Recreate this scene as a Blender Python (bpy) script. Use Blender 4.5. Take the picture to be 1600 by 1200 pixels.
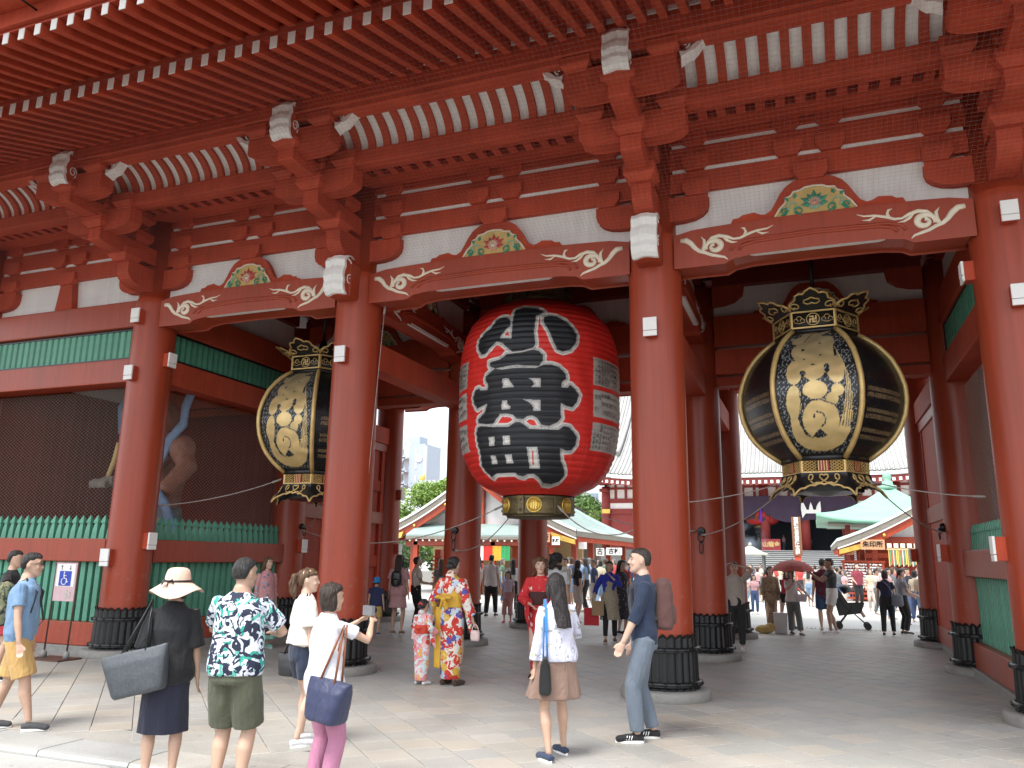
import bpy, bmesh, math, random
import numpy as np
from mathutils import Vector, Matrix, noise as mnoise
random.seed(7)
for o in list(bpy.data.objects): bpy.data.objects.remove(o)
SC=bpy.context.scene; COL=SC.collection
R=math.radians; PI=math.pi
# ---------------------------------------------------------------- camera
F_PX=1231.0434; YAW,PITCH,ROLL=0.3633,0.2173,0.0156
CAM=Vector((1.8146,-10.2056,1.62))
cd=bpy.data.cameras.new('camera'); cam=bpy.data.objects.new('camera',cd); COL.objects.link(cam)
Fv=Vector((-math.sin(YAW)*math.cos(PITCH),math.cos(YAW)*math.cos(PITCH),math.sin(PITCH)))
R0=Vector((math.cos(YAW),math.sin(YAW),0)); U0=R0.cross(Fv)
Rv=R0*math.cos(ROLL)+U0*math.sin(ROLL); Uv=-R0*math.sin(ROLL)+U0*math.cos(ROLL)
cam.matrix_world=Matrix(((Rv.x,Uv.x,-Fv.x,CAM.x),(Rv.y,Uv.y,-Fv.y,CAM.y),(Rv.z,Uv.z,-Fv.z,CAM.z),(0,0,0,1)))
cd.sensor_width=36; cd.lens=F_PX/1600*36; cd.clip_start=.05; cd.clip_end=2000
SC.camera=cam
# ---------------------------------------------------------------- world: pale overcast sky with thin blue gaps
SUN_EL,SUN_AZ=R(62),R(196)      # high, behind and left of the camera
w=bpy.data.worlds.new('World'); SC.world=w; w.use_nodes=True
nt=w.node_tree; N=nt.nodes; L=nt.links; N.clear()
out=N.new('ShaderNodeOutputWorld'); bg=N.new('ShaderNodeBackground'); bg.inputs['Strength'].default_value=.075
sky=N.new('ShaderNodeTexSky'); sky.sky_type='NISHITA'; sky.sun_disc=False; sky.sun_elevation=SUN_EL; sky.sun_rotation=SUN_AZ
tc=N.new('ShaderNodeTexCoord'); mp=N.new('ShaderNodeMapping'); mp.inputs['Scale'].default_value=(1,1,2.6)
nz=N.new('ShaderNodeTexNoise'); nz.inputs['Scale'].default_value=2.4; nz.inputs['Detail'].default_value=7; nz.inputs['Roughness'].default_value=.55
cr=N.new('ShaderNodeValToRGB'); cr.color_ramp.elements[0].position=.36; cr.color_ramp.elements[0].color=(.25,.25,.25,1)
cr.color_ramp.elements[1].position=.52; cr.color_ramp.elements[1].color=(1,1,1,1)
mx=N.new('ShaderNodeMix'); mx.data_type='RGBA'
cl=N.new('ShaderNodeRGB'); cl.outputs[0].default_value=(9.0,9.35,9.8,1)
L.new(tc.outputs['Generated'],mp.inputs['Vector']); L.new(mp.outputs[0],nz.inputs['Vector']); L.new(nz.outputs['Fac'],cr.inputs['Fac'])
L.new(cr.outputs['Color'],mx.inputs[0]); L.new(sky.outputs[0],mx.inputs[6]); L.new(cl.outputs[0],mx.inputs[7])
# brighter haze on the sun's side, calmer on the far side
dp=N.new('ShaderNodeVectorMath'); dp.operation='DOT_PRODUCT'; L.new(tc.outputs['Generated'],dp.inputs[0]); dp.inputs[1].default_value=(math.sin(SUN_AZ)*math.cos(SUN_EL),math.cos(SUN_AZ)*math.cos(SUN_EL),math.sin(SUN_EL))
mg=N.new('ShaderNodeMapRange'); mg.inputs[1].default_value=-.6; mg.inputs[2].default_value=.9; mg.inputs[3].default_value=.42; mg.inputs[4].default_value=1.25; L.new(dp.outputs['Value'],mg.inputs[0])
vm=N.new('ShaderNodeVectorMath'); vm.operation='SCALE'; L.new(mx.outputs[2],vm.inputs[0]); L.new(mg.outputs[0],vm.inputs['Scale'])
L.new(vm.outputs[0],bg.inputs['Color']); L.new(bg.outputs[0],out.inputs['Surface'])
sd=bpy.data.lights.new('sun','SUN'); sd.energy=1.5; sd.angle=R(20); sd.color=(1,.965,.91)
so=bpy.data.objects.new('sun',sd); COL.objects.link(so)
dv=Vector((math.sin(SUN_AZ)*math.cos(SUN_EL),math.cos(SUN_AZ)*math.cos(SUN_EL),math.sin(SUN_EL)))
so.rotation_euler=dv.to_track_quat('Z','Y').to_euler(); so.location=(0,-30,40)
vs=SC.view_settings; vs.view_transform='Standard'; vs.look='None'; vs.exposure=1.72; vs.gamma=1; vs.use_curve_mapping=False
SC.render.resolution_x=1024; SC.render.resolution_y=768
try:
    SC.cycles.max_bounces=10; SC.cycles.diffuse_bounces=8; SC.cycles.glossy_bounces=3; SC.cycles.caustics_reflective=False; SC.cycles.caustics_refractive=False
except Exception: pass
# ---------------------------------------------------------------- materials
def P(name,col,rough=.6,metal=0,var=.12,scale=2.5,bump=0,bscale=30,rnd=0,spec=.5,coat=0,stretch=None,col2=None,thr=(.4,.6),emit=0,sheen=0,streak=0,foot=False,fold=0):
    m=bpy.data.materials.new(name); m.use_nodes=True; nt=m.node_tree; N=nt.nodes; L=nt.links
    b=N['Principled BSDF']; b.inputs['Roughness'].default_value=rough; b.inputs['Metallic'].default_value=metal
    b.inputs['Specular IOR Level'].default_value=spec; b.inputs['Coat Weight'].default_value=coat; b.inputs['Coat Roughness'].default_value=.12
    if sheen: b.inputs['Sheen Weight'].default_value=sheen
    tc=N.new('ShaderNodeTexCoord'); mp=N.new('ShaderNodeMapping'); L.new(tc.outputs['Object'],mp.inputs[0])
    if stretch: mp.inputs['Scale'].default_value=stretch
    nz=N.new('ShaderNodeTexNoise'); nz.inputs['Scale'].default_value=scale; nz.inputs['Detail'].default_value=6; nz.inputs['Roughness'].default_value=.6
    L.new(mp.outputs[0],nz.inputs['Vector'])
    mr=N.new('ShaderNodeMapRange'); mr.inputs[1].default_value=.3; mr.inputs[2].default_value=.7; mr.inputs[3].default_value=1-var; mr.inputs[4].default_value=1+var
    L.new(nz.outputs['Fac'],mr.inputs[0])
    hs=N.new('ShaderNodeHueSaturation'); hs.inputs['Color'].default_value=(*col,1)
    if col2:
        c2=N.new('ShaderNodeMix'); c2.data_type='RGBA'; c2.inputs[6].default_value=(*col,1); c2.inputs[7].default_value=(*col2,1)
        m2=N.new('ShaderNodeMapRange'); m2.inputs[1].default_value=thr[0]; m2.inputs[2].default_value=thr[1]; L.new(nz.outputs['Fac'],m2.inputs[0])
        L.new(m2.outputs[0],c2.inputs[0]); L.new(c2.outputs[2],hs.inputs['Color'])
    val=mr.outputs[0]
    if rnd:
        oi=N.new('ShaderNodeObjectInfo'); m3=N.new('ShaderNodeMapRange'); m3.inputs[3].default_value=1-rnd; m3.inputs[4].default_value=1+rnd
        L.new(oi.outputs['Random'],m3.inputs[0]); mu=N.new('ShaderNodeMath'); mu.operation='MULTIPLY'
        L.new(val,mu.inputs[0]); L.new(m3.outputs[0],mu.inputs[1]); val=mu.outputs[0]
    if streak or foot:
        ms=N.new('ShaderNodeMapping'); ms.inputs['Scale'].default_value=(14,14,.55); L.new(tc.outputs['Object'],ms.inputs[0])
        ns=N.new('ShaderNodeTexNoise'); ns.inputs['Scale'].default_value=1.0; ns.inputs['Detail'].default_value=5; ns.inputs['Roughness'].default_value=.7; L.new(ms.outputs[0],ns.inputs['Vector'])
        mq=N.new('ShaderNodeMapRange'); mq.inputs[1].default_value=.35; mq.inputs[2].default_value=.68; mq.inputs[3].default_value=1+streak*.4; mq.inputs[4].default_value=1-streak; L.new(ns.outputs['Fac'],mq.inputs[0])
        m8=N.new('ShaderNodeMath'); m8.operation='MULTIPLY'; L.new(val,m8.inputs[0]); L.new(mq.outputs[0],m8.inputs[1]); val=m8.outputs[0]
    if foot:   # scuffed, dusty paint low down where people lean and touch
        sz=N.new('ShaderNodeSeparateXYZ'); L.new(tc.outputs['Object'],sz.inputs[0]); n9=N.new('ShaderNodeTexNoise'); n9.inputs['Scale'].default_value=7; n9.inputs['Detail'].default_value=8; n9.inputs['Roughness'].default_value=.75; L.new(tc.outputs['Object'],n9.inputs['Vector'])
        a9=N.new('ShaderNodeMapRange'); a9.inputs[1].default_value=1.9; a9.inputs[2].default_value=.7; a9.inputs[3].default_value=0; a9.inputs[4].default_value=1; L.new(sz.outputs['Z'],a9.inputs[0])
        b9=N.new('ShaderNodeMapRange'); b9.inputs[1].default_value=.56; b9.inputs[2].default_value=.70; L.new(n9.outputs['Fac'],b9.inputs[0]); c9=N.new('ShaderNodeMath'); c9.operation='MULTIPLY'; L.new(a9.outputs[0],c9.inputs[0]); L.new(b9.outputs[0],c9.inputs[1])
        d9=N.new('ShaderNodeMix'); d9.data_type='RGBA'; d9.inputs[6].default_value=(*col,1); d9.inputs[7].default_value=(.36,.16,.10,1); c9.inputs[1].default_value=1; L.new(c9.outputs[0],d9.inputs[0]); L.new(d9.outputs[2],hs.inputs['Color'])
    L.new(val,hs.inputs['Value']); L.new(hs.outputs[0],b.inputs['Base Color'])
    if bump:
        n2=N.new('ShaderNodeTexNoise'); n2.inputs['Scale'].default_value=bscale; n2.inputs['Detail'].default_value=4; L.new(mp.outputs[0],n2.inputs['Vector'])
        bp=N.new('ShaderNodeBump'); bp.inputs['Strength'].default_value=bump; bp.inputs['Distance'].default_value=.02
        L.new(n2.outputs['Fac'],bp.inputs['Height']); L.new(bp.outputs[0],b.inputs['Normal'])
    if fold:
        mf=N.new('ShaderNodeMapping'); mf.inputs['Scale'].default_value=(1,1,.42); mf.inputs['Rotation'].default_value=(.25,.3,0); L.new(tc.outputs['Object'],mf.inputs[0])
        n5=N.new('ShaderNodeTexNoise'); n5.inputs['Scale'].default_value=11; n5.inputs['Detail'].default_value=3; n5.inputs['Distortion'].default_value=1.2; L.new(mf.outputs[0],n5.inputs['Vector'])
        b5=N.new('ShaderNodeBump'); b5.inputs['Strength'].default_value=fold; b5.inputs['Distance'].default_value=.05; L.new(n5.outputs['Fac'],b5.inputs['Height'])
        if bump: L.new(bp.outputs[0],b5.inputs['Normal'])
        L.new(b5.outputs[0],b.inputs['Normal'])
    # roughness breakup
    m4=N.new('ShaderNodeMapRange'); m4.inputs[3].default_value=max(0,rough-.08); m4.inputs[4].default_value=min(1,rough+.1); L.new(nz.outputs['Fac'],m4.inputs[0]); L.new(m4.outputs[0],b.inputs['Roughness'])
    if emit:
        b.inputs['Emission Color'].default_value=(*col,1); b.inputs['Emission Strength'].default_value=emit
    return m
def dirt_low(m,z0,z1,amt):   # worn, dusty paint near the foot (follows height on the thing)
    pass
M={}
M['red']=P('vermilion_paint',(.345,.052,.021),rough=.38,var=.12,scale=1.1,bump=.06,bscale=14,spec=.45,stretch=(1,1,.35),streak=.16,foot=True)
M['redb']=P('lifted_vermilion_beam_paint',(.45,.070,.034),rough=.62,streak=.14,var=.17,scale=1.7,bump=.10,bscale=22,rnd=.07,spec=.18)  # beam red lifted above column red to offset dim light under eaves
M['redd']=P('weathered_red_paint',(.41,.062,.032),rough=.6,var=.2,scale=3,bump=.12,bscale=26,rnd=.08,spec=.3)
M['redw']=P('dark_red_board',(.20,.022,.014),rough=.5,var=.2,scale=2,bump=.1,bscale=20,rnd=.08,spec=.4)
M['white']=P('white_paint',(.84,.83,.80),rough=.55,var=.05,scale=5,bump=.06,bscale=20)
M['plaster']=P('white_plaster',(.86,.86,.84),rough=.8,streak=.07,var=.08,scale=1.6,bump=.08,bscale=30)
M['cream']=P('cream_carving_paint',(.78,.70,.55),rough=.55,var=.08,scale=6)
M['green']=P('green_lattice_paint',(.10,.33,.22),rough=.5,var=.15,scale=4,bump=.08,rnd=.08)
M['bronze']=P('black_iron',(.007,.0075,.008),rough=.36,metal=.0,var=.3,scale=9,bump=.15,bscale=40,spec=.45,coat=.08)
M['stone']=P('plinth_stone',(.27,.26,.24),rough=.75,var=.22,scale=6,bump=.25,bscale=70,col2=(.16,.155,.14),thr=(.5,.75))
M['gold']=P('gold_leaf',(.72,.50,.20),rough=.42,metal=.35,var=.15,scale=5,bump=.05)
M['goldp']=P('gilt_metal',(.75,.52,.12),rough=.35,metal=.6,var=.15,scale=5)
M['black']=P('black_lacquer',(.012,.013,.014),rough=.3,var=.2,scale=5,spec=.5)
M['brass']=P('aged_brass',(.20,.155,.075),rough=.42,metal=.75,var=.35,scale=7,bump=.35,bscale=60,col2=(.10,.085,.055),thr=(.45,.62))
M['yellow']=P('ochre_paint',(.62,.44,.16),rough=.6,var=.12,scale=8)
M['teal']=P('teal_carving_paint',(.05,.30,.20),rough=.5,var=.2,scale=12)
M['tealb']=P('pale_teal_carving_paint',(.30,.55,.42),rough=.5,var=.15,scale=12)
M['lotus']=P('lotus_red_paint',(.55,.07,.06),rough=.5,var=.15,scale=12)
M['pink']=P('lotus_pink_paint',(.75,.35,.28),rough=.5,var=.15,scale=12)
M['rope']=P('wire_rope',(.42,.36,.33),rough=.7,var=.2,scale=40,bump=.4,bscale=150)
M['wire']=P('galvanised_wire',(.30,.26,.22),rough=.6,var=.1)
M['net']=P('bird_net_wire',(.20,.20,.20),rough=.7,var=.1)
# ---------------------------------------------------------------- mesh helpers
ORG={}
def rv(a,b): return random.uniform(a,b)
class MB:
    def __init__(s): s.v=[]; s.f=[]; s.mi=[]; s.cur=0; s.sm=[]
    def add(s,vs,fs,smooth=False):
        k=len(s.v); s.v.extend([tuple(p) for p in vs])
        for f in fs: s.f.append(tuple(i+k for i in f)); s.mi.append(s.cur); s.sm.append(smooth)
        return s
    def box(s,x0,x1,y0,y1,z0,z1,M=None):
        vs=[Vector((x,y,z)) for z in (z0,z1) for y in (y0,y1) for x in (x0,x1)]
        if M: vs=[M@p for p in vs]
        return s.add(vs,[(0,2,3,1),(4,5,7,6),(0,1,5,4),(2,6,7,3),(0,4,6,2),(1,3,7,5)])
    def prism(s,poly,axis,a,b,M=None):
        n=len(poly)
        def q(p,t):
            if axis=='x': v=Vector((t,p[0],p[1]))
            elif axis=='y': v=Vector((p[0],t,p[1]))
            else: v=Vector((p[0],p[1],t))
            return M@v if M else v
        vs=[q(p,a) for p in poly]+[q(p,b) for p in poly]
        fs=[tuple(range(n)),tuple(range(2*n-1,n-1,-1))]+[(i,(i+1)%n,(i+1)%n+n,i+n) for i in range(n)]
        return s.add(vs,fs)
    def rings(s,rs,caps=True,smooth=True,closed=True):
        n=len(rs[0]); vs=[p for r in rs for p in r]; fs=[]
        for i in range(len(rs)-1):
            for j in range(n if closed else n-1):
                a=i*n+j; b=i*n+(j+1)%n; fs.append((a,b,b+n,a+n))
        k=len(s.v); s.add(vs,fs,smooth)
        if caps:
            s.f.append(tuple(k+j for j in range(n-1,-1,-1))); s.mi.append(s.cur); s.sm.append(False)
            s.f.append(tuple(k+(len(rs)-1)*n+j for j in range(n))); s.mi.append(s.cur); s.sm.append(False)
        return s
    def lathe(s,prof,n=24,c=(0,0,0),caps=True,smooth=True,ph=0):
        return s.rings([[(c[0]+r*math.cos(2*PI*j/n+ph),c[1]+r*math.sin(2*PI*j/n+ph),c[2]+z) for j in range(n)] for r,z in prof],caps,smooth)
    def tube(s,pts,r,n=8,caps=True,flat=1.0,up=None):
        pts=[Vector(p) for p in pts]; m=len(pts); rs=r if isinstance(r,(list,tuple)) else [r]*m
        T=[(pts[min(i+1,m-1)]-pts[max(i-1,0)]).normalized() for i in range(m)]
        a=Vector(up) if up else (Vector((0,0,1)) if abs(T[0].z)<.9 else Vector((1,0,0)))
        rings=[]
        for i in range(m):
            u=T[i].cross(a)
            if u.length<1e-5: u=T[i].orthogonal()
            u.normalize(); v=u.cross(T[i]).normalized(); 
            if not up: a=v
            rings.append([pts[i]+(u*math.cos(2*PI*j/n)+v*math.sin(2*PI*j/n)*flat)*rs[i] for j in range(n)])
        return s.rings(rings,caps,n>4)
    def ball(s,c,r,nu=12,nv=8):
        r=(r,r,r) if not isinstance(r,(tuple,list)) else r
        return s.rings([[(c[0]+r[0]*math.sin(PI*i/nv)*math.cos(2*PI*j/nu),c[1]+r[1]*math.sin(PI*i/nv)*math.sin(2*PI*j/nu),c[2]-r[2]*math.cos(PI*i/nv)) for j in range(nu)] for i in [.08]+list(range(1,nv))+[nv-.08]],True,True)
    def mesh(s,name,mats,org=None):
        me=bpy.data.meshes.new(name); v=s.v
        if org is not None: v=[(a[0]-org[0],a[1]-org[1],a[2]-org[2]) for a in v]
        me.from_pydata(v,[],s.f)
        for m in (mats if isinstance(mats,(list,tuple)) else [mats]): me.materials.append(m)
        me.polygons.foreach_set('material_index',s.mi); me.polygons.foreach_set('use_smooth',s.sm); me.update()
        return me
    def build(s,name,mats,parent=None,local=False,bevel=0,loc=None,**tags):
        org=None
        if parent is not None and not local: org=ORG.get(parent.name,(0,0,0))
        if loc is not None: org=loc
        me=s.mesh(name,mats,org)
        o=bpy.data.objects.new(name,me); COL.objects.link(o)
        if parent is not None: o.parent=parent; ORG[o.name]=ORG.get(parent.name,(0,0,0))
        elif loc is not None: o.location=loc; ORG[o.name]=tuple(loc)
        else: ORG[o.name]=(0,0,0)
        if bevel: 
            b=o.modifiers.new('bevel','BEVEL'); b.width=bevel; b.segments=2; b.limit_method='ANGLE'; b.angle_limit=R(50)
        for k,v in tags.items(): o[k]=v
        return o
def empty(name,loc,label,cat,group=None,rz=0):
    o=bpy.data.objects.new(name,None); COL.objects.link(o); o.location=loc; o.rotation_euler=(0,0,rz); o.empty_display_size=.2
    o['label']=label; o['category']=cat
    if group: o['group']=group
    ORG[o.name]=tuple(loc); return o
def tag(o,label,cat,group=None):
    o['label']=label; o['category']=cat
    if group: o['group']=group
    return o
def inst(me,name,parent,loc,rot=None,scale=None,bevel=0):
    """one more object sharing mesh data; loc in world metres, parent unrotated"""
    o=bpy.data.objects.new(name,me); COL.objects.link(o); o.parent=parent
    g=ORG.get(parent.name,(0,0,0)) if parent else (0,0,0)
    o.location=(loc[0]-g[0],loc[1]-g[1],loc[2]-g[2]); ORG[o.name]=tuple(loc)
    if rot: o.rotation_euler=rot
    if scale: o.scale=scale
    if bevel:
        b=o.modifiers.new('bevel','BEVEL'); b.width=bevel; b.segments=2; b.limit_method='ANGLE'; b.angle_limit=R(50)
    return o
def copy_tree(o,parent=None,loc=None,rz=None):
    c=o.copy(); COL.objects.link(c)
    if parent is not None: c.parent=parent
    if loc is not None: c.location=loc
    if rz is not None: c.rotation_euler=(0,0,rz)
    for ch in list(o.children): copy_tree(ch,c)
    return c
def arc(cx,cy,r,a0,a1,n):
    return [(cx+r*math.cos(R(a0+(a1-a0)*i/n)),cy+r*math.sin(R(a0+(a1-a0)*i/n))) for i in range(n+1)]
FS=bpy.data.scenes.new('fusing')
def evald(o):
    for x in list(FS.collection.objects): FS.collection.objects.unlink(x)
    FS.collection.objects.link(o); vl=FS.view_layers[0]; vl.update(); dg=vl.depsgraph; return bpy.data.meshes.new_from_object(o.evaluated_get(dg))
def text_mesh(txt,size,extrude=.003,bold=0.0,align='CENTER'):
    c=bpy.data.curves.new('t','FONT'); c.body=txt; c.size=size; c.extrude=extrude; c.offset=bold; c.align_x=align; c.align_y='CENTER'; c.resolution_u=3
    o=bpy.data.objects.new('t',c); me=evald(o); bpy.data.objects.remove(o); bpy.data.curves.remove(c); return me
def put_text(name,txt,size,mat,parent,loc,rot,extrude=.003,bold=0.0,squash=None):
    me=text_mesh(txt,size,extrude,bold); me.materials.clear(); me.materials.append(mat); me.name=name
    o=bpy.data.objects.new(name,me); COL.objects.link(o); o.parent=parent
    g=ORG.get(parent.name,(0,0,0)) if parent else (0,0,0)
    o.location=(loc[0]-g[0],loc[1]-g[1],loc[2]-g[2]); o.rotation_euler=rot
    if squash: o.scale=squash
    return o
# ================================================================ GROUND
def paving_mat(name,base,var=.35):
    m=bpy.data.materials.new(name); m.use_nodes=True; nt=m.node_tree; N=nt.nodes; L=nt.links; b=N['Principled BSDF']; b.inputs['Roughness'].default_value=.55
    tc=N.new('ShaderNodeTexCoord'); oi=N.new('ShaderNodeObjectInfo'); at=N.new('ShaderNodeAttribute'); at.attribute_name='tone'
    gm=N.new('ShaderNodeNewGeometry')
    n1=N.new('ShaderNodeTexNoise'); n1.inputs['Scale'].default_value=90; n1.inputs['Detail'].default_value=3; L.new(gm.outputs['Position'],n1.inputs['Vector'])
    n2=N.new('ShaderNodeTexNoise'); n2.inputs['Scale'].default_value=.9; n2.inputs['Detail'].default_value=6; L.new(gm.outputs['Position'],n2.inputs['Vector'])
    n3=N.new('ShaderNodeTexWhiteNoise'); n3.noise_dimensions='3D'
    sn=N.new('ShaderNodeVectorMath'); sn.operation='FLOOR'
    rp=N.new('ShaderNodeValToRGB'); e=rp.color_ramp.elements; e[0].position=0; e[0].color=(*[c*.90 for c in base],1); e[1].position=1; e[1].color=(*[c*1.08 for c in base],1)
    k=e.new(.55); k.color=(base[0]*.98,base[1]*.98,base[2]*.97,1); k=e.new(.8); k.color=(base[0]*1.05,base[1]*1.0,base[2]*.93,1); k=e.new(.3); k.color=(base[0]*.90,base[1]*.93,base[2]*.95,1)
    L.new(at.outputs['Fac'],rp.inputs[0])
    m1=N.new('ShaderNodeMapRange'); m1.inputs[1].default_value=.35; m1.inputs[2].default_value=.65; m1.inputs[3].default_value=.84; m1.inputs[4].default_value=1.12; L.new(n1.outputs['Fac'],m1.inputs[0])
    m2=N.new('ShaderNodeMapRange'); m2.inputs[1].default_value=.3; m2.inputs[2].default_value=.7; m2.inputs[3].default_value=.86; m2.inputs[4].default_value=1.1; L.new(n2.outputs['Fac'],m2.inputs[0])
    mu=N.new('ShaderNodeMath'); mu.operation='MULTIPLY'; L.new(m1.outputs[0],mu.inputs[0]); L.new(m2.outputs[0],mu.inputs[1])
    nv=N.new('ShaderNodeTexVoronoi'); nv.inputs['Scale'].default_value=3.1; L.new(gm.outputs['Position'],nv.inputs['Vector'])
    mv=N.new('ShaderNodeMapRange'); mv.inputs[1].default_value=.035; mv.inputs[2].default_value=.075; mv.inputs[3].default_value=.62; mv.inputs[4].default_value=1; L.new(nv.outputs['Distance'],mv.inputs[0])
    ng=N.new('ShaderNodeTexNoise'); ng.inputs['Scale'].default_value=.35; ng.inputs['Detail'].default_value=9; ng.inputs['Roughness'].default_value=.72; L.new(gm.outputs['Position'],ng.inputs['Vector'])
    mg_=N.new('ShaderNodeMapRange'); mg_.inputs[1].default_value=.5; mg_.inputs[2].default_value=.72; mg_.inputs[3].default_value=1; mg_.inputs[4].default_value=.74; L.new(ng.outputs['Fac'],mg_.inputs[0])
    m7=N.new('ShaderNodeMath'); m7.operation='MULTIPLY'; L.new(mv.outputs[0],m7.inputs[0]); L.new(mg_.outputs[0],m7.inputs[1]); m6=N.new('ShaderNodeMath'); m6.operation='MULTIPLY'; L.new(mu.outputs[0],m6.inputs[0]); L.new(m7.outputs[0],m6.inputs[1]); mu=m6
    hs=N.new('ShaderNodeHueSaturation'); L.new(rp.outputs[0],hs.inputs['Color']); L.new(mu.outputs[0],hs.inputs['Value']); L.new(hs.outputs[0],b.inputs['Base Color'])
    bp=N.new('ShaderNodeBump'); bp.inputs['Strength'].default_value=.15; bp.inputs['Distance'].default_value=.01; L.new(n1.outputs['Fac'],bp.inputs['Height']); L.new(bp.outputs[0],b.inputs['Normal'])
    mr=N.new('ShaderNodeMapRange'); mr.inputs[3].default_value=.36; mr.inputs[4].default_value=.6; L.new(n2.outputs['Fac'],mr.inputs[0]); L.new(mr.outputs[0],b.inputs['Roughness'])
    return m
M['pave']=paving_mat('granite_paving',(.385,.37,.34))
M['pavef']=paving_mat('granite_forecourt_paving',(.43,.425,.405))
M['joint']=P('paving_joint',(.10,.095,.085),rough=.9,var=.2)
M['yard']=P('courtyard_paving',(.47,.46,.43),rough=.8,var=.08,scale=.6,bump=.1,bscale=40)
b=MB(); b.add([(-600,-600,-.16),(600,-600,-.16),(600,900,-.16),(-600,900,-.16)],[(0,1,2,3)]); g=b.build('ground',M['yard']); g['kind']='structure'
b=MB(); b.box(-40,30,-4.97,12.2,-.14,-.012); o=b.build('gate_platform',M['joint']); o['kind']='structure'; plat=o
b=MB(); b.box(-60,60,12.2,110,-.14,-.006); o=b.build('courtyard',M['yard']); o['kind']='structure'
b=MB(); b.box(-40,30,-60,-4.99,-.15,-.055); o=b.build('forecourt',M['joint']); o['kind']='structure'; fore=o
rr=random.Random(3)
S45=math.sqrt(.5); TW=.357
def tone_attr(me,vals):
    a=me.attributes.new('tone','FLOAT','FACE'); a.data.foreach_set('value',vals)
def slab(b,cx,cy,hw,hh,rot,z,jit,g=.0035):
    c,s=math.cos(rot),math.sin(rot); z=z+jit; vs=[]
    for zz,ins in ((z-.05,0),(z-.003,0),(z,.004)):
        for u,v in ((-1,-1),(1,-1),(1,1),(-1,1)):
            x=u*(hw-g-ins); y=v*(hh-g-ins); vs.append((cx+x*c-y*s,cy+x*s+y*c,zz))
    b.add(vs,[(8,9,10,11),(4,5,9,8),(5,6,10,9),(6,7,11,10),(7,4,8,11),(0,1,5,4),(1,2,6,5),(2,3,7,6),(3,0,4,7)])
tiles=[]
for i in range(-60,70):            # strips of constant x+y
    s=-5.30+.505*i                 # x+y of the strip's lower seam
    off=rr.uniform(0,TW)
    for j in range(-90,90):
        d=TW*j+off                 # position along (1,-1)/sqrt2
        mid=(s+.2525)              # x+y at middle
        x=mid/2+d*S45; y=mid/2-d*S45
        if not(-16<x<9.5 and -4.8<y<12.0): continue
        if y<-4.54+.3 and y-.26<-4.54: continue
        tiles.append((x,y))
def camdist(t): 
    dx,dy=t[0]-CAM.x,t[1]-CAM.y; return math.hypot(dx,dy)
def in_view(x,y,z=0,m=30):
    d=Vector((x,y,z))-CAM; f=d.dot(Fv)
    if f<.3: return False
    u=800+F_PX*d.dot(Rv)/f; v=600-F_PX*d.dot(Uv)/f
    return -m<u<1600+m and -m<v<1200+m
vis=sorted([t for t in tiles if in_view(*t)],key=camdist); near=vis[:290]; ns=set(near)
me=None; smeshes=[]
for q in range(12):
    b=MB(); slab(b,0,0,TW/2,TW/2,-PI/4,0,0); m_=b.mesh('paving_stone',M['pave']); tone_attr(m_,[q/11.0]*9); smeshes.append(m_)
for t in near:
    o=bpy.data.objects.new('paving_stone',smeshes[min(11,int(rr.betavariate(2,2)*12))]); COL.objects.link(o); o.parent=plat; o.location=(t[0],t[1],rr.uniform(-.0012,.0012))
b=MB(); vals=[]
for t in tiles:
    if t in ns: continue
    slab(b,t[0],t[1],TW/2,TW/2,-PI/4,0,rr.uniform(-.001,.001)); vals+=[rr.betavariate(2,2)]*9
o=b.build('paving_stones',M['pave'],plat); tone_attr(o.data,vals); o['kind']='stuff'
# granite border and forecourt slabs
x=-16.0
while x<9:
    L0=rr.uniform(.85,1.25); b=MB()
    b.prism([(-4.548,-.03),(-4.548,.002),(-4.93,.002),(-4.985,-.004),(-5.0,-.03),(-5.0,-.074)],'x',x+.004,x+L0-.004)
    o=b.build('border_stone',M['pavef'],plat,bevel=.004); tone_attr(o.data,[rr.random()]*len(o.data.polygons)); x+=L0
# edge slivers between diagonal paving and the border
b=MB(); b.box(-16,9,-4.545,-4.1,-.05,-.004); o=b.build('border_bed',M['pave'],plat); tone_attr(o.data,[.5]*6)
xx=-12.0
while xx<8:
    wd=.50; y=-5.02; 
    y-=rr.uniform(0,.6)*0
    yy=-5.004
    k=0
    while yy>-9.0:
        L0=rr.uniform(.55,1.0); b=MB(); slab(b,xx+wd/2,yy-L0/2,wd/2,L0/2,0,-.045,rr.uniform(-.002,.002))
        if in_view(xx,yy,-.06,200) : 
            o=b.build('forecourt_slab',M['pavef'],fore); tone_attr(o.data,[rr.random()]*9)
        yy-=L0
    xx+=wd
# tactile strip at the back edge of the gate platform
b=MB(); b.box(-9,5,11.9,12.2,-.01,-.002); b.build('threshold_strip',M['pavef'],plat)
b=MB()
for i in range(140):
    for j in range(3): b.ball((-9+i*.1,11.95+j*.1,-.002),(.018,.018,.008),6,4)
b.build('tactile_studs',M['pavef'],plat,kind='stuff')
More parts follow.
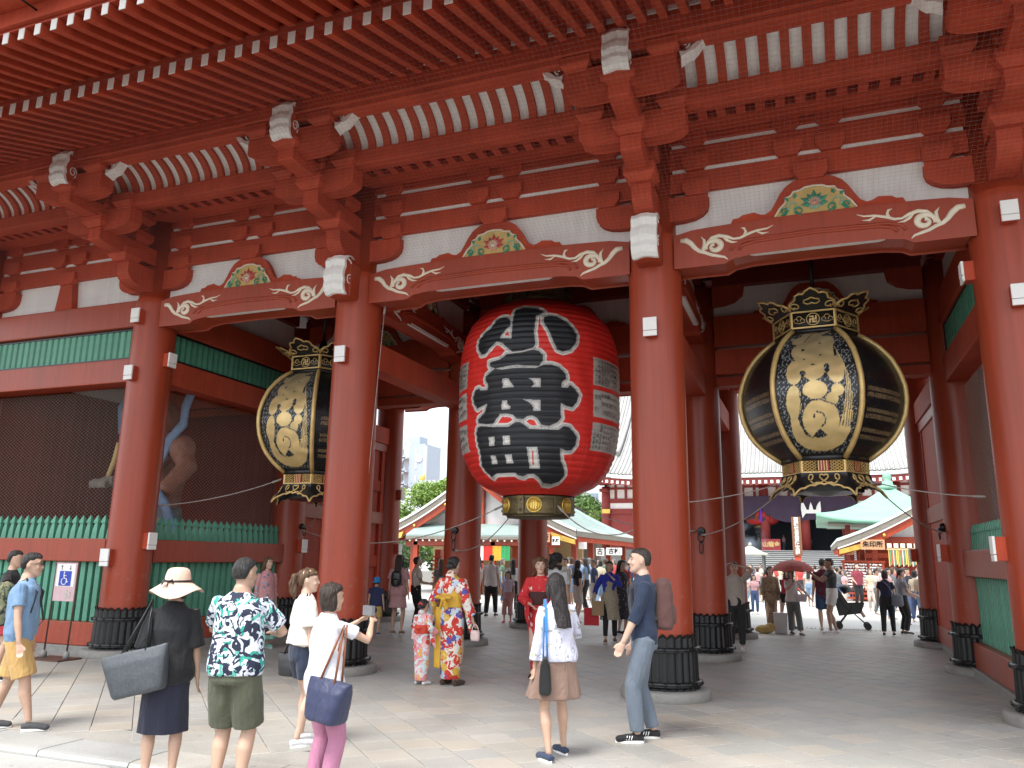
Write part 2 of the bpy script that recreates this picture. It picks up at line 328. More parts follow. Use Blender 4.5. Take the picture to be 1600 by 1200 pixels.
# ================================================================ THE GATE
XS={'F':-12.9,'A':-8.77,'B':-4.65,'C':0.0,'D':4.12,'E':8.25}
YR=(0.0,4.2,8.4)
gate=empty('temple_gate',(-2.32,4.2,0),'huge vermilion temple gate with white rafter tips, bracket sets and open bays','gate')
CR=.357
def shoe_mesh():
    b=MB(); n=144; lobes=24; rs=[]
    zs=[.12,.135,.16,.24,.26,.40,.56,.60,.66,.70,.74]
    for z in zs:
        ring=[]
        for j in range(n):
            t=2*PI*j/n; ph=(j%6)/6.0; lob=abs(math.sin(PI*(ph)))
            r=.385+.022*(.30-z)*1.2+.020*lob
            if z<.155: r+=.012
            zz=z
            if z>.69: zz=z+(.055*lob if z>.73 else .02*lob)-(.03 if z>.73 else 0)
            if z>.73: r+=.018
            ring.append((r*math.cos(t),r*math.sin(t),zz))
        rs.append(ring)
    inner=[[(.355*math.cos(2*PI*j/n),.355*math.sin(2*PI*j/n),rs[-1][j][2]-.02) for j in range(n)]]
    b.rings(rs+inner,False,False)
    return b.mesh('column_shoe',M['bronze'])
def band_mesh():
    b=MB()
    for z0,z1,rr in ((.155,.215,.445),(.545,.605,.43)):
        b.lathe([(rr-.03,z0),(rr,z0+.008),(rr,z1-.008),(rr-.03,z1)],72,caps=False)
        b.lathe([(rr,z0+.004),(rr+.008,z0+.01),(rr,z0+.018)],72,caps=False)
        for k in range(18):
            t=2*PI*k/18; b.ball((rr*math.cos(t),rr*math.sin(t),(z0+z1)/2+.004),.021,8,6)
    return b.mesh('band',M['bronze'])
def plinth_mesh():
    b=MB(); b.lathe([(.545,-.05),(.545,.085),(.53,.105),(.50,.115),(.0,.118)],64,smooth=True); return b.mesh('plinth',M['stone'])
def column_mesh(top,neck):
    b=MB(); pr=[(CR+.004,.11),(CR,.4),(CR,2.0),(CR-.002,4.0),(CR-.006,5.80),(CR-.012,5.90),(CR-.030,5.935)]
    if neck: pr+=[(.315,5.94),(.312,top)]
    else: pr+=[(CR-.02,top)]
    b.lathe(pr,64); return b.mesh('column',M['red'])
SH,BD,PL=shoe_mesh(),band_mesh(),plinth_mesh(); CM=column_mesh(7.4,True); CM2=column_mesh(6.55,False)
def light_box(parent,x,y,z,ang,h=.235,w=.165):
    """slim box lamp: red back box with a two-piece white cover, facing direction ang"""
    Mx=Matrix.Translation((x,y,z))@Matrix.Rotation(ang,4,'Z')
    b=MB(); b.box(-w/2,w/2,.0,.12,-h/2,h/2,Mx); b.cur=1
    b.box(-w/2-.006,w/2+.006,.121,.15,-h/2+.07,h/2+.006,Mx); b.box(-w/2-.006,w/2+.006,.121,.146,-h/2-.006,-h/2+.064,Mx)
    return b.build('light_box',[M['redb'],M['white']],parent,bevel=.004)
COLS={}
for ri,y in enumerate(YR):
    for k,x in XS.items():
        c=inst(CM if ri!=1 else CM2,'column',gate,(x,y,0)); COLS[k,ri]=c
        for me,n in ((SH,'metal_shoe'),(BD,'studded_band'),(PL,'stone_plinth')): inst(me,n,c,(x,y,0))
for k in 'ABCD': light_box(COLS[k,0],XS[k],-.33,4.56,PI)
for k in 'AD': light_box(COLS[k,0],XS[k],-.33,5.56,PI)
light_box(COLS['A',0],XS['A']-.02,-.33,1.53,PI,.26); light_box(COLS['A',0],XS['A']+.33,0,4.84,-PI/2); light_box(COLS['A',0],XS['A']+.33,0,1.8,-PI/2,.26)
light_box(COLS['D',0],XS['D']-.33,0,5.02,PI/2); light_box(COLS['D',0],XS['D']-.33,0,1.8,PI/2,.26)
light_box(COLS['D',1],XS['D']-.33,4.2,1.8,PI/2,.26); light_box(COLS['D',2],XS['D']-.33,8.4,1.8,PI/2,.26)
light_box(COLS['A',1],XS['A']+.33,4.2,1.8,-PI/2,.26); light_box(COLS['A',2],XS['A']+.33,8.4,1.8,-PI/2,.26); light_box(COLS['A',2],XS['A']+.33,8.4,3.2,-PI/2,.26)
# iron rope hooks on the columns
for k,ri,z,dx in (('B',1,2.12,.0),('C',1,2.12,.0),('D',1,2.2,-.37),('A',1,2.2,.37)):
    b=MB(); x,y=XS[k],YR[ri]; yy=y-(.36 if dx==0 else 0); xx=x+dx
    if dx==0: b.tube([(xx,yy+.02,z),(xx,yy-.05,z)],[.075,.055],16); b.tube([(xx+.05*math.sin(t),yy-.06,z-.1-.09*math.cos(t)) for t in np.linspace(0,2*PI,13)],.012,6); b.tube([(xx+.035*math.sin(t),yy-.06,z-.28-.10*math.cos(t)) for t in np.linspace(0,2*PI,13)],.010,6)
    else: b.tube([(xx-.02*(dx>0)+.02*(dx<0),y,z),(xx+.05*np.sign(dx),y,z)],[.075,.055],16); b.tube([(xx+.06*np.sign(dx),y+.05*math.sin(t),z-.1-.09*math.cos(t)) for t in np.linspace(0,2*PI,13)],.012,6)
    b.build('rope_hook',M['bronze'],COLS[k,ri])
# ------------------------------------------------ beams between front columns (wall plane)
bays=[('F','A'),('A','B'),('B','C'),('C','D'),('D','E')]
def scroll_pts(s):
    """cream vine scroll, local (u right, v up), for the left end; returns list of (pts, radii)"""
    sp=[]; 
    n=26
    curl=[(.50+.115*(1-.72*t)*math.cos(R(200-470*t)),.245+.115*(1-.72*t)*math.sin(R(200-470*t))) for t in np.linspace(0,1,n)]
    sp.append((curl,[.018+.018*math.sin(PI*min(1,t*1.2)) +(.010 if t>.93 else 0) for t in np.linspace(0,1,n)]))
    main=[(.06,.40),(.14,.39),(.20,.33),(.25,.25),(.31,.19),(.38,.16),(.46,.11),(.55,.08),(.62,.055),(.66,.01)]
    sp.append((main,[.028,.036,.034,.028,.024,.022,.02,.018,.014,.004]))
    sp.append(([(.34,.18),(.37,.27),(.37,.36),(.33,.43)],[.02,.024,.018,.003]))
    sp.append(([(.40,.32),(.47,.39),(.56,.41),(.66,.38),(.74,.33),(.82,.33),(.92,.38),(1.04,.42),(1.16,.43),(1.24,.47)],[.010,.02,.024,.02,.014,.016,.018,.014,.010,.003]))
    sp.append(([(.60,.40),(.66,.32),(.72,.28),(.80,.27)],[.014,.018,.014,.003]))
    sp.append(([(.86,.34),(.90,.42),(.88,.48),(.84,.49)],[.010,.016,.014,.004]))
    sp.append(([(1.02,.41),(1.10,.36),(1.18,.37)],[.008,.014,.003]))
    return [([(u*s,v*1.0) for u,v in p],[r*1.0 for r in rr]) for p,rr in sp]
def rainbow_beam(x0,x1,y,z0,yt=.23,front=True,mat='red',cream=True,parent=gate,axis='x',lite='cream'):
    """curved tie beam; runs along x at depth y, or (axis 'y') along y at x"""
    L_=x1-x0; h=.47; mid=L_/2
    top=[(L_*t,z0+h-.035+.06*math.sin(PI*t)**.6 if 0<t<1 else z0+h-.06) for t in np.linspace(0,1,17)]
    bot=[(L_,z0),(L_-.62,z0+.0),(L_-.72,z0+.055),(L_-.95,z0+.085),(mid,z0+.095),(.95,z0+.085),(.72,z0+.055),(.62,z0),(0,z0)]
    poly=[p for p in top]+bot
    if axis=='x': T=Matrix.Translation((x0,y,0))
    else: T=Matrix.Translation((y,x0,0))@Matrix.Rotation(PI/2,4,'Z')
    b=MB(); b.prism(poly,'y',-yt,yt,T); o=b.build('rainbow_beam',M[mat],parent,bevel=.03)
    # shallow raised mouldings over the arch
    for sgn in ((-1,1) if axis=='y' else (-1,)):
        for dz,ins in ((.135,.80),(.165,.70)):
            pts=[(ins,z0+.10+dz*.25),(ins+.06,z0+.10+dz*.7),(ins+.2,z0+.10+dz*.93),(mid,z0+.115+dz),(L_-ins-.2,z0+.10+dz*.93),(L_-ins-.06,z0+.10+dz*.7),(L_-ins,z0+.10+dz*.25)]
            mb=MB(); mb.tube([T@Vector((u,sgn*(yt+.001),v)) for u,v in pts],.022,6); mb.build('moulding',M[mat],o)
        for fl in (0,1):
            mb=MB()
            for p,rr in scroll_pts(1.0):
                pp=[T@Vector(((L_-u if fl else u)*1.0,sgn*(yt+.004),z0+.012+v*.86)) for u,v in p]
                mb.tube(pp,[q_*1.12 for q_ in rr],8,flat=.5,up=tuple((T.to_3x3()@Vector((0,1,0)))))
            mb.build('vine_scroll',M[lite],o)
    mb=MB(); a=L_*.29; bb=L_-a; w_=.045
    mb.prism([(a-.07,-.165),(a,-.165-w_),(bb,-.165-w_),(bb+.07,-.165),(bb,-.165+w_),(a,-.165+w_)],'z',z0+.068,z0+.092,T); mb.build('white_strip',M['white'],o)
    return o
# flame-shaped frog leg strut with a carved lotus
def frog(xc,y,z,parent,flower='lotus',w=1.0,axis='x',hh=.50,sgn=-1):
    T=Matrix.Translation((xc,y,z)) if axis=='x' else Matrix.Translation((y,xc,z))@Matrix.Rotation(PI/2,4,'Z')
    f=sgn
    o_=[(-1.02,0),(-1.0,.045),(-.93,.05),(-.88,.085),(-.74,.10),(-.66,.06),(-.60,.05),(-.52,.10),(-.46,.20),(-.40,.31),(-.33,.40),(-.24,.46),(-.20,.475)]
    i_=[(-.47,0),(-.41,.10),(-.34,.17),(-.33,.235),(-.27,.255),(-.24,.305),(-.16,.315),(-.10,.345),(0,.355)]
    sc=w
    outer=[(u*sc,v) for u,v in o_]+[(-u*sc,v) for u,v in reversed(o_)]
    inner=[(u*sc,v) for u,v in i_]+[(-u*sc,v) for u,v in reversed(i_[:-1])]
    b=MB(); b.prism(outer,'y',f*.0,f*.10,T)
    fr=b.build('frog_leg_strut',M['redb'],parent,bevel=.012)
    b=MB(); b.prism(inner,'y',f*.101,f*.108,T); b.build('ochre_panel',M['yellow'],fr)
    b=MB(); b.tube([T@Vector((u*1.03,f*.112,v*1.03+.004)) for u,v in inner],.014,6); b.build('cream_edging',M['cream'],fr)
    # petals
    cz=.125
    def petal(mb,ang,L0,w0,c=(0,cz),lift=.02):
        d=Vector((math.cos(ang),0,math.sin(ang))); n_=Vector((-d.z,0,d.x)); c3=Vector((c[0]*sc,f*.115,c[1]))
        pts=[c3,c3+d*L0*.45+n_*w0,c3+d*L0,c3+d*L0*.45-n_*w0]; tip=c3+d*L0*.5+Vector((0,f*lift*1.6,0))
        vs=[T@p for p in pts]+[T@tip]; mb.add(vs,[(0,1,4),(1,2,4),(2,3,4),(3,0,4)],False)
    fl=MB(); fl.cur=0
    for a in range(0,181,30): petal(fl,R(a),.19 if a%60==30 else .165,.045)
    fl.cur=1
    for a in range(15,181,30): petal(fl,R(a),.12,.034,lift=.035)
    for a in (-150,-120,-90,-60,-30): petal(fl,R(a),.09,.03)
    fl.cur=2; fl.ball(T@Vector((0,f*.135,cz)),(.038,.02,.03),10,6)
    for a in range(-60,241,30):
        d=(math.cos(R(a)),math.sin(R(a))); fl.tube([T@Vector((d[0]*.03,f*.15,cz+d[1]*.03)),T@Vector((d[0]*.075,f*.158,cz+d[1]*.075))],.006,4)
    cols={'lotus':[M['lotus'],M['pink'],M['cream']],'green':[M['teal'],M['tealb'],M['pink']]}[flower]
    fl.build('lotus_flower',cols,fr)
    lf=MB()
    for s in (-1,1):
        for (cx,cz2,r0,a0,a1,m_) in ((.27,.115,.055,-60,250,1),(.20,.05,.045,20,300,0),(.36,.06,.04,-20,200,0)):
            lf.cur=m_; lf.tube([T@Vector((s*sc*(cx+r0*math.cos(R(a))),f*.122,cz2+r0*math.sin(R(a)))) for a in np.linspace(a0,a1,11)],[.014-.009*k/10 for k in range(11)],6)
        lf.cur=0
        for (cx,cz2,a) in ((.30,.20,40),(.33,.03,-10),(.20,.03,250),(.26,.045,200),(.38,.035,150),(.24,.22,110)):
            petal(lf,R(a) if s>0 else R(180-a),.085,.026,(s*cx,cz2))
    lf.build('vine_leaves',[M['teal'],M['tealb']],fr)
    return fr
RB={}
for a,b_ in bays[1:4]:
    RB[a]=rainbow_beam(XS[a]+.33,XS[b_]-.33,0,5.42)
    xm=(XS[a]+XS[b_])/2; frog(xm+.02,-.10,5.945,gate,'green' if a=='C' else 'lotus',1.0 if a!='A' else .95)
for a,b_ in (bays[0],bays[4]):
    for z0,z1 in ((5.46,5.94),(4.47,4.89)):
        b=MB(); b.box(XS[a]+.3,XS[b_]-.3,-.2,.2,z0,z1); b.build('tie_beam',M['red'],gate,bevel=.015)
    # white struts between tie beam and first wall beam
    xm=(XS[a]+XS[b_])/2
    for xo in (xm-.0,):
        b=MB(); b.prism([(xo-.20,5.95),(xo-.13,6.47),(xo+.13,6.47),(xo+.20,5.95)],'y',-.19,-.06); b.build('strut',M['redb'],gate,bevel=.01)
# plaster wall panels behind the brackets
for a,b_ in bays:
    b=MB(); b.box(XS[a]+.2,XS[b_]-.2,-.06,.05,5.90,7.75); b.build('plaster_panel',M['plaster'],gate)
    for z0 in (6.785,7.155):
        b=MB(); b.box(XS[a]+.3,XS[b_]-.3,-.145,-.0601,z0,z0+.065); b.build('plaster_strip',M['plaster'],gate)
# long wall beams with narrow plaster slits between
for z0,z1 in ((6.50,6.79),(6.845,7.16),(7.215,7.52)):
    for a,b_ in bays:
        b=MB(); b.box(XS[a]+.24,XS[b_]-.24,-.16,-.061,z0,z1); b.build('wall_beam',M['redb'],gate,bevel=.01)
def block_mb(b,xc,y0,y1,zb,zt,hw,neck=.055,flare=.06,yflare=True):
    """bearing block: square top, curved bevel to a narrower foot"""
    h=zt-zb; zn=zb+h*.42
    prof=[(0,zb,flare),(0,zb+h*.10,flare*.95),(0,zb+h*.22,flare*.55),(0,zn-.01,flare*.12),(0,zn,0),(0,zt,0)]
    rs=[]
    for _,z,k in prof:
        ky=k if yflare else 0
        rs.append([(xc-hw+k,y0+ky,z),(xc+hw-k,y0+ky,z),(xc+hw-k,y1-ky,z),(xc-hw+k,y1-ky,z)])
    b.rings(rs,True,False)
BW={}
def wall_block(x,z0,z1,hw=.18,y0=-.235,y1=-.10):
    key=(round(z1-z0,3),hw,y0)
    if key not in BW:
        b=MB(); block_mb(b,0,y0,y1,z0-z0,z1-z0,hw,yflare=False); BW[key]=b.mesh('bearing_block',M['redb'])
    inst(BW[key],'bearing_block',gate,(x,0,z0),bevel=.006)
def boat(x0,x1,zt,zb,zend,rad=.25,n=6):
    """boat shaped arm outline (u,z)"""
    pts=[(x0,zt),(x0,zend)]
    pts+=[(x0+rad*(1-math.cos(R(90*i/n))),zend-(zend-zb)*math.sin(R(90*i/n))) for i in range(1,n+1)]
    pts+=[(x1-rad*(1-math.cos(R(90*i/n))),zend-(zend-zb)*math.sin(R(90*i/n))) for i in range(n,0,-1)]
    pts+=[(x1,zend),(x1,zt)]
    return pts
cols_x=[XS[k] for k in 'FABCDE']
for i,x in enumerate(cols_x):
    for s in (-1,1):
        if (i==0 and s<0) or (i==5 and s>0): continue
        b=MB(); b.prism([(x+s*.25,6.42),(x+s*.76,6.42),(x+s*.76,6.30),(x+s*.74,6.22),(x+s*.68,6.16),(x+s*.58,6.115),(x+s*.45,6.095),(x+s*.25,6.09)],'y',-.19,-.061); b.build('wall_arm',M['redb'],gate,bevel=.01)
        for z0,z1 in ((6.42,6.63),(6.79,7.01),(7.16,7.37)): wall_block(x+s*.61,z0,z1)
for a,b_ in bays:
    xm=(XS[a]+XS[b_])/2
    for s in (-1,1):
        for z0,z1 in ((6.79,7.01),(7.16,7.37)): wall_block(xm+s*.26,z0,z1)
    wall_block(xm,6.42,6.65,.21)
# ------------------------------------------------ projecting bracket sets at each front column
def arm_y(x,y0,y1,zt,zb,zend,hw=.13,rad=.42,name='bracket_arm',parent=None):
    n=8
    pts=[(y0,zt),(y1,zt),(y1,zend)]+[(y1+(rad)*(1-math.cos(R(90*i/n))),zend-(zend-zb)*math.sin(R(90*i/n))) for i in range(1,n+1)]+[(y0,zb)]
    b=MB(); b.prism(pts,'x',x-hw,x+hw); return b.build(name,M['redb'],parent,bevel=.01)
def nose_mesh(big=True):
    """white wavy scroll nose, front faces -y, built round x=0; y=0 at its back"""
    b=MB(); w=.15
    # side profile (y,z): wavy front
    fr=[(-.02,.30),(-.10,.33),(-.20,.30),(-.265,.22),(-.25,.12),(-.285,.05),(-.30,-.03),(-.27,-.10),(-.285,-.17),(-.255,-.25),(-.20,-.30)]
    rs=[]
    nx=8
    for y,z in fr:
        row=[]
        for j in range(nx+1):
            u=-1+2*j/nx; rid=.028*(1-abs(u))-.012*math.cos(3*PI*u)
            row.append((u*w*1.12,y-rid,z+.02*(1-abs(u))))
        rs.append(row)
    b.rings(rs,False,False,closed=False)
    bk=[[(p[0],min(p[1]+.055,0.0),p[2]) for p in row] for row in rs]
    b.rings([list(reversed(r)) for r in bk],False,False,closed=False)
    for side in (0,nx):
        b.rings([[r[side] for r in rs],[r[side] for r in bk]],False,False,closed=False)
    b.rings([rs[0],bk[0]],False,False,closed=False); b.rings([rs[-1],bk[-1]],False,False,closed=False)
    # red core
    b.cur=1; b.prism([(0,.27),(-.10,.29),(-.19,.26),(-.22,.16),(-.21,.10),(-.24,.0),(-.23,-.14),(-.22,-.24),(-.17,-.29),(0,-.29)],'x',-w,w)
    b.cur=0
    for s in (-1,1):
        b.tube([(s*(w+.004),-.10+.085*(1-.75*t)*math.cos(R(-60+520*t)),-.05+.105*(1-.75*t)*math.sin(R(-60+520*t))) for t in np.linspace(0,1,22)],[.013-.006*k/21 for k in range(22)],6)
        b.tube([(s*(w+.004),-.17,.27),(s*(w+.004),-.09,.245),(s*(w+.004),-.05,.17),(s*(w+.004),-.01,.06)],[.010,.013,.010,.005],6)
    return b.mesh('scroll_nose',[M['white'],M['redb']])
NM=nose_mesh()
def curl_tip(x,s,y,z,parent):
    """white pointed tail with a small curl, reaching out along +-x"""
    b=MB(); n=10
    rs=[]
    for i in range(n+1):
        t=i/n; u=x+s*(.0+.50*t); zz=z+.30*t-.03*math.sin(2*PI*t); hh=.055*(1-.25*t)*(1 if i<n else .3); dd=.09*(1-.55*t)*(1 if i<n else .3)
        wv=.015*math.cos(6*PI*t)
        rs.append([(u,y+.09,zz-hh-wv),(u+s*.02,y-dd,zz-hh*.5-wv),(u,y-dd*.8,zz+hh*.6+wv),(u,y+.09,zz+hh)])
    b.rings(rs,True,False)
    cx,cz=x+s*.07,z+.17
    b.tube([(cx-s*.055*(1-.7*t)*math.cos(R(90+430*t)),y-.03,cz+.075*(1-.7*t)*math.sin(R(-100+430*t))) for t in np.linspace(0,1,18)],[.016-.008*k/17 for k in range(18)],6)
    b.build('curled_tip',M['white'],parent,bevel=.0)
for i,x in enumerate(cols_x):
    br=MB(); br.box(x-.18,x+.18,-.45,-.2,6.02,6.06)
    if i in (2,3):
        inst(NM,'scroll_nose',gate,(x,-.47,5.72))
        b=MB(); b.box(x-.17,x+.17,-.56,-.2,5.42,5.99); b.build('nose_beam_end',M['red'],gate,bevel=.03)
    # tier 1
    a1=arm_y(x,-.2,-.84,6.40,6.02,6.24)
    b=MB(); block_mb(b,x,-1.0,-.62,6.38,6.60,.205); b.build('bearing_block',M['redb'],gate,bevel=.008)
    a1.parent=gate; a1.location=(-ORG[gate.name][0],-ORG[gate.name][1],0)
    # tier 2
    a2=arm_y(x,-.2,-1.46,6.76,6.50,6.56,rad=.50)
    b=MB(); b.prism([(-.9,6.60),(-1.0,6.42),(-.78,6.42),(-.6,6.60)],'x',x-.128,x+.128)
    a2.parent=gate; a2.location=(-ORG[gate.name][0],-ORG[gate.name][1],0)
    b=MB(); block_mb(b,x,-1.56,-1.17,6.74,6.94,.205); b.build('bearing_block',M['redb'],gate,bevel=.008)
    # long arm on tier 2
    b=MB(); b.prism(boat(x-.66,x+.66,7.04,6.70,6.82,.34),'y',-1.42,-1.18); b.build('cross_arm',M['redb'],gate,bevel=.01)
    for s in (-1,0,1):
        b=MB(); block_mb(b,x+s*.51,-1.50,-1.12,7.02,7.255,.185); b.build('bearing_block',M['redb'],gate,bevel=.008)
    # tier 3
    a3=arm_y(x,-1.2,-2.08,7.10,6.90,6.92,rad=.50)
    a3.parent=gate; a3.location=(-ORG[gate.name][0],-ORG[gate.name][1],0)
    b=MB(); block_mb(b,x,-2.16,-1.78,7.08,7.20,.205); b.build('bearing_block',M['redb'],gate,bevel=.008)
    b=MB(); b.prism(boat(x-.67,x+.67,7.36,7.02,7.12,.34),'y',-2.05,-1.80); b.build('cross_arm',M['redb'],gate,bevel=.01)
    for s in (-1,1):
        b=MB(); block_mb(b,x+s*.52,-2.13,-1.74,7.34,7.52,.185); b.build('bearing_block',M['redb'],gate,bevel=.008)
        curl_tip(x+s*.70,s,-1.93,7.33,gate)
    inst(NM,'scroll_nose',gate,(x,-2.02,7.42),scale=(.92,.85,.88))
    # side pockets of the small inner arms on the column neck
    for y0,z0,z1 in ((-.62,6.78,6.98),(-.62,7.12,7.34)):
        b=MB(); block_mb(b,x,y0-.19,y0+.19,z0,z1,.19); b.build('bearing_block',M['redb'],gate,bevel=.008)
# beam carried by tier 2, purlin on tier 3
b=MB(); b.box(-14.6,9.9,-1.40,-1.20,7.06,7.27); b.build('eaves_beam',M['redb'],gate,bevel=.012)
b=MB(); b.box(-15.6,10.9,-2.15,-1.80,7.53,7.83); b.build('purlin',M['redb'],gate,bevel=.012)
b=MB(); b.box(-15.6,10.9,-2.10,-1.85,7.47,7.53); b.build('purlin_moulding',M['redb'],gate,bevel=.01)
# flat lattice soffit between wall and eaves beam
for y0,y1 in ((-1.19,-.70),(-.50,-.17)):
    b=MB(); b.box(-12.9,8.3,y0,y1,7.33,7.41); b.build('soffit_bar',M['redb'],gate)
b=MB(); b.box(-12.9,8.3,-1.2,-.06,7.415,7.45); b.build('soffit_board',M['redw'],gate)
me=None
for k in range(0,88):
    x=-12.8+.2425*k
    if me is None: bb=MB(); bb.box(-.06,.06,-.699,-.501,7.332,7.408); me=bb.mesh('soffit_cross_bar',M['redd'])
    inst(me,'soffit_cross_bar',gate,(x,0,0))
# cove ribs (white coved ceiling)
def cove(t): # t 0..1 from eaves beam up to purlin
    y=-1.385-.40*(t**1.9*(1.45-.45*t)); z=7.27+.33*(1-(1-t)**1.5)
    return y,z
rb=MB(); pts=[cove(t) for t in np.linspace(0,1,9)]
inn=[]
for i,(y,z) in enumerate(pts):
    y0,z0=pts[max(i-1,0)]; y1,z1=pts[min(i+1,8)]; d=Vector((y1-y0,z1-z0)).normalized(); n_=Vector((d.y,-d.x))
    inn.append((y-n_.x*(-.075),z-n_.y*(-.075)))
rb.prism([(y-.0,z) for y,z in pts]+[(y,z) for y,z in reversed(inn)],'x',-.052,.052); RIB=rb.mesh('cove_rib',M['redb'])
bb=MB(); 
outp=[cove(t) for t in np.linspace(0,1,9)]
for k in range(96):
    x=-14.4+.2425*k
    inst(RIB,'cove_rib',gate,(x,0.0,0))
off=.055
wp=[(y+off,z+off*.5) for y,z in outp]
bb.prism([(a,b2) for a,b2 in wp]+[(a+.02,b2+.01) for a,b2 in reversed(wp)],'x',-14.5,9.9); bb.build('cove_panel',M['plaster'],gate)
b=MB(); b.box(-14.6,9.9,-1.79,-1.2,7.64,7.67); b.build('cove_top_board',M['redw'],gate)
# ------------------------------------------------ rafters
SL=(7.83-7.20)/1.80
def raf(y0,z0,y1,z1,h,w,curve=0.0,n=6):
    """rafter side profile from wall end (y0) to tip (y1), bottom z given; slight sag"""
    bot=[(y0+(y1-y0)*t,z0+(z1-z0)*t-curve*math.sin(PI*t)) for t in np.linspace(0,1,n)]
    b=MB(); b.prism(bot+[(y,z+h) for y,z in reversed(bot)],'x',-w/2,w/2)
    return b
r1=raf(-.05,8.45,-3.82,7.195,.155,.095,.02); R1=r1.mesh('rafter',M['redb'])
r2=raf(-3.0,7.70,-5.0,7.085,.135,.085,.03); R2=r2.mesh('flying_rafter',M['redb'])
t=MB(); t.box(-.0475,.0475,-3.829,-3.821,7.197,7.348); T1=t.mesh('rafter_tip',M['white'])
t=MB(); t.box(-.0425,.0425,-5.009,-5.001,7.087,7.218); T2=t.mesh('rafter_tip',M['white'])
wb=MB(); wb.box(-.073,.073,-2.16,-2.12,7.832,8.02); WBM=wb.mesh('rafter_infill',M['plaster'])
for k in range(96):
    x=-15.2+.2425*k
    o=inst(R1,'rafter',gate,(x,0,0)); inst(T1,'rafter_tip',o,(x,0,0))
    inst(WBM,'rafter_infill',gate,(x+.12125,0,0))
    if x<1.0:
        o=inst(R2,'flying_rafter',gate,(x,0,0)); inst(T2,'rafter_tip',o,(x,0,0))
    else:
        o=inst(R2,'flying_rafter',gate,(x,0,0))
# boards above rafters
def sheet(name,y0,z0,y1,z1,th,mat,x0=-15.5,x1=8.4,cv=.02,n=6):
    b=MB(); bot=[(y0+(y1-y0)*t,z0+(z1-z0)*t-cv*math.sin(PI*t)) for t in np.linspace(0,1,n)]
    b.prism(bot+[(y,z+th) for y,z in reversed(bot)],'x',x0,x1); return b.build(name,M[mat],gate)
sheet('soffit_boarding',-.05,8.607,-3.80,7.352,.03,'redd')
sheet('outer_soffit_boarding',-3.0,7.838,-5.0,7.222,.03,'redd',cv=.03)
b=MB(); b.box(-15.5,8.4,-3.80,-3.62,7.385,7.50); b.build('rafter_fascia',M['redb'],gate,bevel=.008)
b=MB(); b.box(-15.5,8.4,-5.06,-4.90,7.255,7.44); b.build('eave_fascia',M['redb'],gate,bevel=.01)
b=MB(); b.prism([(-4.95,7.44),(-5.45,7.43),(-5.47,7.52),(-4.95,7.62)],'x',-15.7,8.4); b.build('eave_board',M['redb'],gate,bevel=.01)
# roof body over the eaves (keeps the sky out)
b=MB(); b.prism([(-5.46,7.53),(-5.46,7.66),(0,9.6),(8.4,9.6),(12.6,7.9),(12.6,7.75),(8.6,8.9),(-.05,8.9),(-3.4,7.95),(-4.95,7.63)],'x',-15.9,8.4); b.build('roof_slope',P('grey_roof_tiles',(.16,.17,.18),rough=.5),gate)
# hanging rods seen at the eave corner
for x in (-6.35,-5.72):
    b=MB(); b.tube([(x,-5.03,7.34),(x-.03,-5.55,7.36)],.012,6); b.build('hanging_rod',M['bronze'],gate)
# bird net stretched under the rafters
b=MB(); A0=Vector((0,-3.93,7.33)); A1=Vector((0,-.42,5.96)); 
def strip(p,q,w=.0007):
    d=(q-p).normalized(); u=d.orthogonal().normalized()*w; v=d.cross(u).normalized()*w
    b.add([p+u,p-u*.5+v*.87,p-u*.5-v*.87,q+u,q-u*.5+v*.87,q-u*.5-v*.87],[(0,1,4,3),(1,2,5,4),(2,0,3,5)])
for i in range(0,66):
    p=A0.lerp(A1,i/65); strip(Vector((-13,p.y,p.z)),Vector((4.6,p.y,p.z)))
for i in range(0,300):
    x=-13+i*.0587; strip(Vector((x,A0.y,A0.z)),Vector((x,A1.y,A1.z)))
b.build('bird_net',M['net'],gate,kind='stuff')
# ------------------------------------------------ inside the gate
def bm(name,x0,x1,y0,y1,z0,z1,mat='redb',bv=.012,parent=gate):
    b=MB(); b.box(x0,x1,y0,y1,z0,z1); return b.build(name,M[mat],parent,bevel=bv)
for k in 'ABCD':
    x=XS[k]
    for y0,y1 in ((.33,3.87),(4.53,8.07)):
        bm('tie_beam',x-.17,x+.17,y0,y1,4.50,4.93)
        if k in 'BC': 
            rainbow_beam(y0,y1,x,5.45,.2,axis='y',lite='white',mat='redb')
            frog((y0+y1)/2,x+.02,5.95,gate,'lotus',.85,axis='y',sgn=-1); frog((y0+y1)/2,x-.02,5.95,gate,'lotus',.85,axis='y',sgn=1)
            b=MB(); b.box(x-.03,x+.03,y0,y1,5.95,6.56); b.build('plaster_panel',M['plaster'],gate)
        else: bm('tie_beam',x-.17,x+.17,y0,y1,5.46,5.98); b=MB(); b.box(x-.03,x+.03,y0,y1,5.98,6.56); b.build('plaster_panel',M['plaster'],gate)
        b=MB(); b.box(x-.15,x+.15,y0,y1,6.57,6.9); b.build('tie_beam',M['redw'],gate)
